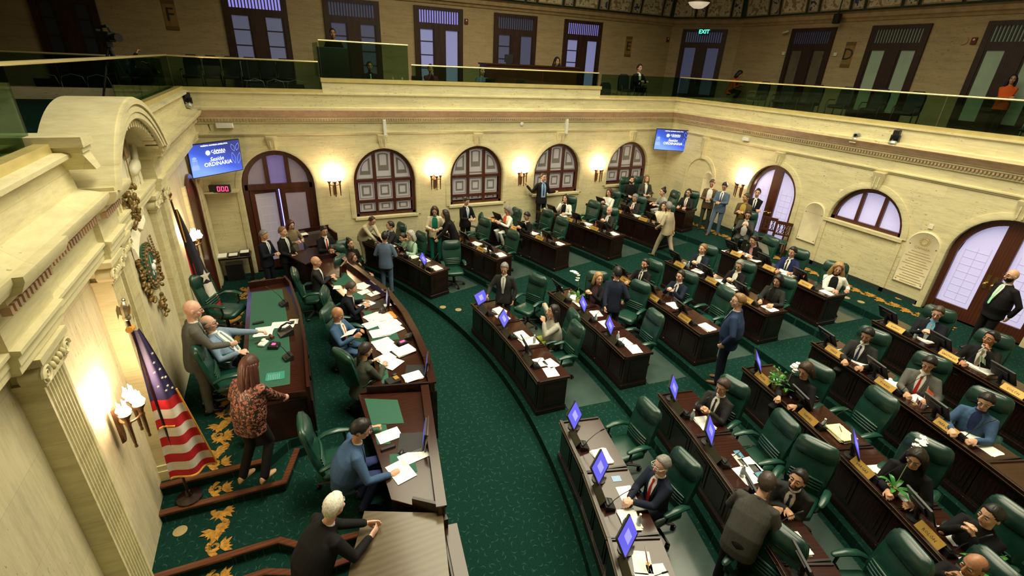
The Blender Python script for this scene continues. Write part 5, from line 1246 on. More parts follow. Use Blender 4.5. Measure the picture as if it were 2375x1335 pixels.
# ---------------------------------------------------------------- the rostrum: platforms, steps, desks
def slab(poly, z0, z1, name='floor_dais', mat=None): return struct(MB().prism(poly, z0, z1).obj(name, mat or M_CARPET, None, False))
def inset_rect(*a): return a
XW = XL - .1
slab([(XW, 4.83), (-.95, 4.83), (-.45, 4.60), (.5, 4.60), (1.02, 4.4), (1.28, 5.4), (1.52, 6.6), (1.78, 7.3), (1.82, 9.2), (1.66, 10.3), (.86, 13.0), (XW, 13.2)], 0, .17)
slab([(XW, 5.14), (-.76, 5.10), (-.45, 4.86), (.98, 4.66), (1.24, 5.4), (1.48, 6.6), (1.74, 7.3), (1.78, 9.2), (1.62, 10.3), (.82, 12.9), (XW, 12.9)], .17, .34)
slab([(XW, 5.99), (-.64, 5.94), (-.44, 6.55), (-.08, 6.6), (-.06, 11.2), (-.6, 12.2), (XW, 12.2)], .34, .51)
slab([(XW, 6.32), (-.85, 6.30), (-.52, 6.62), (-.12, 6.64), (-.1, 11.0), (-.7, 11.9), (XW, 11.9)], .51, .68)
def nosing(pts, z):
    m = MB()
    for k, ((xa, ya), (xb, yb)) in enumerate(zip(pts, pts[1:])):
        z += .0012 * (k % 2 * 2 - 1) if k else 0; d_ = Vector((xb - xa, yb - ya, 0)).normalized(); nn = Vector((d_.y, -d_.x, 0)); a = Vector((xa, ya, 0)) - d_ * .02; b = Vector((xb, yb, 0)) + d_ * .02
        m.loft([[p + nn * o + Vector((0, 0, zz)) for o, zz in ((.025, z - .035), (.03, z), (.02, z + .012), (-.05, z + .012), (-.055, z - .035))] for p in (a, b)])
    struct(m.obj('trim_step_nosing', M_NOSE, None, False))
nosing([(XW, 4.83), (-.95, 4.83), (-.45, 4.60), (.2, 4.60)], .17)
nosing([(XW, 5.14), (-.76, 5.10), (-.45, 4.86), (.3, 4.78)], .34)
nosing([(XW, 5.99), (-.64, 5.94), (-.44, 6.55)], .51)
nosing([(XW, 6.32), (-.85, 6.30)], .68)
# gilt acanthus scroll border woven into the carpet
M_SCROLL = plain('carpet_gold_scroll', (.36, .175, .02), .85, 0, .45, 22)
def scroll(x0, y0, dx, dy, length, z, w=.26):
    q = MB(); d_ = Vector((dx, dy, 0)).normalized(); n_ = Vector((-d_.y, d_.x, 0)); o = Vector((x0, y0, z + .004)); rnd = random.Random(4)
    P = lambda u, v, h=0: o + d_ * u + n_ * v + Vector((0, 0, h))
    lam = .62; u = 0; pts = []; n = int(length / .025)
    def ribbon(pts, wid, h):
        for (a, wa), (b, wb) in zip(list(zip(pts, wid)), list(zip(pts, wid))[1:]):
            t_ = Vector((b[0] - a[0], b[1] - a[1])); t_.normalize(); nn = Vector((-t_.y, t_.x))
            q.add([P(a[0] + nn.x * wa, a[1] + nn.y * wa, h), P(b[0] + nn.x * wb, b[1] + nn.y * wb, h), P(b[0] - nn.x * wb, b[1] - nn.y * wb, h), P(a[0] - nn.x * wa, a[1] - nn.y * wa, h)], [(0, 1, 2, 3)])
    st = [(length * i / n, w * .34 * math.sin(2 * PI * length * i / n / lam)) for i in range(n + 1)]
    ribbon(st, [.026 + .010 * math.sin(i * .7) for i in range(n + 1)], .001)
    k = 0
    while (k + .5) * lam / 2 < length:
        uc = (k + .5) * lam / 2; sg = 1 if k % 2 == 0 else -1
        # curled tendril
        sp = [(uc + .085 * (1 - i / 18) * math.cos(i * .5 + .6), sg * (w * .12) + sg * .085 * (1 - i / 18) * math.sin(i * .5 + .6)) for i in range(15) if uc + .09 < length]
        if len(sp) > 2: ribbon(sp, [.030 * (1 - i / 24) for i in range(len(sp))], .0022 + .0003 * (k % 2))
        # acanthus leaf: fan of pointed lobes
        for j in range(11):
            a = sg * (-1.9 + .42 * j) + 3.6; ln = .13 + .06 * ((j * 3) % 4) / 3; c0 = (uc - .06, -sg * w * .16)
            tip = (c0[0] + ln * math.cos(a), c0[1] + ln * math.sin(a)); nx, ny = -math.sin(a) * .034, math.cos(a) * .034; mid = ((c0[0] + tip[0]) / 2, (c0[1] + tip[1]) / 2)
            hh = .0035 + .0006 * j + .0003 * (k % 2)
            if 0 <= tip[0] <= length and 0 <= c0[0] <= length: q.add([P(*c0, hh), P(mid[0] + nx, mid[1] + ny, hh), P(*tip, hh), P(mid[0] - nx, mid[1] - ny, hh)], [(0, 1, 2, 3)])
        k += 1
    o_ = q.obj('trim_carpet_scroll', M_SCROLL, None, False); struct(o_)
scroll(-1.50, 4.0, 0, 1, .82, 0); scroll(-1.5, 4.85, 0, 1, .27, .17); scroll(-1.49, 5.17, 0, 1, .78, .34); scroll(-1.49, 6.01, 0, 1, .29, .51); scroll(-1.50, 6.36, 0, 1, 5.5, .68, .28)
scroll(-1.5, 12.95, 0, 1, 1.5, 0, .3); scroll(-1.4, 14.75, 1, 0, 1.6, 0, .26); scroll(XR - .62, 4.4, 0, 1, 9.6, ZT, .22)
# floor boxes: small brass-tan discs in the carpet
nd = 0
for (px, py, z, lab) in ((418, 1231, .34, 'round tan floor cover by the rostrum steps near the wall'), (1063, 718, T, 'round tan floor cover in front of the middle block, right one of two'), (1027, 712, T, 'round tan floor cover in front of the middle block, left one of two'), (1315, 645, T * 2, 'round tan floor cover in the aisle behind the orchid'), (1997, 700, ZT, 'tan floor cover by the scroll border, the nearer one to the white-jacket woman'), (1963, 690, ZT, 'tan floor cover nearest the white-jacket woman'), (2085, 692, ZT, 'tan floor cover under the engraved tablet'), (2125, 708, ZT, 'tan floor cover beside the big arched door'), (1600, 535, ZT - T, 'small tan floor cover by the walking man')):
    p = az(px, py, z); q = MB(); q.lathe([(0, 0), (.085, 0), (.085, .006), (.07, .009), (0, .009)], 20); o = q.obj('floor_outlet_cover', plain('tan_floor_cover', (.36, .28, .13), .5, .2)); o.location = p; tag(o, lab, 'floor outlet', 'floor outlet covers')
# ---- presiding desk
t = thing('presiding_desk', (-.6, 8.75, .68), 0, 'long presiding desk with green baize top beneath the coat of arms', 'desk'); O = Vector((-.6, 8.75, .68))
def lp(pts): return [(x - O.x, y - O.y) for x, y in pts]
inner = [(-1.10, 10.95), (-1.10, 6.95)]; outer = [(-.16, 6.62), (-.12, 8.0), (-.14, 9.3), (-.26, 10.7), (-.36, 11.1)]
def poly_ccw(p): return p if sum(a[0] * b[1] - b[0] * a[1] for a, b in zip(p, p[1:] + p[:1])) > 0 else p[::-1]
dk = poly_ccw(inner + [(-.95, 6.78)] + outer)
q = MB(); q.prism(poly_ccw(lp(dk)), .72, .76, .006); q.obj('desktop', M_TOP, t, False)
q = MB(); q.prism(poly_ccw(lp([(-1.02, 10.75), (-1.02, 7.05), (-.40, 7.02), (-.36, 8.0), (-.36, 9.2), (-.42, 10.72)])), .76, .764); q.obj('baize_inlay', M_GBAIZE, t, False)
def wallstrip(q, pts, z0, z1, th):
    for (xa, ya), (xb, yb) in zip(pts, pts[1:]):
        d_ = Vector((xb - xa, yb - ya, 0)).normalized(); nn = Vector((-d_.y, d_.x, 0)) * th; a = Vector((xa, ya, 0)) - d_ * .0; b = Vector((xb, yb, 0)) + d_ * .0
        q.loft([[a + Vector((0, 0, z)), b + Vector((0, 0, z)), b + nn + Vector((0, 0, z)), a + nn + Vector((0, 0, z))] for z in (z0, z1)])
fr_ = lp(outer)
q = MB(); wallstrip(q, [(x + .02, y) for x, y in fr_], -.34, .74, .05); 
for (xa, ya), (xb, yb) in zip(fr_, fr_[1:]):
    n_ = max(1, round(abs(yb - ya) / .7))
    for i in range(n_):
        u0, u1 = (i + .1) / n_, (i + .9) / n_; a = (xa + (xb - xa) * u0 + .03, ya + (yb - ya) * u0); b = (xa + (xb - xa) * u1 + .03, ya + (yb - ya) * u1)
        wallstrip(q, [a, b], .0, .6, -.02)
q.obj('front_panel', M_MAH, t, False)
q = MB(); wallstrip(q, [(x + .04, y) for x, y in fr_], .72, .92, .045); wallstrip(q, [fr_[-1], (fr_[-1][0] - .72, fr_[-1][1] - .02)], .72, .88, .04); wallstrip(q, [(-.35, fr_[0][1] + .16), fr_[0]], .72, .84, .04); q.obj('rim', M_TOP, t, False)
q = MB(); q.box(-.48, -2.1, -.0, .40, -1.98, .72); q.obj('side_panel', M_MAH, t, False); q = MB(); q.box(-.48, 2.1, 0, .2, 2.2, .72); q.obj('side_panel', M_MAH, t, False)
# ---- the curved clerks' desk: three sections
def section(name, inner, outer, zf, ztop, lab, rims, inlays):
    cx = sum(p[0] for p in inner + outer) / len(inner + outer); cy = sum(p[1] for p in inner + outer) / len(inner + outer); t = thing(name, (cx, cy, zf), 0, lab, 'desk', 'clerk desk sections')
    l = lambda pts: [(x - cx, y - cy) for x, y in pts]; ztop = ztop - zf
    top = poly_ccw(l(inner + outer[::-1])); q = MB(); q.prism(top, ztop - .045, ztop, .005); q.obj('desktop', M_TOP if name != 'near' else M_TOP, t, False)
    lo = l(outer); q = MB(); wallstrip(q, [(x * 1.0 - .06, y) for x, y in lo], -zf, ztop - .04, .04)
    for (xa, ya), (xb, yb) in zip(lo, lo[1:]):
        n_ = max(1, round(math.hypot(xb - xa, yb - ya) / .62))
        for i in range(n_):
            u0, u1 = (i + .1) / n_, (i + .9) / n_; wallstrip(q, [(xa + (xb - xa) * u0 - .045, ya + (yb - ya) * u0), (xa + (xb - xa) * u1 - .045, ya + (yb - ya) * u1)], .12 - zf, ztop - .2, -.025)
            for u in (u0 - .06, ): q.box(xa + (xb - xa) * u - .06, ya + (yb - ya) * u - .04, -zf, xa + (xb - xa) * u + .03, ya + (yb - ya) * u + .04, ztop - .05)
    wallstrip(q, [(x + .0, y) for x, y in lo], -zf, .16 - zf, .06); q.obj('front_panel', M_MAH, t, False)
    q = MB(); wallstrip(q, lo, ztop - .05, ztop + .13, .075); wallstrip(q, [(x + .03, y) for x, y in lo], ztop + .10, ztop + .135, .13); q.obj('rim', M_TOP, t, False)
    li = l(inner); q = MB()
    for a, b in ((li[0], lo[0]), (li[-1], lo[-1])): wallstrip(q, [a, b], -.0 - zf + .34, ztop - .04, .03)
    q.obj('side_panel', M_MAH, t, False)
    for a, b in rims:
        q = MB(); wallstrip(q, l([a, b]), ztop - .03, ztop + .13, .04); q.obj('end_rim', M_MAH, t, False)
    for pts in inlays:
        q = MB(); q.prism(poly_ccw(l(pts)), ztop, ztop + .004); q.obj('baize_inlay', M_GBAIZE, t, False)
    return t
ZK = 1.10
section('clerk_desk', [(.62, 6.85), (.95, 7.1), (1.05, 8.6), (1.05, 9.85)], [(1.80, 6.52), (1.92, 7.3), (1.96, 8.3), (1.95, 9.2), (1.82, 10.35)], .34, ZK, 'middle section of the curved clerk desk, covered in papers', [((.72, 6.80), (1.80, 6.52))], [[(1.0, 6.98), (1.12, 6.92), (1.2, 7.6), (1.08, 7.7)], [(1.08, 8.4), (1.6, 8.3), (1.62, 9.0), (1.1, 9.1)], [(1.15, 9.3), (1.3, 9.3), (1.3, 9.7), (1.12, 9.75)]])
section('clerk_desk', [(.64, 4.52), (.62, 5.4), (.58, 6.82)], [(1.20, 4.06), (1.42, 5.24), (1.66, 6.5)], .34, ZK, 'near section of the curved clerk desk where the man in bright blue writes', [((.86, 4.32), (1.2, 4.06))], [[(.66, 6.68), (1.15, 6.45), (1.12, 5.86), (.66, 6.0)], [(.66, 6.0), (.86, 5.95), (.84, 5.5), (.66, 5.55)], [(.70, 4.86), (1.06, 4.84), (1.10, 5.2), (.78, 5.3)]])
section('clerk_desk', [(1.02, 9.92), (.55, 11.6), (.40, 13.1)], [(1.80, 10.42), (1.45, 11.7), (1.02, 13.15)], .34, ZK, 'far section of the curved clerk desk, before the bald man with folded arms', [((.40, 13.1), (1.02, 13.15))], [[(.72, 11.2), (1.2, 11.3), (1.05, 12.0), (.62, 11.8)], [(.98, 10.2), (1.3, 10.35), (1.2, 10.8), (.86, 10.7)]])
# tall standing table at the near end, and its twin at the far end
def table(poly, ztop, mat, lab):
    cx = sum(p[0] for p in poly) / len(poly); cy = sum(p[1] for p in poly) / len(poly); t = thing('standing_table', (cx, cy, 0), 0, lab, 'table'); l = [(x - cx, y - cy) for x, y in poly]
    q = MB(); q.prism(poly_ccw(l), ztop - .05, ztop, .008); q.obj('tabletop', mat, t, False)
    q = MB(); b = [(x * .82, y * .84) for x, y in l]; q.prism(poly_ccw(b), 0, ztop - .05); q.obj('cabinet', M_MAH, t, False)
    return t
table([(.30, 4.50), (1.19, 4.10), (.93, 2.9), (-.20, 3.1), (.06, 3.9)], 1.08, M_GREYTOP, 'tall grey-brown standing table the white-haired man leans on')
t = thing('bar_ledge', (1.16, 3.5, 0), 0, 'low dark panelled bar along the outer side of the standing table', 'barrier')
q = MB(); wallstrip(q, [(.0, .52), (-.18, -.75)], 0, .86, .10); q.obj('panel', M_MAH, t, False); q = MB(); wallstrip(q, [(.03, .55), (-.15, -.75)], .86, .90, .16)
for i in range(4): wallstrip(q, [(.02 - i * .05, .45 - i * .3), (-.02 - i * .05, .3 - i * .3)], .15, .75, -.02)
q.obj('cap', M_TOP, t, False)
f = [az(560 + x / 4.45, 480 + y / 4.45, 1.05) for x, y in ((445, 482), (760, 410), (900, 480), (660, 590))]
table([(p.x, p.y) for p in f], 1.05, M_MAH, 'dark polished standing table at the far end, by the two waiting men')
# lectern by the arched door
p = az(738, 545, 1.2); t = thing('lectern', (p.x, p.y, 0), R(15), 'dark wooden lectern with slanted top by the ajar door', 'lectern')
q = MB(); q.box(-.38, -.30, 0, .38, .30, 1.0, .01); q.box(-.42, -.34, 0, .42, .34, .1); q.obj('body', M_MAH, t, False)
q = MB(); q.loft([[(-.45, -.36, 1.0), (.45, -.36, 1.0), (.45, .36, 1.18), (-.45, .36, 1.18)], [(-.45, -.36, 1.04), (.45, -.36, 1.04), (.45, .36, 1.24), (-.45, .36, 1.24)]]); q.obj('slanted_top', M_MAH, t, False)
q = MB(); q.box(.41, -.36, 1.02, .45, .36, 1.30); q.box(-.45, .33, 1.18, .45, .36, 1.36); q.obj('rim', M_TOP, t, False)
# side table with binders at the far left corner
p = az(540, 583, .78); t = thing('side_table', (-1.72, 15.12, 0), 0, 'narrow dark side table with binders in the corner under the screen', 'table')
q = MB(); q.box(-.48, -.22, .70, .48, .26, .76, .008); q.obj('tabletop', M_MAH, t, False)
for sx in (-1, 1):
    for sy in (-1, 1):
        q = MB(); q.box(sx * .42 - .03, sy * .18 - .03, 0, sx * .42 + .03, sy * .18 + .03, .70); q.obj('leg', M_MAH, t, False)
q = MB(); q.box(-.24, -.1, 0, .2, .2, .5); o = q.obj('speaker_box', M_BLACK, None, False); o.location = (-1.72, 15.12, 0); tag(o, 'black equipment box on the floor under the narrow side table', 'box')
for i, (dx, c, lab) in enumerate(((-.28, M_PAPER, 'white paper pile on the side table, leftmost'), (.02, M_BLACK, 'black framed sheet on the side table, centre'), (.32, M_BLACK, 'thick black binder stack on the side table, right'))):
    q = MB(); q.box(-.13, -.16, 0, .13, .16, .03 if i < 2 else .09, .004); q.cur = 1; q.box(-.11, -.14, .03 if i < 2 else .09, .11, .10, .034 if i < 2 else .094); o = q.obj('binder', [c, M_PAPER], None, False); o.location = (-1.72 + dx, 15.12, .76); tag(o, lab, 'binder', 'papers on the side table')
# ---- wall screens, clock and little fittings
def screen(M, w, h, lab):
    t = bpy.data.objects.new('wall_screen', None); C.objects.link(t); t.matrix_world = M; tag(t, lab, 'television')
    q = MB(); q.box(-w / 2, -h / 2, -.05, w / 2, h / 2, 0, .006); q.box(-.2, -.15, -.30, .2, .15, -.05); q.obj('casing', M_BLACK, t, False)
    m, nt, b = nodes('session_slide_' + lab[:5]); sx = N(nt, 'ShaderNodeSeparateXYZ'); tc = N(nt, 'ShaderNodeTexCoord'); L(nt, tc.outputs['Object'], sx.inputs[0])
    f = mth(nt, 'ADD', mth(nt, 'MULTIPLY', sx.outputs[0], -.35), mth(nt, 'MULTIPLY', sx.outputs[1], -.75)); c_ = ramp(nt, mth(nt, 'ADD', f, .5), [(.2, (.008, .015, .11)), (.55, (.02, .05, .34)), (.85, (.10, .19, .75))])
    L(nt, c_, b.inputs['Base Color']); L(nt, c_, b.inputs['Emission Color']); b.inputs['Emission Strength'].default_value = 1.5
    q = MB(); q.add([(-w / 2 + .02, -h / 2 + .02, .002), (w / 2 - .02, -h / 2 + .02, .002), (w / 2 - .02, h / 2 - .02, .002), (-w / 2 + .02, h / 2 - .02, .002)], [(0, 1, 2, 3)]); q.obj('display', m, t, False)
    wh = plain('slide_white', (.8, .82, .9), .5, 0, 0, 5, 1.6, (.85, .88, 1)); lb = plain('slide_pale_blue', (.2, .3, .7), .5, 0, 0, 5, .9, (.22, .32, .8))
    for tx, sz, x, y, sh in (('ORDINARIA', .125 * w / 1.25, 0.03, -.13, 0), ('Sesión', .13 * w / 1.25, 0.0, -.01, .35), ('CÁMARA', .085 * w / 1.25, .08, .185, 0), ('REPRESENTANTES', .035 * w / 1.25, .10, .13, 0), ('VIGÉSIMA ASAMBLEA LEGISLATIVA', .042 * w / 1.25, -.0, h / 2 - .07, 0)):
        me = text_mesh(tx, sz, .001, shear=sh); me.transform(Matrix.Translation((x, y, .005))); mobj('lettering', me, wh, t)
    q = MB()
    for i in range(10): a = 2 * PI * i / 10; q.ell((-.20 + .05 * math.cos(a), .165 + .05 * math.sin(a), .004), (.014, .014, .002), 8, 4)
    q.ell((-.20, .17, .004), (.035, .035, .002), 12, 4); q.obj('emblem', wh, t)
    q = MB(); x0 = -w / 2 + .13
    q.ell((x0, .07, .003), (.06, .035, .001), 14, 4); q.box(x0 - .065, -.0, .003, x0 + .065, .03, .004)
    for i in range(5): q.box(x0 - .06 + i * .028, -.1, .003, x0 - .05 + i * .028, 0, .004)
    q.box(x0 - .075, -.13, .003, x0 + .075, -.1, .004); q.box(x0 - .09, -.22, .003, x0 + .09, -.13, .0035)
    for (bx, by, a, ln) in ((w / 2 - .18, .12, 1.9, .2), (w / 2 - .12, .13, 1.2, .2), (w / 2 - .2, -.2, 1.75, .3), (w / 2 - .12, -.22, 1.3, .3)):
        pts = [(bx + math.cos(a) * ln * u + math.sin(a) * .045 * s * math.sin(u * PI), by + math.sin(a) * ln * u - math.cos(a) * .045 * s * math.sin(u * PI), .004) for s in (1, -1) for u in ([i / 8 for i in range(9)] if s == 1 else [1 - i / 8 for i in range(9)])]
        q.tube(pts, .004, 4)
    q.obj('slide_art', lb, t); return t
TL = [ay(px, py, YF - .35) for px, py in ((442, 335), (557, 318), (449, 416), (562, 392))]
c_ = sum(TL, Vector()) / 4; rt_ = Vector((1, .12, 0)).normalized()
TVP = (ax(502, 367, -1.6)); TVP = ay(502, 367, 14.62)
screen(face_matrix(TVP, (1, .80, 0), (.03, -.06, 1)), 1.40, .83, 'wall screen with the blue session slide in the corner over the red digit clock')
TVR = ay(1560, 325, 14.85); screen(face_matrix(TVR, (.84, -.54, 0), (-.04, -.06, 1)), 1.34, .80, 'wall screen with the blue session slide in the corner over the seated aides')
q = MB(); q.tube([(0, 0, 0), (.02, .03, -.2), (.12, .04, -.42)], .008, 6); o = q.obj('cable', M_BLACK); p = ay(483, 288, YF - .02); o.location = p; tag(o, 'black cable hanging from the wall down to the screen above the clock', 'cable')
p = ay(508, 443, 15.2); t = thing('shelf', (p.x, 15.25, p.z), 0, 'small cream shelf under the corner screen', 'shelf'); q = MB(); q.prism([(-.62, .24), (-.5, -.12), (.45, -.12), (.5, .24)], -.05, 0); q.obj('board', M_TRIM, t, False)
p = ay(510, 437, 15.15); t = thing('digital_clock', p, R(-10), 'black digital counter with glowing red zeros on the corner shelf', 'clock')
q = MB(); q.box(-.26, -.05, -.10, .26, .05, .10, .008); q.obj('case', M_BLACK, t, False)
rd = plain('red_led', (.8, .02, .08), .4, 0, 0, 5, 5, (1, .03, .10)); q = MB()
for i in range(3):
    x = -.02 + i * .10; q.M = Matrix.Translation((x, -.052, 0)) @ Matrix.Rotation(PI / 2, 4, 'X')
    for a in ((-.032, .052, .032, .066), (-.032, -.066, .032, -.052), (-.035, -.06, -.021, .06), (.021, -.06, .035, .06)): q.box(a[0], a[1], 0, a[2], a[3], .004)
q.obj('digits', rd, t, False)
# emergency lamps, line-array speakers, sensor, cameras
def wallbox(px, py, wall, sz, mat, name, lab, cat):
    if wall == 'b': p = ay(px, py, YF); M = face_matrix(p, (1, 0, 0), (0, 0, 1))
    else: p = ax(px, py, XR); M = face_matrix(p, (0, -1, 0), (0, 0, 1))
    q = MB(); w, h, d_ = sz; q.loft([[(-w / 2 * k, -h / 2 * k, z), (w / 2 * k, -h / 2 * k, z), (w / 2 * k, h / 2 * k, z), (-w / 2 * k, h / 2 * k, z)] for z, k in ((0, 1), (d_ * .8, 1), (d_, .9))]); o = q.obj(name, mat, None, False); o.matrix_world = M; return tag(o, lab, cat)
wallbox(521, 290, 'b', (.42, .13, .12), M_WHITE, 'emergency_light', 'white emergency light high on the wall above the corner screen', 'emergency light')
wallbox(1733, 322, 'r', (.24, .11, .10), M_WHITE, 'emergency_light', 'white emergency light under the cornice over the blind arch', 'emergency light')
wallbox(891, 297, 'b', (.09, .52, .14), M_WHITE, 'column_speaker', 'white column loudspeaker above the first arched window from the door', 'loudspeaker')
wallbox(1311, 293, 'b', (.09, .52, .14), M_WHITE, 'column_speaker', 'white column loudspeaker above the man in the dark blazer', 'loudspeaker')
p = ay(1210, 287, YF); q = MB(); q.M = Matrix.Rotation(PI / 2, 4, 'X'); q.lathe([(.07, 0), (.07, .02), (.03, .05), (0, .05)], 14); o = q.obj('smoke_detector', M_WHITE); o.location = p; tag(o, 'round white detector below the dentils between two column speakers', 'detector')
def ptz(p, yaw, big, lab):
    t = thing('dome_camera', p, R(yaw), lab, 'camera'); s = 1.35 if big else 1; mt = M_DARK if big else plain('grey_camera', (.30, .33, .31), .4, .2)
    q = MB(); q.lathe([(0, 0), (.075 * s, 0), (.085 * s, .03 * s), (.06 * s, .07 * s), (0, .07 * s)], 14); q.obj('base', plain('silver_camera', (.34, .36, .34), .35, .3), t)
    q = MB()
    for sg in (-1, 1): q.box(-.035 * s, sg * .062 * s - .012, .06 * s, .035 * s, sg * .062 * s + .012, .17 * s)
    q.ell((0, 0, .13 * s), (.06 * s, .052 * s, .055 * s), 12, 8); q.box(-.05 * s, -.05 * s, .12 * s, .055 * s, .05 * s, (.26 if big else .19) * s, .01); q.obj('head', mt, t, False)
    q = MB(); q.tube([(.05 * s, 0, .14 * s), (.085 * s, 0, .135 * s)], .035 * s, 12); q.obj('lens', M_SCROFF, t); return t
ptz(ay(438, 248, YF - .35), -60, True, 'large dark dome camera on the ledge corner beside the vault'); ptz(ay(413, 272, YF - .6), -60, False, 'small grey dome camera on the ledge below the large dark camera')
for px, py, big, lab in ((1983, 325, False, 'small grey dome camera on the right wall ledge'), (2071, 335, True, 'large dark dome camera bracketed under the right balustrade')):
    p = ax(px, py, XR - .12); ptz(p, 190, big, lab)
    q = MB(); q.box(-.09, -.09, -.06, .12, .09, 0); o = q.obj('camera_bracket', M_TRIM, None, False); o.location = p; tag(o, 'stone-coloured bracket carrying the ' + ('large dark' if big else 'small grey') + ' dome camera on the right wall', 'bracket')
# ---------------------------------------------------------------- who sits and stands on the floor of the hall
def seated(head, zf, yaw, label, clab, cback=.02, cyaw=None, cs=1.04, cpx=None, **k):
    rt, base, H, arms = person(head, zf, yaw, label, **k)
    if clab:
        cy = yaw if cyaw is None else cyaw; c, s = math.cos(R(cy)), math.sin(R(cy)); p = az(cpx[0], cpx[1], zf + .9 * cs) + Vector((c, s, 0)) * .27 * cs if cpx else base - Vector((c, s, 0)) * cback; chair(p.x, p.y, zf, cy, clab, s=cs)
    return rt, base, H, arms
t1, t2, t3, t4, t5, t6 = [T * i for i in range(1, 7)]
S = dict
# -- front row, far block
person((863, 512), t1, 300, 'man in a beige suit bending over the desk end under the first window', 'stand', 42, nod=25, hands=((.62, -.05, .84), (.60, .10, .84)), jacket='beige', pants='tan', style='suit', shirt='white', hair='high', hc='dbrown', sk='m')
seated((905, 523), t1, 195, 'man with glasses and dark suit, seated facing the beige-suited man', 'behind the man with glasses under the first window', look=-15, jacket='dgrey', shirt='shirtb', tie='dblue', glasses=1, hair='short', hc='dbrown', sk='l', hands='chat')
p = U('F', 1, 1, .80, .25); person(None, t1, 200, 'young man in navy jacket leaning on the front desk, half hidden by the bright-blue suit', 'sit', 32, nod=10, jacket='navy', shirt='white', hair='short', hc='dbrown', sk='l', root=(p.x, p.y))
seated((952, 545), t1, 200, 'silver-haired woman in mint green jacket with hand at her face, front row', 'behind the woman in mint green', hair='bob', hc='silver', sk='l', jacket='mint', pants='mint', style='blouse', hands='chin', nod=8)
seat_chair('F', 1, 2, 'empty and turned sideways at the aisle end, front row', (1048, 590), 262)
person((893, 548), 0, 62, 'man in a bright blue suit seen from behind at the front desk', 'stand', 6, hands=((.22, -.16, 1.0), (.22, .16, 1.0)), jacket='steel', shirt='white', pants='steel', hair='short', hc='black', sk='t', shoes=M_SHOEB)
# -- second row, far block
person((1008, 488), t2, 250, 'woman in a cream cardigan over a green dress reading beside the far window', 'stand', 10, nod=25, hands='read', jacket='cream', shirt='green', pants='green', style='open', hair='long', hc='brown', sk='l')
person((1032, 497), t2, 165, 'woman with long dark hair in a black blazer leaning over the second row desk', 'stand', 22, hands=((.5, -.1, .86), (.45, .2, .86)), jacket='black', shirt='shirtb', hair='long', hc='dbrown', sk='l', nod=0)
person((1082, 466), t2, 285, 'man in a dark suit with pale tie standing with an open green folder', 'stand', 4, nod=22, hands='read', jacket='black', shirt='white', tie='sky', hair='short', hc='black', sk='l')
seat_chair('F', 2, 0, 'with black frame beside the man holding the green folder', (1110, 522), 160)
seat_chair('F', 2, 1, 'empty at the middle desk of the second row, far block', (1121, 535))
seat_chair('F', 2, 2, 'empty at the aisle desk of the second row, far block', (1185, 565))
# -- third row
seated((1177, 487), t3, 190, 'grey curly-haired woman in a white jacket and orange top reading papers', 'behind the grey-haired woman in white', nod=22, hair='bob', hc='grey', sk='m', jacket='white', shirt='oran', style='open', pants='white', hands='read')
seated((1222, 501), t3, 200, 'man in a dark suit with yellow tie looking down at his phone', None, nod=22, jacket='black', shirt='white', tie='gold', hair='short', hc='black', sk='m', hands='phone')
seat_chair('F', 3, 1, 'behind the man with the yellow tie', (1265, 512), 195); seat_chair('F', 3, 2, 'empty at the aisle desk of the third row, far block', (1298, 532))
# -- fourth row
seated((1312, 460), t4, 215, 'woman with long black hair in a white blazer resting on her elbow', 'behind the black-haired woman in white', look=-5, hair='long', hc='black', sk='l', jacket='white', shirt='black', style='open', pants='black', hands='chin')
seat_chair('F', 4, 1, 'empty at the middle desk of the fourth row, far block', (1373, 492))
seated((1413, 488), t4, 205, 'smiling bald man in a dark suit with pale green tie', 'behind the smiling bald man', jacket='dgrey', shirt='white', tie='silver', hair='bald', sk='p', hands='chat', cyaw=225)
# -- fifth row
seated((1413, 446), t5, 205, 'woman with auburn hair in a white blouse holding a phone', 'behind the auburn-haired woman', nod=10, hair='long', hc='auburn', sk='l', jacket='white', style='blouse', pants='white', hands='phone')
seated((1473, 459), t5, 205, 'grey-haired man in a dark suit with a red tie reading his phone', 'behind the grey-haired man with the red tie', nod=20, jacket='dgrey', shirt='white', tie='red', hair='short', hc='grey', sk='m', hands='phone')
seated((1540, 478), t5, 210, 'woman with dark hair behind the walking man in tan', 'hidden behind the walking man in tan', hair='bob', hc='brown', sk='l', jacket='cream', style='blouse', pants='black')
person((1551, 478), t4, 105, 'grey-haired man in a light tan suit walking down the aisle, seen from behind', 'stand', 6, look=-40, hands=((-.08, -.24, .80), (.22, .20, .95)), jacket='tan', pants='tan', shirt='white', hair='short', hc='grey', sk='m', feet=(-.30, .26), shoes=M_SHOEB)
# -- back of the far block
seated(None, t6, 250, 'bearded man in a black shirt with a badge seated against the back wall', 'behind the bearded man in black by the small window', jacket='black', style='blouse', pants='black', hair='short', hc='black', beard='black', sk='l', hands='lap', root=(12.12, 14.85), cyaw=270)
seated(None, t6, 250, 'blonde woman in a grey blazer seated against the back wall', 'behind the blonde woman in the grey blazer', jacket='mgrey', style='suit', shirt='white', pants='black', hair='long', hc='dblond', sk='l', hands='lap', root=(12.85, 14.85), cyaw=270)
seated((1537, 445), t6, 170, 'dark-haired woman in a speckled white dress reaching over the back desk', 'behind the woman in the speckled dress', lean=12, hair='bun', hc='black', sk='l', jacket='speckle', pants='speckle', style='blouse')
seated((1597, 447), t6, 205, 'man with glasses, dark suit and pink tie at the back desk', 'behind the man with the pink tie', jacket='dgrey', shirt='white', tie='pink', hair='short', hc='dbrown', glasses=1, sk='l', hands='desk')
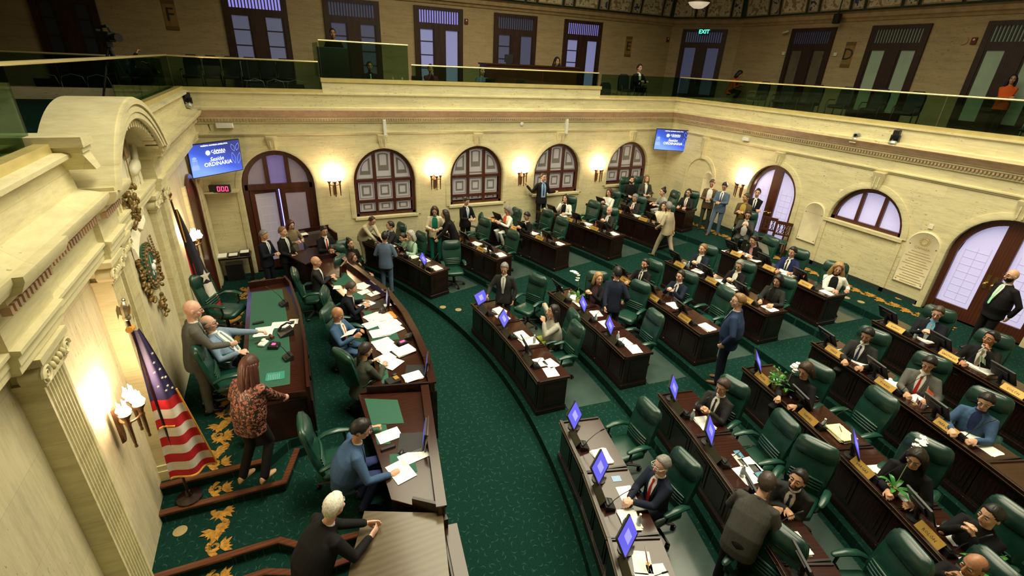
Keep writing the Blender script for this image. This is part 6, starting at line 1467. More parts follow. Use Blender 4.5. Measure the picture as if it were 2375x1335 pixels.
# -- along the far and right walls
person(None, t4, 268, 'man in a black blazer and blue shirt with arms spread along the wall', 'stand', 0, look=10, hands=(('px', 1222, 430, 2.2), ('px', 1288, 444, 1.95)), jacket='black', shirt='shirtb', tie='dblue', style='open', pants='black', hair='short', hc='dbrown', glasses=1, sk='p', tall=1.06, sc=1.09, root=(8.36, 15.12), hint=((0, -.3, -1), (0, .3, -1)))
person((1652, 425), t6, 215, 'man in an olive brown suit looking at his phone by the blind arch', 'stand', 3, nod=24, hands='phone', jacket='brown', shirt='white', style='open', pants='olive', hair='crop', hc='stub', sk='m')
person((1681, 432), t6, 205, 'man in a blue-grey suit leaning on the wall with legs crossed, reading his phone', 'stand', -3, nod=26, hands='phone', jacket='steel', shirt='white', tie='dblue', pants='steel', hair='short', hc='black', sk='m', feet=(.25, .0), shoes=M_SHOEB)
person((1731, 458), t6, 200, 'man in a brown jacket and yellow shirt with hands together beside the door', 'stand', 6, look=-35, nod=12, hands='pray', jacket='brown', shirt='gold', style='open', pants='black', hair='crop', hc='stub', sk='m')
person((1757, 447), t6, 215, 'young man in a black suit with arms folded in front of the arched door', 'stand', 0, hands='fold', jacket='black', shirt='white', tie='dblue', hair='short', hc='black', sk='l')
seated((1735, 498), t6, 215, 'man with glasses in a grey suit and white shirt perched behind the fifth row', 'under the man perched behind the fifth row', lean=6, nod=14, hands='chat', jacket='mgrey', shirt='white', style='open', pants='mgrey', hair='short', hc='black', glasses=1, sk='m')
person((2346, 640), t6, 150, 'big bald bearded man in black suit and green lanyard by the arched door', 'stand', 0, hands=((-.08, -.24, .92), (-.08, .24, .92)), jacket='black', shirt='white', tie='teal', hair='bald', beard='black', glasses=1, sk='l', fat=1.25, tall=1.05)
# -- middle block
person((1170, 622), t1, 235, 'grey-haired man in a charcoal suit standing and reading a sheet, front row', 'stand', 3, nod=18, hands=((.36, -.30, 1.05), (.10, .24, .86)), jacket='dgrey', shirt='white', tie='silver', hair='short', hc='grey', sk='m')
seat_chair('M', 1, 0, 'empty behind the standing grey-haired man', (1242, 674), 205)
seated((1283, 722), t1, 172, 'woman with black hair in a silver shawl and lime skirt talking on the phone', 'behind the woman in the silver shawl', nod=-6, hands='call', jacket='shawl', pants='lime', style='blouse', hair='bob', hc='black', sk='m', fat=1.3, sc=1.1, cback=.12)
seat_chair('M', 1, 2, 'empty at the aisle desk of the front row, middle block', (1328, 790), 178)
seated((1388, 645), t2, 200, 'blonde woman in a black jacket and plum top chatting with hands together', 'behind the blonde woman in plum', look=60, hair='bob', hc='blond', sk='l', jacket='black', shirt='plum', style='open', pants='plum', hands='chat', cyaw=240, fat=1.15)
person((1432, 632), t2, 45, 'man in a navy suit seen from behind, leaning a hand on the desk', 'stand', 8, look=20, hands=((.15, -.25, .95), ('px', 1400, 732, 1.16)), jacket='navy', pants='navy', shirt='white', hair='short', hc='black', sk='m')
seat_chair('M', 2, 1, 'empty beside the man in navy with his back turned', (1478, 690), 200); seat_chair('M', 2, 2, 'empty at the aisle desk of the second row, middle block', (1508, 762))
seated((1496, 612), t3, 190, 'bearded man in a dark suit and striped tie holding papers, third row', 'behind the bearded man of the third row', look=10, hands='desk', jacket='black', shirt='white', tie='dgrey', hair='short', hc='black', beard='stub', sk='m')
seated((1578, 640), t3, 195, 'man with glasses in a navy suit holding a small cup, third row', 'behind the man with glasses of the third row', look=-5, hands='chat', jacket='navy', shirt='white', tie='dblue', hair='short', hc='dbrown', glasses=1, sk='p')
seat_chair('M', 3, 2, 'empty at the aisle desk of the third row, middle block', (1672, 705))
seated((1630, 577), t4, 200, 'blonde woman in a navy blazer with hair tied back, fourth row', 'behind the blonde woman in the navy blazer', look=-15, hands='phone', jacket='navy', shirt='white', style='vneck', pants='navy', hair='clip', hc='dblond', sk='l')
seated((1715, 615), t4, 195, 'short grey-haired woman with glasses in a black blazer over white, fourth row', 'behind the grey-haired woman with glasses', nod=16, hands='phone', jacket='black', shirt='white', style='vneck', pants='black', hair='short', hc='grey', glasses=1, sk='l')
seated((1804, 650), t4, 190, 'black-haired woman in a charcoal blazer with an open folder, fourth row', 'behind the black-haired woman with the open folder', nod=16, hands='write', jacket='dgrey', shirt='black', style='vneck', pants='dgrey', hair='bob', hc='black', sk='l')
seated((1748, 557), t5, 175, 'man in a black suit hunched over a pile of white papers, fifth row', 'behind the man hunched over white papers', lean=22, nod=10, hands='write', jacket='black', shirt='pink', hair='short', hc='black', sk='m')
seated((1838, 584), t5, 190, 'man in a royal blue suit reaching across his desk, fifth row', 'behind the man in royal blue', look=-5, nod=10, hands=((.42, -.05, .80), (.42, .3, .84)), jacket='royal', shirt='white', tie='dgrey', hair='short', hc='black', sk='m')
seated((1944, 622), t5, 215, 'laughing woman with curly blonde hair in a white jacket over black', 'behind the curly-haired woman in white', nod=14, hands=((.35, .02, .80), (.15, .30, .80)), jacket='white', shirt='black', style='open', pants='black', hair='curly', hc='blond', sk='m', cback=.06)
person((1712, 698), t3, 120, 'man in a blue suit with brown shoes standing in the aisle, seen from behind', 'stand', 0, look=35, hands=((.10, -.26, .92), (.05, .26, .90)), jacket='mblue', pants='navy', shirt='white', hair='short', hc='dblond', glasses=1, sk='p', fat=1.3, sc=1.14, shoes=M_SHOEB)
# -- near block
seat_chair('N', 1, 0, 'empty at the far desk of the front row, near block', (1490, 985), 178)
seated((1535, 1078), t1, 180, 'grey-haired man with pale glasses and navy suit, hands joined, front row near block', 'behind the man with pale glasses', nod=2, hands=((.43, -.02, .80), (.43, .05, .81)), jacket='navy', shirt='white', tie='red', hair='crop', hc='grey', glasses='w', sc=1.08, sk='p', cback=.10)
seat_chair('N', 1, 2, 'empty, right behind the bending grey-suited man', (1795, 1290), 188)
seated((1676, 896), t2, 190, 'man with cropped hair in a charcoal suit checking his phone, second row near block', 'behind the crop-haired man with a phone', nod=14, hands='phone', jacket='dgrey', shirt='white', tie='dgrey', hair='short', hc='stub', sc=1.08, sk='m')
seat_chair('N', 2, 1, 'empty at the second desk of the second row, near block', (1800, 1015))
seated((1850, 1112), t2, 200, 'dark-bearded man in a charcoal suit leaning on his desk and talking', 'beside the dark-bearded man', lean=14, look=-10, nod=-12, hands='fold', jacket='dgrey', shirt='white', tie='dblue', hair='short', hc='black', beard='black', sc=1.08, sk='m', cback=.45)
seat_chair('N', 2, 3, 'empty at the fourth desk of the second row, near block', (2075, 1320))
seated((2258, 1312), t2, 165, 'bald man at the very bottom edge of the picture with a hand at his chin', 'under the bald man at the bottom edge', nod=5, hands='chin', jacket='black', hair='fringe', hc='stub', sc=1.08, sk='t')
person((1778, 1118), t1, 22, 'man in a grey suit seen from behind, bending to talk across the desk', 'stand', 34, side=0, look=10, hands=((.30, -.22, .86), (.42, .20, .86)), jacket='mgrey', pants='black', shirt='white', hair='crop', hc='stub', sc=1.08, sk='p', fat=1.12)
seated((1868, 858), t3, 185, 'brown-haired woman in black writing behind the white orchid', 'behind the brown-haired woman with the orchid', nod=24, hands='write', jacket='black', style='blouse', pants='black', hair='bob', hc='brown', sc=1.08, sk='m', cback=.08)
seat_chair('N', 3, 1, 'empty at the second desk of the third row, near block', (2022, 958))
seated((2125, 1062), t3, 190, 'long dark-haired woman in a black jacket with a round emblem, writing', 'behind the woman with the round emblem', lean=8, nod=22, hands='write', jacket='black', style='blouse', pants='black', hair='long', hc='dbrown', sc=1.08, sk='m', cback=.15)
seated((2298, 1195), t3, 170, 'short-haired person in black holding a phone to the mouth', 'behind the short-haired person in black', look=-10, nod=8, hands=((.24, -.05, 1.02), (.24, .05, 1.02)), jacket='black', style='blouse', pants='black', hair='crop', hc='black', sc=1.08, sk='l', cback=.12)
seated((2012, 776), t4, 190, 'man in a charcoal suit with a blue tie writing, fourth row', 'behind the writing man with a blue tie', nod=24, hands='write', jacket='dgrey', shirt='white', tie='dblue', hair='short', hc='black', sc=1.08, sk='m', cback=.06)
seated((2155, 843), t4, 195, 'man in a grey suit with a dark red tie reading a white sheet, fourth row', 'behind the man with the dark red tie', nod=24, hands='write', jacket='grey', shirt='white', tie='red', hair='short', hc='black', sc=1.08, sk='m', cback=.08, fat=1.12)
seated((2287, 930), t4, 190, 'man in a blue-grey blazer typing on a glowing tablet, fourth row', 'behind the man in the blue-grey blazer', nod=24, hands='desk', jacket='blue', shirt='dblue', style='vneck', hair='crop', hc='black', sc=1.08, sk='l', cback=.08)
seated((2175, 725), t5, 195, 'man in a navy suit with turquoise shirt looking at his phone, fifth row', 'behind the man in turquoise and navy', nod=20, hands='phone', jacket='dnavy', shirt='sky', tie='silver', hair='crop', hc='stub', sc=1.08, sk='p', fat=1.2, cback=.05)
seated((2298, 785), t5, 190, 'man in a dark suit with olive tie resting his cheek on his fist, fifth row', 'behind the man resting his cheek', look=-25, hands='chinL', jacket='black', shirt='white', tie='khaki', hair='short', hc='black', sc=1.08, sk='t', cback=.10)
# -- rostrum
person((447, 718), .68, 15, 'bald man in a grey-green suit standing behind the presiding officer, arm over the chair', 'stand', 8, look=-12, nod=10, hands=((.42, -.12, 1.02), (.10, .24, .86)), jacket='grey', pants='grey', shirt='white', hair='bald', glasses=1, sk='p', lod=True, sc=1.16)
seated((484, 750), .68, -12, 'bald man with glasses in a light blue jacket and white shirt at the presiding desk', 'behind the presiding officer in light blue', lean=-20, hands=((.20, -.22, .76), (.50, .22, .84)), sc=1.12, jacket='lblue', shirt='white', style='open', tie='lblue', pants='dnavy', hair='fringe', hc='grey', glasses=1, sk='p', fat=1.2, cback=.12, cyaw=-10)
p = az(480, 680, .68 + .92); chair(p.x + .26, p.y - .1, .68, -25, 'empty at the presiding desk, beneath the single star flag', s=1.12)
p = az(487, 842, .68 + .90); chair(p.x + .26, p.y, .68, 5, 'empty, beside the woman in the floral blouse', s=1.12)
person((580, 848), .68, 48, 'woman with reddish brown hair in a floral blouse leaning at the presiding desk', 'stand', 14, nod=10, hands=((.46, -.12, .92), (.30, .26, 1.0)), jacket='floral', style='blouse', pants='black', hair='long', hc='auburn', sk='p', fat=1.2, sc=1.10, shoes=M_SHOET, legs=(((.10, -.10, .50), (-.10, -.12, .10)), ((.0, .10, .48), (-.20, .12, .12))))
seated((783, 728), .34, -35, 'bald man in a steel blue suit with an orange tie reading a sheet', 'behind the man with the orange tie', nod=24, hands='read', jacket='blue', shirt='white', tie='oran', pants='blue', hair='bald', sk='t', sc=1.1, cpx=(770, 748), cs=1.1, cyaw=-30)
seated((815, 667), .34, -15, 'man with shaved head in a dark navy suit writing at the clerk desk', 'behind the man writing in dark navy', lean=16, nod=18, hands='write', jacket='dnavy', shirt='white', tie='pink', hair='crop', hc='stub', sk='m', sc=1.08, pants='dnavy')
seated((848, 812), .34, 25, 'woman with a hair clip in an olive grey blazer writing, seen from behind', 'behind the woman with the hair clip', lean=12, nod=12, hands='write', jacket='olive', style='suit', shirt='black', pants='black', hair='clip', hc='dbrown', glasses=1, sk='m', sc=1.08, cpx=(806, 852), cs=1.1)
seated((838, 995), .34, 0, 'man with glasses in a bright blue suit writing at the near clerk desk', 'behind the man in bright blue', lean=20, nod=20, look=-8, hands=(('px', 905, 1100, 1.13), ('px', 862, 990, 1.22)), jacket='blue', shirt='white', tie='maroon', pants='dblue', hair='short', hc='black', glasses=1, sk='m', fat=1.3, sc=1.17, cpx=(722, 1022), cs=1.12, curl=(1.2, .8))
seated((733, 607), .34, -12, 'bald man in a dark suit with folded arms at the far clerk desk', 'behind the man with folded arms', hands='fold', jacket='dgrey', shirt='white', hair='bald', sk='m', cpx=(692, 655), cyaw=0)
person((776, 1172), 0, 25, 'white-haired man in a black suit leaning on the tall table with joined hands', 'stand', 30, look=18, nod=2, hands=(('px', 858, 1245, 1.16), ('px', 850, 1212, 1.20)), jacket='black', shirt='white', tie='silver', hair='short', hc='white', sk='p', fat=1.25, sc=1.14, curl=.15, lod=True, palm=((0, 1, -.2), (0, -1, -.2)))
person((612, 545), 0, 325, 'grey-haired man in navy suit with phone, standing near the side table', 'stand', 2, nod=18, hands='phone', jacket='dnavy', shirt='white', tie='lblue', pants='dnavy', hair='short', hc='grey', sk='m')
person((656, 537), 0, 325, 'young fair-haired man in a black suit waiting near the lectern', 'stand', 0, nod=4, hands=((.24, -.10, 1.0), (.24, .10, 1.0)), jacket='black', shirt='white', tie='silver', hair='short', hc='dblond', sk='l')
person((674, 521), 0, 300, 'woman with auburn hair in a khaki jacket writing at the lectern', 'stand', 10, nod=20, hands=((.36, -.06, 1.16), (.30, .2, 1.16)), jacket='khaki', style='blouse', pants='black', hair='long', hc='auburn', sk='l')
person((752, 535), 0, 290, 'man in black suit and red tie holding a phone beside the lectern', 'stand', 4, nod=14, look=-6, hands='phone', jacket='black', shirt='white', tie='red', hair='short', hc='black', sk='m')
seated((770, 580), 0, 250, 'dark-haired person seated low behind the far standing table', 'under the person seated low behind the far table', nod=10, jacket='black', style='blouse', hair='short', hc='black', sk='m', pants='black')
seated((812, 565), 0, 290, 'woman with a high bun in a black blazer seated by the far bench', 'under the woman with the high bun', hands='lap', jacket='black', style='suit', shirt='black', hair='bun', hc='black', sk='m', pants='black', look=20, nod=-5)
seated((818, 598), 0, 320, 'woman with auburn hair and glasses seated low behind the far clerk desk', 'under the auburn-haired woman with glasses', hair='bob', hc='auburn', glasses=1, sk='m', jacket='black', style='blouse', pants='black')
# ---------------------------------------------------------------- what lies on the desks
for key, (a, r, w, zf, lab) in UNITS.items():
    g, k, i = key
    if (g, k) == ('F', 6) or (g, k, i) in (('N', 4, 3), ('N', 5, 3), ('N', 3, 4), ('N', 2, 4)): continue
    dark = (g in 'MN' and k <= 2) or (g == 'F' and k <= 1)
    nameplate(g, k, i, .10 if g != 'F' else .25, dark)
    lit = (g, k, i) in {('F', 1, 2), ('M', 1, 0), ('M', 1, 1), ('M', 2, 1), ('M', 2, 2), ('N', 1, 0), ('N', 1, 1), ('N', 1, 2), ('N', 2, 0), ('N', 2, 1), ('N', 3, 2), ('N', 3, 0)}
    my = {'F': .0, 'M': .34, 'N': .36}[g] * w
    mp = U(g, k, i, .14, my, .757)
    monitor(mp, a - (38 if g == 'N' else 62 if k == 1 and i == 0 else 42) if lit else a - 5, lit, lab)
    console(U(g, k, i, .13, -.06 if g != 'F' else -.3, .757), a + (0 if g != 'F' else 20), lab)
    # the sheet every member has in front of the near half of the desk
    rnd = random.Random(ord(g) * 31 + k * 7 + i)
    sheets(U(g, k, i, .34, -w * .27, .757), a + 90 + rnd.uniform(-6, 6), .30, .235, 'white papers by the near end of the %s' % lab, 2 if rnd.random() < .6 else 5)
# extra papers and things, desk by desk
def onm(g, k, i, x, y): return U(g, k, i, x, y, .757)
EX = [('F', 1, 0, .30, .15, 3), ('F', 1, 0, .36, -.05, 2), ('F', 1, 1, .40, .25, 2), ('F', 1, 2, .42, .36, 2), ('F', 2, 0, .32, .1, 8), ('F', 2, 0, .45, .3, 3), ('F', 2, 2, .2, .2, 10), ('M', 1, 0, .40, -.05, 12), ('M', 1, 1, .45, -.34, 4), ('M', 1, 1, .33, -.1, 14), ('M', 1, 2, .28, .05, 2), ('M', 1, 2, .45, -.05, 2), ('M', 2, 0, .4, 0, 6), ('M', 2, 1, .42, .2, 2), ('M', 2, 2, .3, .02, 2), ('M', 4, 1, .35, .05, 6), ('M', 4, 1, .42, -.1, 3), ('M', 5, 0, .38, .05, 8), ('M', 5, 0, .5, .2, 3), ('M', 5, 1, .42, .0, 5), ('N', 2, 1, .52, -.12, 1), ('N', 4, 0, .40, .1, 2), ('N', 4, 1, .36, .18, 2), ('N', 4, 2, .36, -.1, 2), ('N', 5, 1, .36, .0, 6), ('N', 3, 2, .34, .05, 2), ('N', 3, 3, .42, .12, 1), ('N', 1, 1, .45, .10, 1), ('N', 1, 2, .30, .22, 2), ('N', 1, 2, .45, .05, 2), ('N', 1, 2, .42, -.1, 2), ('N', 1, 2, .28, -.02, 1)]
for n, (g, k, i, x, y, c) in enumerate(EX):
    sheets(onm(g, k, i, x, y), UNITS[g, k, i][0] + 90 + (n * 37 % 24 - 12), .28, .22, '%s %s, %s' % ('paper pile' if c > 4 else 'single sheet' if c == 1 else 'loose sheets', ['beside the microphone', 'toward the sitter', 'near the rim', 'overlapping others'][n % 4], UNITS[g, k, i][4]), c)
sheets(onm('N', 3, 1, .32, -.26) + Vector((0, 0, .012)), UNITS['N', 3, 1][0] + 86, .34, .26, 'yellow legal pad with a black pen on an empty third-row desk, near block', 12, M_YPAPER, 'notepad', None, 'notepad')
q = MB(); q.tube([(-.07, 0, 0), (.07, 0, 0)], .005, 6); o = q.obj('pen', M_BLACK); o.location = onm('N', 3, 1, .34, -.22) + Vector((0, 0, .085)); o.rotation_euler = (0, 0, .8); tag(o, 'black pen lying on the yellow legal pad', 'pen')
M_TEALC = plain('teal_brochure', (.04, .22, .34), .5, 0, .3, 20); M_REDC = plain('red_seal_card', (.72, .55, .48), .6, 0, .1, 6); M_ORC = plain('orange_folder', (.75, .22, .02), .6); M_TEALF = plain('teal_folder', (.02, .22, .17), .6); M_PINKC = plain('red_orange_card', (.85, .14, .05), .6)
for (g, k, i, x, y, w, h, m, lab, nm) in (('N', 2, 1, .48, .10, .14, .10, M_TEALC, 'small teal brochure under the monitor on the second row, near block', 'brochure'), ('N', 2, 1, .42, -.02, .26, .11, M_REDC, 'pale card with a red seal on the second row, near block', 'card'), ('N', 2, 1, .55, -.24, .26, .13, M_TEALC, 'teal brochure by the hand of the grey-suited man', 'brochure'), ('N', 3, 2, .36, -.36, .22, .17, M_PINKC, 'red-orange card under the orchid leaves, third row', 'card'), ('M', 3, 2, .26, -.30, .16, .08, M_ORC, 'orange card on the papers of the empty third-row desk', 'card'), ('N', 1, 1, .40, .38, .10, .13, plain('blue_pamphlet', (.25, .4, .6), .5), 'light blue pamphlet beside the screen of the man with pale glasses', 'pamphlet'), ('N', 3, 0, .34, .1, .12, .10, plain('mint_note', (.4, .65, .55), .6), 'mint note on the far desk of the third row behind the flowers', 'note')):
    o = sheets(onm(g, k, i, x, y) + Vector((0, 0, .006 if nm == 'card' and k == 3 else 0)), UNITS[g, k, i][0] + 90, w, h, lab, 1, m, nm, None, nm)
for (g, k, i, x, y, lab) in (('F', 2, 1, .2, .45, 'on the middle desk of the second row, far block'), ('F', 3, 1, .3, .2, 'in front of the man with the yellow tie'), ('F', 3, 2, .2, .35, 'on the aisle desk of the third row, far block'), ('F', 4, 2, .2, -.05, 'in front of the smiling bald man'), ('M', 1, 1, .46, -.42, 'beside the woman in the silver shawl'), ('M', 2, 0, .2, .3, 'behind the white orchid, far end'), ('M', 2, 0, .25, .05, 'at the foot of the white orchid'), ('M', 2, 1, .18, -.1, 'by the hand of the man in navy'), ('M', 2, 2, .2, .12, 'beside the lit screen of the aisle desk, second row'), ('M', 4, 0, .22, -.05, 'in front of the blonde woman in the navy blazer'), ('N', 1, 0, .28, -.38, 'standing on a paper, front row near block'), ('N', 1, 1, .22, -.40, 'left of two by the man with pale glasses'), ('N', 1, 1, .42, -.38, 'right of two by the man with pale glasses'), ('N', 2, 0, .18, -.16, 'before the crop-haired man with a phone'), ('N', 2, 1, .26, -.30, 'beside the open papers of the second row, near block'), ('N', 3, 1, .14, -.10, 'by the name plate and the yellow pad'), ('N', 5, 0, .2, -.2, 'before the man in turquoise')):
    bottle(onm(g, k, i, x, y), lab)
for (g, k, i, x, y, lit, lab) in (('N', 4, 2, .5, .12, True, 'glowing tablet under the hands of the man in the blue-grey blazer'), ('N', 2, 2, .45, -.30, False, 'dark phone lying by the elbow of the grey-suited man'), ('N', 3, 3, .40, -.05, True, 'lit phone lying by the orchid pot, third row'), ('N', 1, 2, .52, -.20, True, 'lit phone in a white case at the bottom desk of the front row')):
    phone_lit(onm(g, k, i, x, y), UNITS[g, k, i][0] + 20, lab, lit)
orchid(onm('M', 2, 0, .34, -.22), 'white orchid in a gold pot on the second row, middle block', (-.06, .30, .62, 16), 6)
orchid(onm('N', 3, 0, .16, -.28), 'white orchid in a gold pot beside a leafy plant, third row near block', (.22, .05, .42, 13), 5)
orchid(onm('N', 3, 0, .12, -.12), 'bushy light-green plant in a gold pot, third row near block', None, 4, 1, True)
orchid(onm('N', 3, 2, .14, -.30), 'orchid with long dark leaves and an arching white spray before the woman with the emblem', (.66, .16, .52, 14), 6, 1.2)
orchid(onm('N', 3, 3, .26, -.36), 'orchid with broad green leaves and a bare stem, at the bottom edge', None, 6, 1.2)
orchid(onm('F', 4, 1, .2, -.1), 'small gold pot with one upright leaf in the fourth row, far block', None, 3, .8)
# little desk flags and cups
def desk_flag(P, lab, colr, h=.30, lean=(.03, 0), second=None, yaw=60):
    t = thing('desk_flag', P, R(yaw), lab, 'desk flag'); q = MB(); q.lathe([(0, 0), (.03, 0), (.025, .012), (0, .015)], 10); q.obj('base', M_GOLD, t); q = MB(); q.tube([(0, 0, 0), (lean[0], lean[1], h)], .004, 6); q.obj('pole', M_WHITE, t)
    q = MB(); n = 8; q.loft([[(lean[0] * (z / h) - u * .15, lean[1] * z / h + .012 * math.sin(u * 6), z - u * .05) for u in [j / n for j in range(n + 1)]] for z in (h - .01, h - .11)], False, False, False)
    if second: q.mi[::2] = [1] * len(q.mi[::2])
    q.obj('cloth', [colr, second] if second else colr, t, True, 180); return t
M_FLO = plain('orange_flag_cloth', (.85, .13, .05), .7)
desk_flag(onm('F', 4, 2, .12, .28), 'small plain orange flag on the smiling bald man\'s desk', M_FLO); desk_flag(onm('M', 5, 2, .16, .40), 'small orange flag with pale marks between the fifth-row desks', M_FLO, .34, (-.08, .0), plain('flag_pale', (.8, .5, .4), .7)); desk_flag(onm('F', 5, 0, .2, .25), 'small striped red, white and blue flag by the auburn-haired woman', M_FR, .34, (.06, 0), M_FB)
desk_flag(onm('N', 4, 1, .25, -.40), 'orange desk flag in a white mug on the fourth row, near block', M_FLO, .36, (.04, .0)); desk_flag(onm('N', 4, 1, .16, -.36), 'small striped red and white flag beside the white mug', M_FR, .20, (-.05, .05), M_FWH); desk_flag(onm('N', 5, 1, .28, -.28), 'green and white desk flag before the man resting his cheek', plain('flag_green', (.03, .25, .06), .7), .3, (.1, .05), M_FWH); desk_flag(onm('N', 5, 1, .36, -.40), 'red and orange desk flag before the man resting his cheek', M_FR, .26, (.12, .0), M_FLO); desk_flag(onm('N', 1, 2, .36, .20), 'tiny striped flag lying across the papers of the bottom desk, front row', M_FR, .2, (.12, .05), M_FWH)
def mug(P, lab, mat):
    t = thing('mug', P, 0, lab, 'mug'); q = MB(); q.lathe([(0, 0), (.036, 0), (.042, .09), (.038, .09), (.033, .012), (0, .012)], 14); q.obj('cup', mat, t); q = MB(); q.tube([(.038, 0, .075), (.065, 0, .06), (.06, 0, .03), (.036, 0, .02)], .006, 6); q.obj('handle', mat, t)
mug(onm('N', 4, 1, .24, -.44), 'white mug holding small flags on the fourth row, near block', M_WHITE); mug(onm('M', 4, 0, .26, .12), 'white tumbler before the blonde woman in the navy blazer', M_WHITE); mug(onm('F', 5, 0, .3, .42), 'white cup at the far end of the fifth-row desk', M_WHITE)
# ---- papers of the clerk desk
zc = ZK + .003
def dpx(x, y, m=.0):      # kept clear of the raised outer rim
    p = az(660 + x / 4.45, 640 + y / 4.45, zc); lim = (1.78 - .0 * p.y if p.y < 10.3 else 1.70 - (p.y - 10.3) * .3) - m; p.x = min(p.x, lim); return p
CP = [(540, 115, 75, .20, 1), (840, 85, 15, .30, 2), (960, 90, 40, .30, 3), (820, 165, 20, .26, 2), (930, 180, 30, .26, 2), (850, 290, 35, .32, 2), (920, 420, 20, .36, 3), (1000, 440, 5, .30, 1), (900, 500, 12, .34, 2), (1060, 500, 8, .40, 3), (1200, 480, 15, .36, 2), (1250, 530, 25, .34, 2), (990, 595, 8, .38, 6), (1010, 690, 14, .36, 2), (1060, 750, 20, .34, 3), (1240, 780, 18, .36, 8), (1040, 850, 25, .34, 1), (1120, 910, 38, .34, 1), (1325, 1045, 8, .32, 4), (1090, 300, 0, .16, 1)]
CPL = ['at the navy writer\'s left elbow', 'at the far end past the navy writer', 'by the rim behind the grey raised screen', 'above the hands of the man writing in navy', 'left of the grey raised screen', 'under the hands of the man writing in navy', 'between the orange folder and the bald man', 'lying over green baize by the far microphone', 'by the knees of the orange-tie man', 'beside the lower edge of the orange folder', 'at the rim below the orange folder', 'between orange folder and middle microphone', 'printed cover, before the man with orange tie', 'right in front of the hair-clip woman\'s head', 'left of the red timer', 'nearer side of the red timer, thick', 'tilted under the pen of the hair-clip woman', 'by the half blue screen, below the pen hand', 'at the near end against the end rim', 'small note by the navy suit\'s elbow']
for n, (x, y, yw, s, c) in enumerate(CP):
    p = dpx(x, y, s * .5 + .02); p.z += .0025 * n * .35; sheets(p, yw, s, s * .75, 'white paper %s, clerk desk, %s' % ('stack' if c > 3 else 'sheet', CPL[n]), c, None, 'paper', 'papers strewn over the clerk desk')
p = dpx(1170, 400, .24); sheets(p, 12, .42, .32, 'orange folder with white papers on the clerk desk', 2, M_ORC, 'folder', None, 'folder'); sheets(p + Vector((-.03, -.01, .008)), 14, .30, .26, 'white sheet on top of the orange folder', 2)
def epx(x, y): return az(660 + x / 2.871, 870 + y / 2.871, zc)
for x, y, yw, w, h, lab in ((695, 400, 8, .34, .24, 'white sheet in front of the man in bright blue, by the built-in screen'), (880, 530, 10, .50, .22, 'wide white sheet beside the black mouse'), (775, 640, -75, .38, .28, 'white sheet under the fist of the man in bright blue')): sheets(epx(x, y) + Vector((0, 0, .004)), yw, w, h, lab)
# pop-up screens in wooden wells
def popup(p, yaw, lab, mat):
    t = thing('popup_screen', p, R(yaw), lab, 'monitor'); q = MB(); q.box(-.26, -.20, 0, .10, .20, .006); q.obj('well', M_BLACK, t, False)
    S = Matrix.Translation((.08, 0, 0)) @ Matrix.Rotation(R(8), 4, 'Y'); q = MB(); q.M = S; q.box(.035, -.22, 0, .06, .22, .32, .01); q.obj('lid', M_TOP, t, False)
    q = MB(); q.M = S; q.box(.005, -.19, .02, .03, .19, .30, .006); q.obj('casing', M_BLACK, t, False); q = MB(); q.M = S; q.add([(.003, -.175, .035), (.003, .175, .035), (.003, .175, .285), (.003, -.175, .285)], [(0, 3, 2, 1)]); q.obj('screen', mat, t, False); return t
p = dpx(1010, 290); popup(p, -8, 'raised grey screen in front of the man writing in dark navy', M_SCRG); p = dpx(1400, 980); popup(p, -18, 'raised half blue screen beside the woman with the hair clip', M_SCR); p = epx(880, 445); popup(p, -18, 'raised blue screen in a wooden lid by the man in bright blue', M_SCR)
p = az(560 + 1000 / 4.45, 480 + 690 / 4.45, ZK + .003); popup(p, -25, 'raised screen edged in violet light before the man with folded arms', M_SCRG)
for x, y, lab in ((1010, 370, 'far one'), (1280, 640, 'middle one')): console(dpx(x, y), 160, 'middle clerk desk, ' + lab)
p = dpx(1215, 700); t = thing('red_timer', p, R(20), 'black timer box with red digits among the clerk papers', 'timer'); q = MB(); q.box(-.09, -.07, 0, .09, .07, .06, .008); q.obj('case', M_BLACK, t, False); q = MB(); q.box(-.05, -.03, .06, .05, .02, .063); q.obj('display', rd, t, False)
p = epx(778, 515); t = thing('computer_mouse', p, R(60), 'black computer mouse on the white sheets by the man in bright blue', 'mouse'); q = MB(); q.ell((0, 0, .012), (.052, .032, .02), 12, 8); q.obj('shell', M_BLACK, t)
p = dpx(1135, 1020); t = thing('computer_mouse', p, R(10), 'black computer mouse on green baize by the woman with the hair clip', 'mouse'); q = MB(); q.ell((0, 0, .012), (.052, .032, .02), 12, 8); q.obj('shell', M_BLACK, t)
p = epx(690, 487); t = thing('stapler', p, R(5), 'black stapler at the inner edge of the near clerk desk', 'stapler'); q = MB(); q.box(-.11, -.025, 0, .11, .025, .03, .01); q.obj('body', M_BLACK, t, False)
p = dpx(1120, 1100); t = thing('desk_calculator', p, R(15), 'dark gadget with gold lid beside the near end of the clerk papers', 'gadget'); q = MB(); q.box(-.12, -.09, 0, .12, .09, .07, .01); q.obj('body', M_BLACK, t, False); q = MB(); q.box(.02, -.05, .07, .1, .05, .09); q.obj('lid', M_GOLD, t, False)
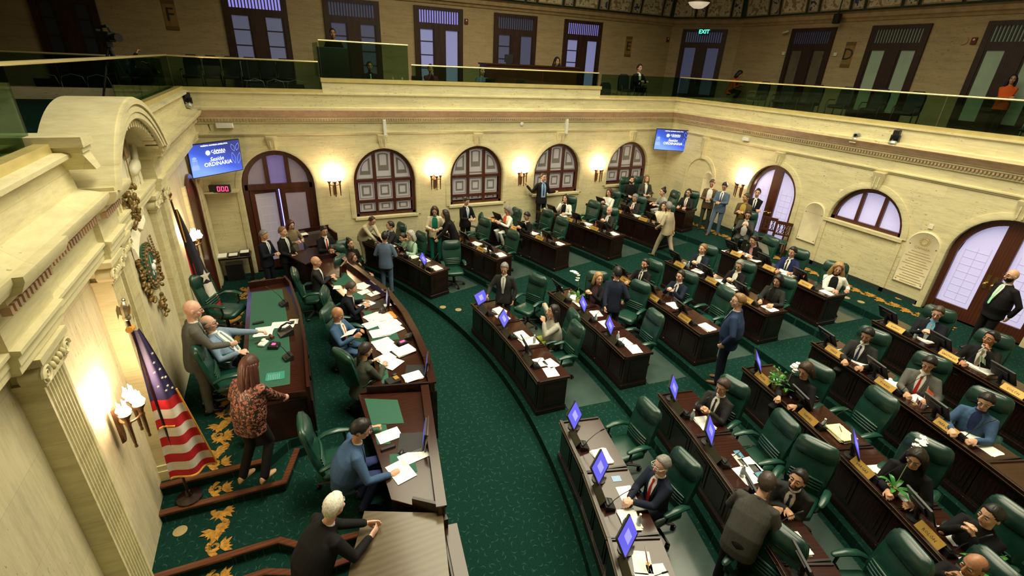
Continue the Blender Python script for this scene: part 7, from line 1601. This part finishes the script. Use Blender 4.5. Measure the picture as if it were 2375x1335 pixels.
# ---- things on the presiding desk
zp = .68 + .766
def ppx(x, y): return az(360 + x / 2.967, 640 + y / 2.967, zp)
sheets(ppx(748, 385), 80, .34, .30, 'white sheet before the presiding officer in light blue', 4); sheets(ppx(880, 335), 78, .24, .40, 'white papers under the black desk telephone', 3); sheets(ppx(955, 315), 80, .2, .16, 'small white papers at the rim of the presiding desk', 3); o = sheets(ppx(825, 690), 85, .22, .26, 'teal folder by the hand of the woman in the floral blouse', 2, M_TEALF, 'folder', None, 'folder')
for x, y, lab, yw in ((885, 200, 'presiding desk, far one', 200), (915, 570, 'presiding desk, near one', 200)): console(ppx(x, y), yw, lab)
p = ppx(900, 400); t = thing('desk_telephone', p, R(15), 'black desk telephone with raised handset on the presiding desk', 'telephone')
q = MB(); q.loft([[(-.12, -.1, z0), (.12, -.1, z1), (.12, .1, z1), (-.12, .1, z0)] for z0, z1 in ((0, 0), (.03, .12))]); q.obj('body', M_BLACK, t, False); q = MB(); q.tube([(-.08, .13, .05), (-.02, .14, .12), (.08, .13, .16), (.14, .12, .14)], [.03, .018, .018, .03], 8, round_ends=True); q.obj('handset', M_BLACK, t)
p = ppx(820, 490); t = thing('voting_timer', p, R(70), 'black box with a glowing red button on the presiding desk', 'timer'); q = MB(); q.box(-.08, -.09, 0, .08, .09, .07, .01); q.obj('case', M_BLACK, t, False); q = MB(); q.box(-.03, -.03, .07, .03, .03, .075); q.obj('display', rd, t, False)
p = ppx(745, 470); t = thing('white_desk_device', p, R(60), 'white hinged desk device in front of the presiding officer', 'device'); q = MB(); q.box(-.09, -.06, 0, .09, .06, .05, .015); q.ell((.05, .02, .06), (.05, .04, .025), 10, 8); q.obj('body', M_WHITE, t)
p = ppx(765, 440); t = thing('gavel', p, R(25), 'wooden gavel with a long handle on the presiding desk', 'gavel'); q = MB(); q.tube([(-.2, 0, .02), (.08, 0, .03)], .010, 8); q.obj('handle', M_NOSE, t); q = MB(); q.tube([(.1, -.06, .035), (.1, -.03, .035), (.1, .03, .035), (.1, .06, .035)], [.03, .025, .025, .03], 12); q.obj('head', M_NOSE, t)
p = ppx(710, 325); t = thing('pen_case', p, R(8), 'black pen case on the green baize', 'case'); q = MB(); q.box(-.10, -.03, 0, .10, .03, .03, .008); q.obj('shell', M_BLACK, t, False)
# papers held in hands and on the lectern
def held(P, yaw, tilt, w, h, lab, mat=M_PAPER):
    q = MB(); q.M = Matrix.Rotation(R(tilt), 4, 'Y'); n = 6; q.loft([[(-h / 2 + h * j / n, sy * w / 2, .012 * math.sin(j / n * PI)) for j in range(n + 1)] for sy in (-1, 1)], False, False, False); o = q.obj('held_sheet', mat, None, True, 180); o.location = P; o.rotation_euler = (0, 0, R(yaw)); return tag(o, lab, 'paper')
held(az(808, 773, 1.30), -30, -25, .22, .30, 'sheet held by the man with the orange tie'); held(az(1139, 662, 1.28), 235, -35, .20, .29, 'sheet held out by the standing grey-haired man', M_PAPER); held(az(1100, 493, 1.5), 285, -20, .44, .28, 'open dark green folder held by the man with pale tie', M_TEALF); held(az(1018, 515, 1.45), 250, -15, .30, .24, 'white sheets held by the woman in the green dress'); held(az(1770, 575, 1.95), 175, -60, .34, .34, 'large white sheet lifted by the man hunched over papers')
sheets(az(690, 546, 1.20) + Vector((0, 0, .02)), 15, .55, .30, 'open white ledger on the slanted lectern', 4, None, 'ledger', None, 'ledger')
# clear floor mats beneath the chairs of every row
for (g, k), nn in {('M', 1): 3, ('M', 2): 3, ('M', 3): 3, ('M', 4): 3, ('M', 5): 3, ('N', 1): 3, ('N', 2): 4, ('F', 1): 3, ('F', 2): 3, ('F', 3): 3, ('F', 4): 3, ('F', 5): 3}.items():
    a0, a1, n_ = ENDS[g, k]; r0, r1 = RF[k] + .66, RF[k] + 1.60; m_ = 8
    q = MB(); q.loft([[(*polar(r_, a0 + (a1 - a0) * j / m_), T * k + z) for r_, z in ((r0, 0), (r1, 0), (r1, .006), (r0, .006))] for j in range(m_ + 1)]); o = q.obj('floor_mat', M_MATW, None, False); tag(o, 'grey chair mat along the %s row of the %s' % (ROWN[k], BLK[g]), 'floor mat', 'chair mats')
# carved wooden chairs by the arched door
def wood_chair(px, py, yaw, lab):
    p = az(px, py, ZT); p.x = min(p.x, XR - .42); t = thing('wooden_chair', p, R(yaw), lab, 'chair'); q = MB(); q.box(-.22, -.24, .43, .24, .24, .47, .01); q.obj('seat', M_LEATHER, t, False)
    for x, y in ((-.2, -.21), (-.2, .21), (.2, -.21), (.2, .21)):
        q = MB(); q.tube([(x, y, 0), (x, y, .44)] + ([(x - .05, y, .98)] if x < 0 else []), .022, 8); q.obj('leg', M_DOOR, t)
    q = MB(); q.box(-.27, -.24, .92, -.23, .24, 1.02, .01); q.box(-.24, -.22, .58, -.21, .22, .63)
    for i in range(3):
        y = -.12 + .12 * i; q.tube([(-.23, y - .04, .63), (-.24, y + .03, .75), (-.25, y - .03, .92)], .014, 6); q.tube([(-.23, y + .04, .63), (-.24, y - .03, .75), (-.25, y + .03, .92)], .014, 6)
    q.obj('backrest', M_DOOR, t)
wood_chair(1772, 575, 205, 'carved dark wooden chair against the arched door, left one'); wood_chair(1806, 588, 205, 'carved reddish wooden chair with green seat against the arched door, right one')
# ---------------------------------------------------------------- gallery: seats, people, signs
def zc_t(x, y): return GP if 18 > y > YF + .3 and x < 12.4 else GZ
def gallery_chair(x, y, yaw, lab):
    lab2 = 'dark padded gallery chair ' + lab
    if 'gc' not in MON:
        t = thing('gallery_chair'); MON['gc'] = t
        q = MB(); q.loft([[(x_ * k, y_ * k, z) for x_, y_ in ((.24, -.2), (.24, .2), (.18, .25), (-.2, .25), (-.2, -.25), (.18, -.25))] for z, k in ((.40, .9), (.43, 1), (.48, .98), (.50, .8))]); q.obj('seat', M_GCH, t, True, 60)
        q = MB(); q.loft([[(-.24 - z * .12 + dx, y_ * k, .42 + z) for dx, y_ in ((-.04, -.24), (-.04, .24), (.03, .22), (.045, 0), (.03, -.22))] for z, k in ((0, .9), (.1, 1), (.42, 1), (.55, .88), (.62, .5))]); q.obj('backrest', M_GCH, t, True, 60)
        for s in (-1, 1):
            q = MB(); q.tube([(.2, s * .26, 0), (.2, s * .27, .55), (.12, s * .27, .64), (-.2, s * .27, .64)], .016, 6); q.obj('armrest', M_DARK, t); q = MB(); q.tube([(-.22, s * .24, 0), (-.24, s * .24, .45)], .016, 6); q.obj('leg', M_DARK, t)
        t.location = (x, y, zc_t(x, y)); t.rotation_euler = (0, 0, R(yaw)); return tag(t, lab2, 'chair', 'gallery chairs')
    return dup(MON['gc'], (x, y, zc_t(x, y)), R(yaw), lab2, 'gallery chairs', 'chair')
M_GCH = plain('dark_padded_cloth', (.010, .012, .016), .7, 0, .2, 20)
P0 = ay(438, 110, 18.6)
for i, px in enumerate((437, 483, 528, 573, 616, 655)): p = ay(px, 125, 18.3); gallery_chair(p.x, 18.3, 268, ['first', 'second', 'third', 'fourth', 'fifth', 'sixth'][i] + ' of the back row of six beside the blue-lit door')
# front row of plain chairs seen through the glass: pale tube frames
M_TUBE = plain('pale_tube', (.34, .36, .32), .4, .3)
def tube_chair(x, y, yaw, lab):
    if 'tc' not in MON:
        t = thing('tube_chair'); MON['tc'] = t; q = MB(); q.tube([(-.2, -.24, 0), (-.2, -.24, .6), (-.2, -.2, .78), (-.2, 0, .84), (-.2, .2, .78), (-.2, .24, .6), (-.2, .24, 0)], .011, 6); q.obj('frame', M_TUBE, t)
        q = MB(); q.loft([[(-.19, y_ * .22, z) for y_ in (-1, -.5, 0, .5, 1)] for z in (.35, .72)], False, False, False); q.box(-.2, -.22, .40, .22, .22, .46, .02); q.obj('seat', M_GCH, t, False); t.location = (x, y, zc_t(x, y)); t.rotation_euler = (0, 0, R(yaw)); return tag(t, 'tube-framed chair ' + lab, 'chair', 'tube-framed gallery chairs')
    return dup(MON['tc'], (x, y, zc_t(x, y)), R(yaw), 'tube-framed chair ' + lab, 'tube-framed gallery chairs', 'chair')
for i, px in enumerate((590, 637, 685)): p = ay(px, 185, 16.3); tube_chair(p.x, 16.3, 268, 'behind the glass above the corner screen, ' + ['left', 'middle', 'right'][i] + ' of three')
for i, px in enumerate((95, 160, 220, 300)): p = ay(px, 170, 16.2); tube_chair(p.x, 16.2, 275, 'behind the far glass of the left gallery, ' + ['first', 'second', 'third', 'fourth'][i] + ' from the left edge')
for i, (x, y) in enumerate(((15.3, 13.9), (15.35, 12.9), (15.4, 11.9), (15.45, 10.9), (15.5, 9.9), (15.5, 8.95))): gallery_chair(x + .8, y - .5, 185, 'in the row along the right gallery, ' + ['first', 'second', 'third', 'fourth', 'fifth', 'sixth'][i] + ' from the corner')
tube_chair(15.0, 5.15, 190, 'behind the right glass at the picture edge, below the woman in orange')
# guard behind a lectern, people at the press desk
person(None, GZ, 268, 'guard in a black shirt with a white badge behind the tall gallery screen', 'stand', 0, hands=((.24, -.22, 1.0), (.24, .22, 1.0)), jacket='black', style='blouse', hair='crop', hc='black', sk='t', pants='black', sc=1.14, root=(ay(770, 62, 18.4).x, 18.4))
q = MB(); p = ay(765, 150, 16.6); q.box(-.42, -.3, 0, .42, .3, 1.75, .02); o = q.obj('guard_counter', plain('dark_green_cover', (.012, .022, .016), .6), None, False); o.location = (p.x + .1, 16.6, GP); tag(o, 'dark covered counter behind glass in front of the guard', 'counter')
def gperson(head, y, label, zh=None, **k):
    p = ay(head[0], head[1], y); kk = dict(pose='sit'); kk.update(k); return person(None, GZ if y > 18 or p.x > 12.4 else GP, kk.pop('yaw', 268), label, root=(p.x, y), **kk)
gperson((857, 152), 16.95, 'man in a dark suit with a mint green tie seated behind the raised parapet', jacket='black', shirt='black', tie='teal', hair='crop', hc='black', sk='t')
gperson((998, 160), 16.9, 'man in a maroon jacket with chin on hand behind the raised parapet', jacket='maroon', shirt='black', style='open', hair='short', hc='black', sk='m', hands='chin')
gperson((1118, 170), 16.85, 'person in a grey-blue top behind a laptop at the raised parapet', jacket='steel', style='blouse', hair='short', hc='brown', sk='p')
gperson((1292, 130), 18.45, 'woman with long black curly hair and hands together behind the wooden counter', jacket='black', style='blouse', hair='curly', hc='black', sk='m', hands='chat', sc=1.12)
gperson((1478, 190), 16.6, 'man in a dark suit seated low behind the corner glass', jacket='black', shirt='white', hair='short', hc='black', sk='m')
gperson((1700, 172), 16.2, 'dark-haired woman in an orange top bending forward in the corner of the gallery', yaw=300, jacket='orange', style='blouse', hair='bob', hc='black', sk='m', pants='black', lean=20, nod=20)
p = ax(2350, 178, 18.1); person(None, GZ, 200, 'woman in a bright orange top with crossed arms by the gallery door', 'stand', root=(18.15, p.y), hands='fold', jacket='orange', style='blouse', pants='black', hair='long', hc='black', sk='m', sc=.9)
p0, p1 = ay(1120, 142, 17.3), ay(1330, 158, 17.3); q = MB(); w = p1.x - p0.x; t = thing('press_counter', ((p0.x + p1.x) / 2, 17.3, GP), 0, 'long reddish brown wooden counter under the three gallery doors', 'counter')
h = (p0.z + p1.z) / 2 - GP; q.box(-w / 2, -.3, 0, w / 2, .3, h - .05); q.obj('front', plain('reddish_counter_wood', (.08, .022, .012), .35, 0, .2, 5), t, False); q = MB(); q.box(-w / 2 - .05, -.36, h - .05, w / 2 + .05, .36, h, .01); q.obj('counter_top', M_TOP, t, False)
for px, lab in ((1180, 'small black monitor at the left end of the gallery counter'), ):
    p = ay(px, 136, 17.3); q = MB(); q.box(-.16, -.02, .05, .16, .02, .30, .006); q.box(-.08, -.06, 0, .08, .06, .06); o = q.obj('counter_monitor', M_BLACK, None, False); o.location = (p.x, 17.3, GP + h); tag(o, lab, 'monitor')
for px, w_, lab in ((965, .34, 'open black laptop beside the man in maroon'), (1135, .34, 'open black laptop before the person in grey-blue'), (1205, .3, 'black laptop near the middle of the raised parapet')):
    p = ay(px, 178, 15.95); q = MB(); q.box(-w_ / 2, -.12, 0, w_ / 2, .12, .02); q.M = Matrix.Translation((0, -.12, .02)) @ Matrix.Rotation(R(12), 4, 'X'); q.box(-w_ / 2, -.008, 0, w_ / 2, .008, .24); o = q.obj('laptop', M_BLACK, None, False); o.location = (p.x, 16.02, 5.42); tag(o, lab, 'laptop')
struct(MB().box(1.4, YF + .36, GP, 10.5, YF + .72, 5.42).obj('wall_press_shelf', M_GWALL))
for px, lab in ((910, 'clear tumbler on the parapet shelf near the man with the green tie'), (932, 'white bottle on the parapet shelf beside the tumbler')):
    p = ay(px, 175, 16.0); q = MB(); q.lathe([(0, 0), (.035, 0), (.035, .16), (.02, .2), (0, .2)], 12); o = q.obj('tumbler', M_WHITE); o.location = (p.x, 16.0, 5.42); tag(o, lab, 'tumbler')
# black armchairs behind the corner glass
for i, px in enumerate((1420, 1460, 1490)): p = ay(px, 200, 16.5); gallery_chair(p.x, 16.7, 260, 'behind the corner glass, ' + ['left', 'middle', 'right'][i] + ' of three')
# television camera on a tripod in the left gallery
p = ay(245, 85, 14.2); t = thing('broadcast_camera', (p.x, 14.2, GZ), R(-50), 'black broadcast camera on a tripod behind the far glass of the left gallery', 'video camera'); zc_ = p.z - GZ
q = MB(); q.box(-.22, -.08, zc_ - .10, .22, .08, zc_ + .10, .02); q.box(-.3, -.05, zc_ + .02, -.2, .05, zc_ + .14); q.tube([(-.1, 0, zc_ + .1), (-.05, 0, zc_ + .2), (.15, 0, zc_ + .2), (.2, 0, zc_ + .1)], .02, 6); q.tube([(.0, -.1, zc_ + .18), (.36, -.1, zc_ + .2)], .028, 8); q.obj('camera_body', M_BLACK, t, False)
q = MB(); q.tube([(.22, 0, zc_), (.34, 0, zc_), (.46, 0, zc_ - .01)], [.06, .075, .085], 12); q.obj('lens', M_DARK, t)
q = MB(); q.box(-.08, -.06, zc_ - .2, .08, .06, zc_ - .1); q.obj('fluid_head', M_DARK, t, False)
for k in range(3): a = 2.1 * k + .4; q = MB(); q.tube([(0, 0, zc_ - .18), (.42 * math.cos(a), .42 * math.sin(a), .0)], [.03, .02], 8); q.obj('leg', M_BLACK, t)
p = ay(322, 125, 14.6); person(None, GZ, 120, 'operator bending behind the glass beside the broadcast camera, only an arm showing', 'sit', 80, nod=-40, root=(p.x, 14.75), hands=((.3, -.2, .8), ('px', 316, 124, 5.98)), jacket='black', style='blouse', hair='bald', sk='m', pants='black')
# section letters, exit sign, alarms
def letter(p, right, ch, lab):
    t = bpy.data.objects.new('section_sign', None); C.objects.link(t); t.matrix_world = face_matrix(p, right, (0, 0, 1)); tag(t, lab, 'sign'); q = MB(); q.box(-.17, -.40, 0, .17, .40, .015); q.obj('plaque', plain('gold_brown_plaque', (.34, .21, .06), .4, .3, .15, 6), t, False)
    q = MB(); q.box(-.17, .30, .015, .17, .40, .025); q.box(-.17, -.40, .015, .17, -.30, .025); q.obj('band', plain('brown_band', (.20, .12, .04), .4, .3), t, False)
    me = text_mesh(ch, .52, .006); me.transform(Matrix.Translation((0, 0, .02))); mobj('lettering', me, M_INK, t)
p = ay(395, 35, YG); letter((p.x, YG, p.z), (1, 0, 0), 'F', 'gold plaque with letter F on the left gallery wall'); p = ay(1457, 108, YG); letter((p.x, YG, p.z), (1, 0, 0), 'E', 'gold plaque with letter E on the gallery wall before the corner'); p = ax(1967, 127, XG); letter((XG, p.y, p.z), (0, -1, 0), 'D', 'gold plaque with letter D on the right gallery wall')
t = bpy.data.objects.new('exit_sign', None); C.objects.link(t); dd = ay(1612, 72, 18.2); t.matrix_world = face_matrix((17.62, 18.18, dd.z), cdir, (0, 0, 1)); tag(t, 'green glowing exit sign over the corner door of the gallery', 'sign')
q = MB(); q.box(-.20, -.12, 0, .20, .12, .05); q.obj('case', M_BLACK, t, False); me = text_mesh('EXIT', .22, .003); me.transform(Matrix.Translation((0, 0, .054))); mobj('lettering', me, plain('exit_green', (.0, .8, .35), .4, 0, 0, 5, 4, (.05, 1, .5)), t)
def alarm(M, lab):
    t = bpy.data.objects.new('fire_alarm', None); C.objects.link(t); t.matrix_world = M; tag(t, lab, 'alarm'); q = MB(); q.box(-.07, -.09, 0, .07, .09, .05, .01); q.obj('case', plain('alarm_red', (.16, .015, .01), .4), t, False); q = MB(); q.ell((0, .03, .05), (.03, .03, .015), 8, 6); q.obj('strobe', M_WHITE, t)
for px, py, lab in ((1081, 50, 'small red fire alarm beside the first gallery door from the guard'), (1548, 92, 'small red fire alarm left of the corner exit door')): p = ay(px, py, YG); alarm(face_matrix(p, (1, 0, 0), (0, 0, 1)), lab)
p = ax(2260, 95, XG); alarm(face_matrix(p, (0, -1, 0), (0, 0, 1)), 'small red fire alarm on the right gallery wall beside the last door')
p = ax(2237, 95, XG); q = MB(); q.M = face_matrix((0, 0, 0), (0, -1, 0), (0, 0, 1)); q.lathe([(0, 0), (.10, 0), (.10, .03), (.0, .04)], 16); o = q.obj('wall_speaker', M_GWALL); o.location = p; tag(o, 'round stone-coloured speaker beside the red alarm on the right gallery wall', 'speaker')
for px, py, nm, lab in ((1828, 75, 'bullet_camera', 'white bullet camera left of the tan glass gallery door'), (1818, 124, 'door_sensor', 'small white sensor box left of the tan glass gallery door'), (1938, 126, 'call_button', 'small tan box left of the letter D plaque')):
    p = ax(px, py, XG); q = MB(); q.M = face_matrix((0, 0, 0), (0, -1, 0), (0, 0, 1))
    if nm == 'bullet_camera': q.tube([(0, 0, 0), (0, 0, .12)], .02, 8); q.tube([(-.12, -.02, .12), (.10, .02, .14)], .035, 10, round_ends=True)
    else: q.box(-.06, -.06, 0, .06, .06, .04, .008)
    o = q.obj(nm, M_CREAM, None); o.location = p; tag(o, lab, 'camera' if 'camera' in nm else 'wall device')
p = ay(1621, 8, 15.3); t = thing('pendant_bowl', p, 0, 'hanging alabaster bowl lamp near the painted cove', 'lamp'); q = MB(); q.lathe([(0, -.17), (.16, -.15), (.30, -.06), (.37, .03), (.38, .06), (.36, .06)], 24); q.obj('bowl', plain('alabaster', (.75, .66, .45), .4, 0, .15, 6, .35, (1, .85, .6)), t)
q = MB(); q.tube([(.385 * math.cos(2 * PI * i / 24), .385 * math.sin(2 * PI * i / 24), .05) for i in range(25)], .025, 6); q.obj('ring', M_BRONZE, t)
for k in range(3): a = 2.09 * k; q = MB(); q.tube([(.37 * math.cos(a), .37 * math.sin(a), .06), (0, 0, 1.4), (0, 0, 2.5)], .010, 5); q.obj('chain', M_BRONZE, t)
q = MB(); q.box(-.10, -.10, 0, .10, .10, .3, .02); p = ax(1938, 55, XG - .35); q.tube([(0, 0, .3), (0, 0, .8)], .02, 6); o = q.obj('hanging_speaker', M_BLACK, None, False); o.location = p; tag(o, 'black loudspeaker hung from the cornice above the tan glass door', 'loudspeaker')
# ---------------------------------------------------------------- light
def area(name, loc, size, power, colr, spread=180, target=None, sy=None):
    l = bpy.data.lights.new(name, 'AREA'); l.energy = power; l.color = colr; l.size = size; l.spread = R(spread)
    if sy: l.shape = 'RECTANGLE'; l.size_y = sy
    o = bpy.data.objects.new(name, l); C.objects.link(o); o.location = loc
    d_ = (Vector(target) - Vector(loc)) if target else Vector((0, 0, -1)); o.rotation_euler = d_.to_track_quat('-Z', 'Y').to_euler(); return o
area('ceiling_light', (6.9, 8.4, 11.2), 10, 1480, (1, .93, .66), 150, None, 13)
area('ceiling_light', (1.5, 5.5, 11.0), 2.0, 140, (1, .9, .66), 90, (1, 6, 0))
area('ceiling_light', (10, 4, 11.0), 3.0, 200, (1, .85, .6), 110, (10, 5, 0))
w = bpy.data.worlds.new('world'); bpy.context.scene.world = w; w.use_nodes = True; w.node_tree.nodes['Background'].inputs[0].default_value = (.9, .8, .6, 1); w.node_tree.nodes['Background'].inputs[1].default_value = .035
sc = bpy.context.scene; sc.view_settings.view_transform = 'Standard'; sc.view_settings.look = 'None'; sc.view_settings.exposure = 0.36
sc.cycles.max_bounces = 5; sc.cycles.diffuse_bounces = 3; sc.cycles.glossy_bounces = 2; sc.cycles.transmission_bounces = 4; sc.cycles.transparent_max_bounces = 12
sc.cycles.caustics_reflective = False; sc.cycles.caustics_refractive = False; sc.cycles.sample_clamp_indirect = 4

sc.cycles.use_adaptive_sampling = True; sc.cycles.adaptive_threshold = .02; sc.cycles.use_denoising = True
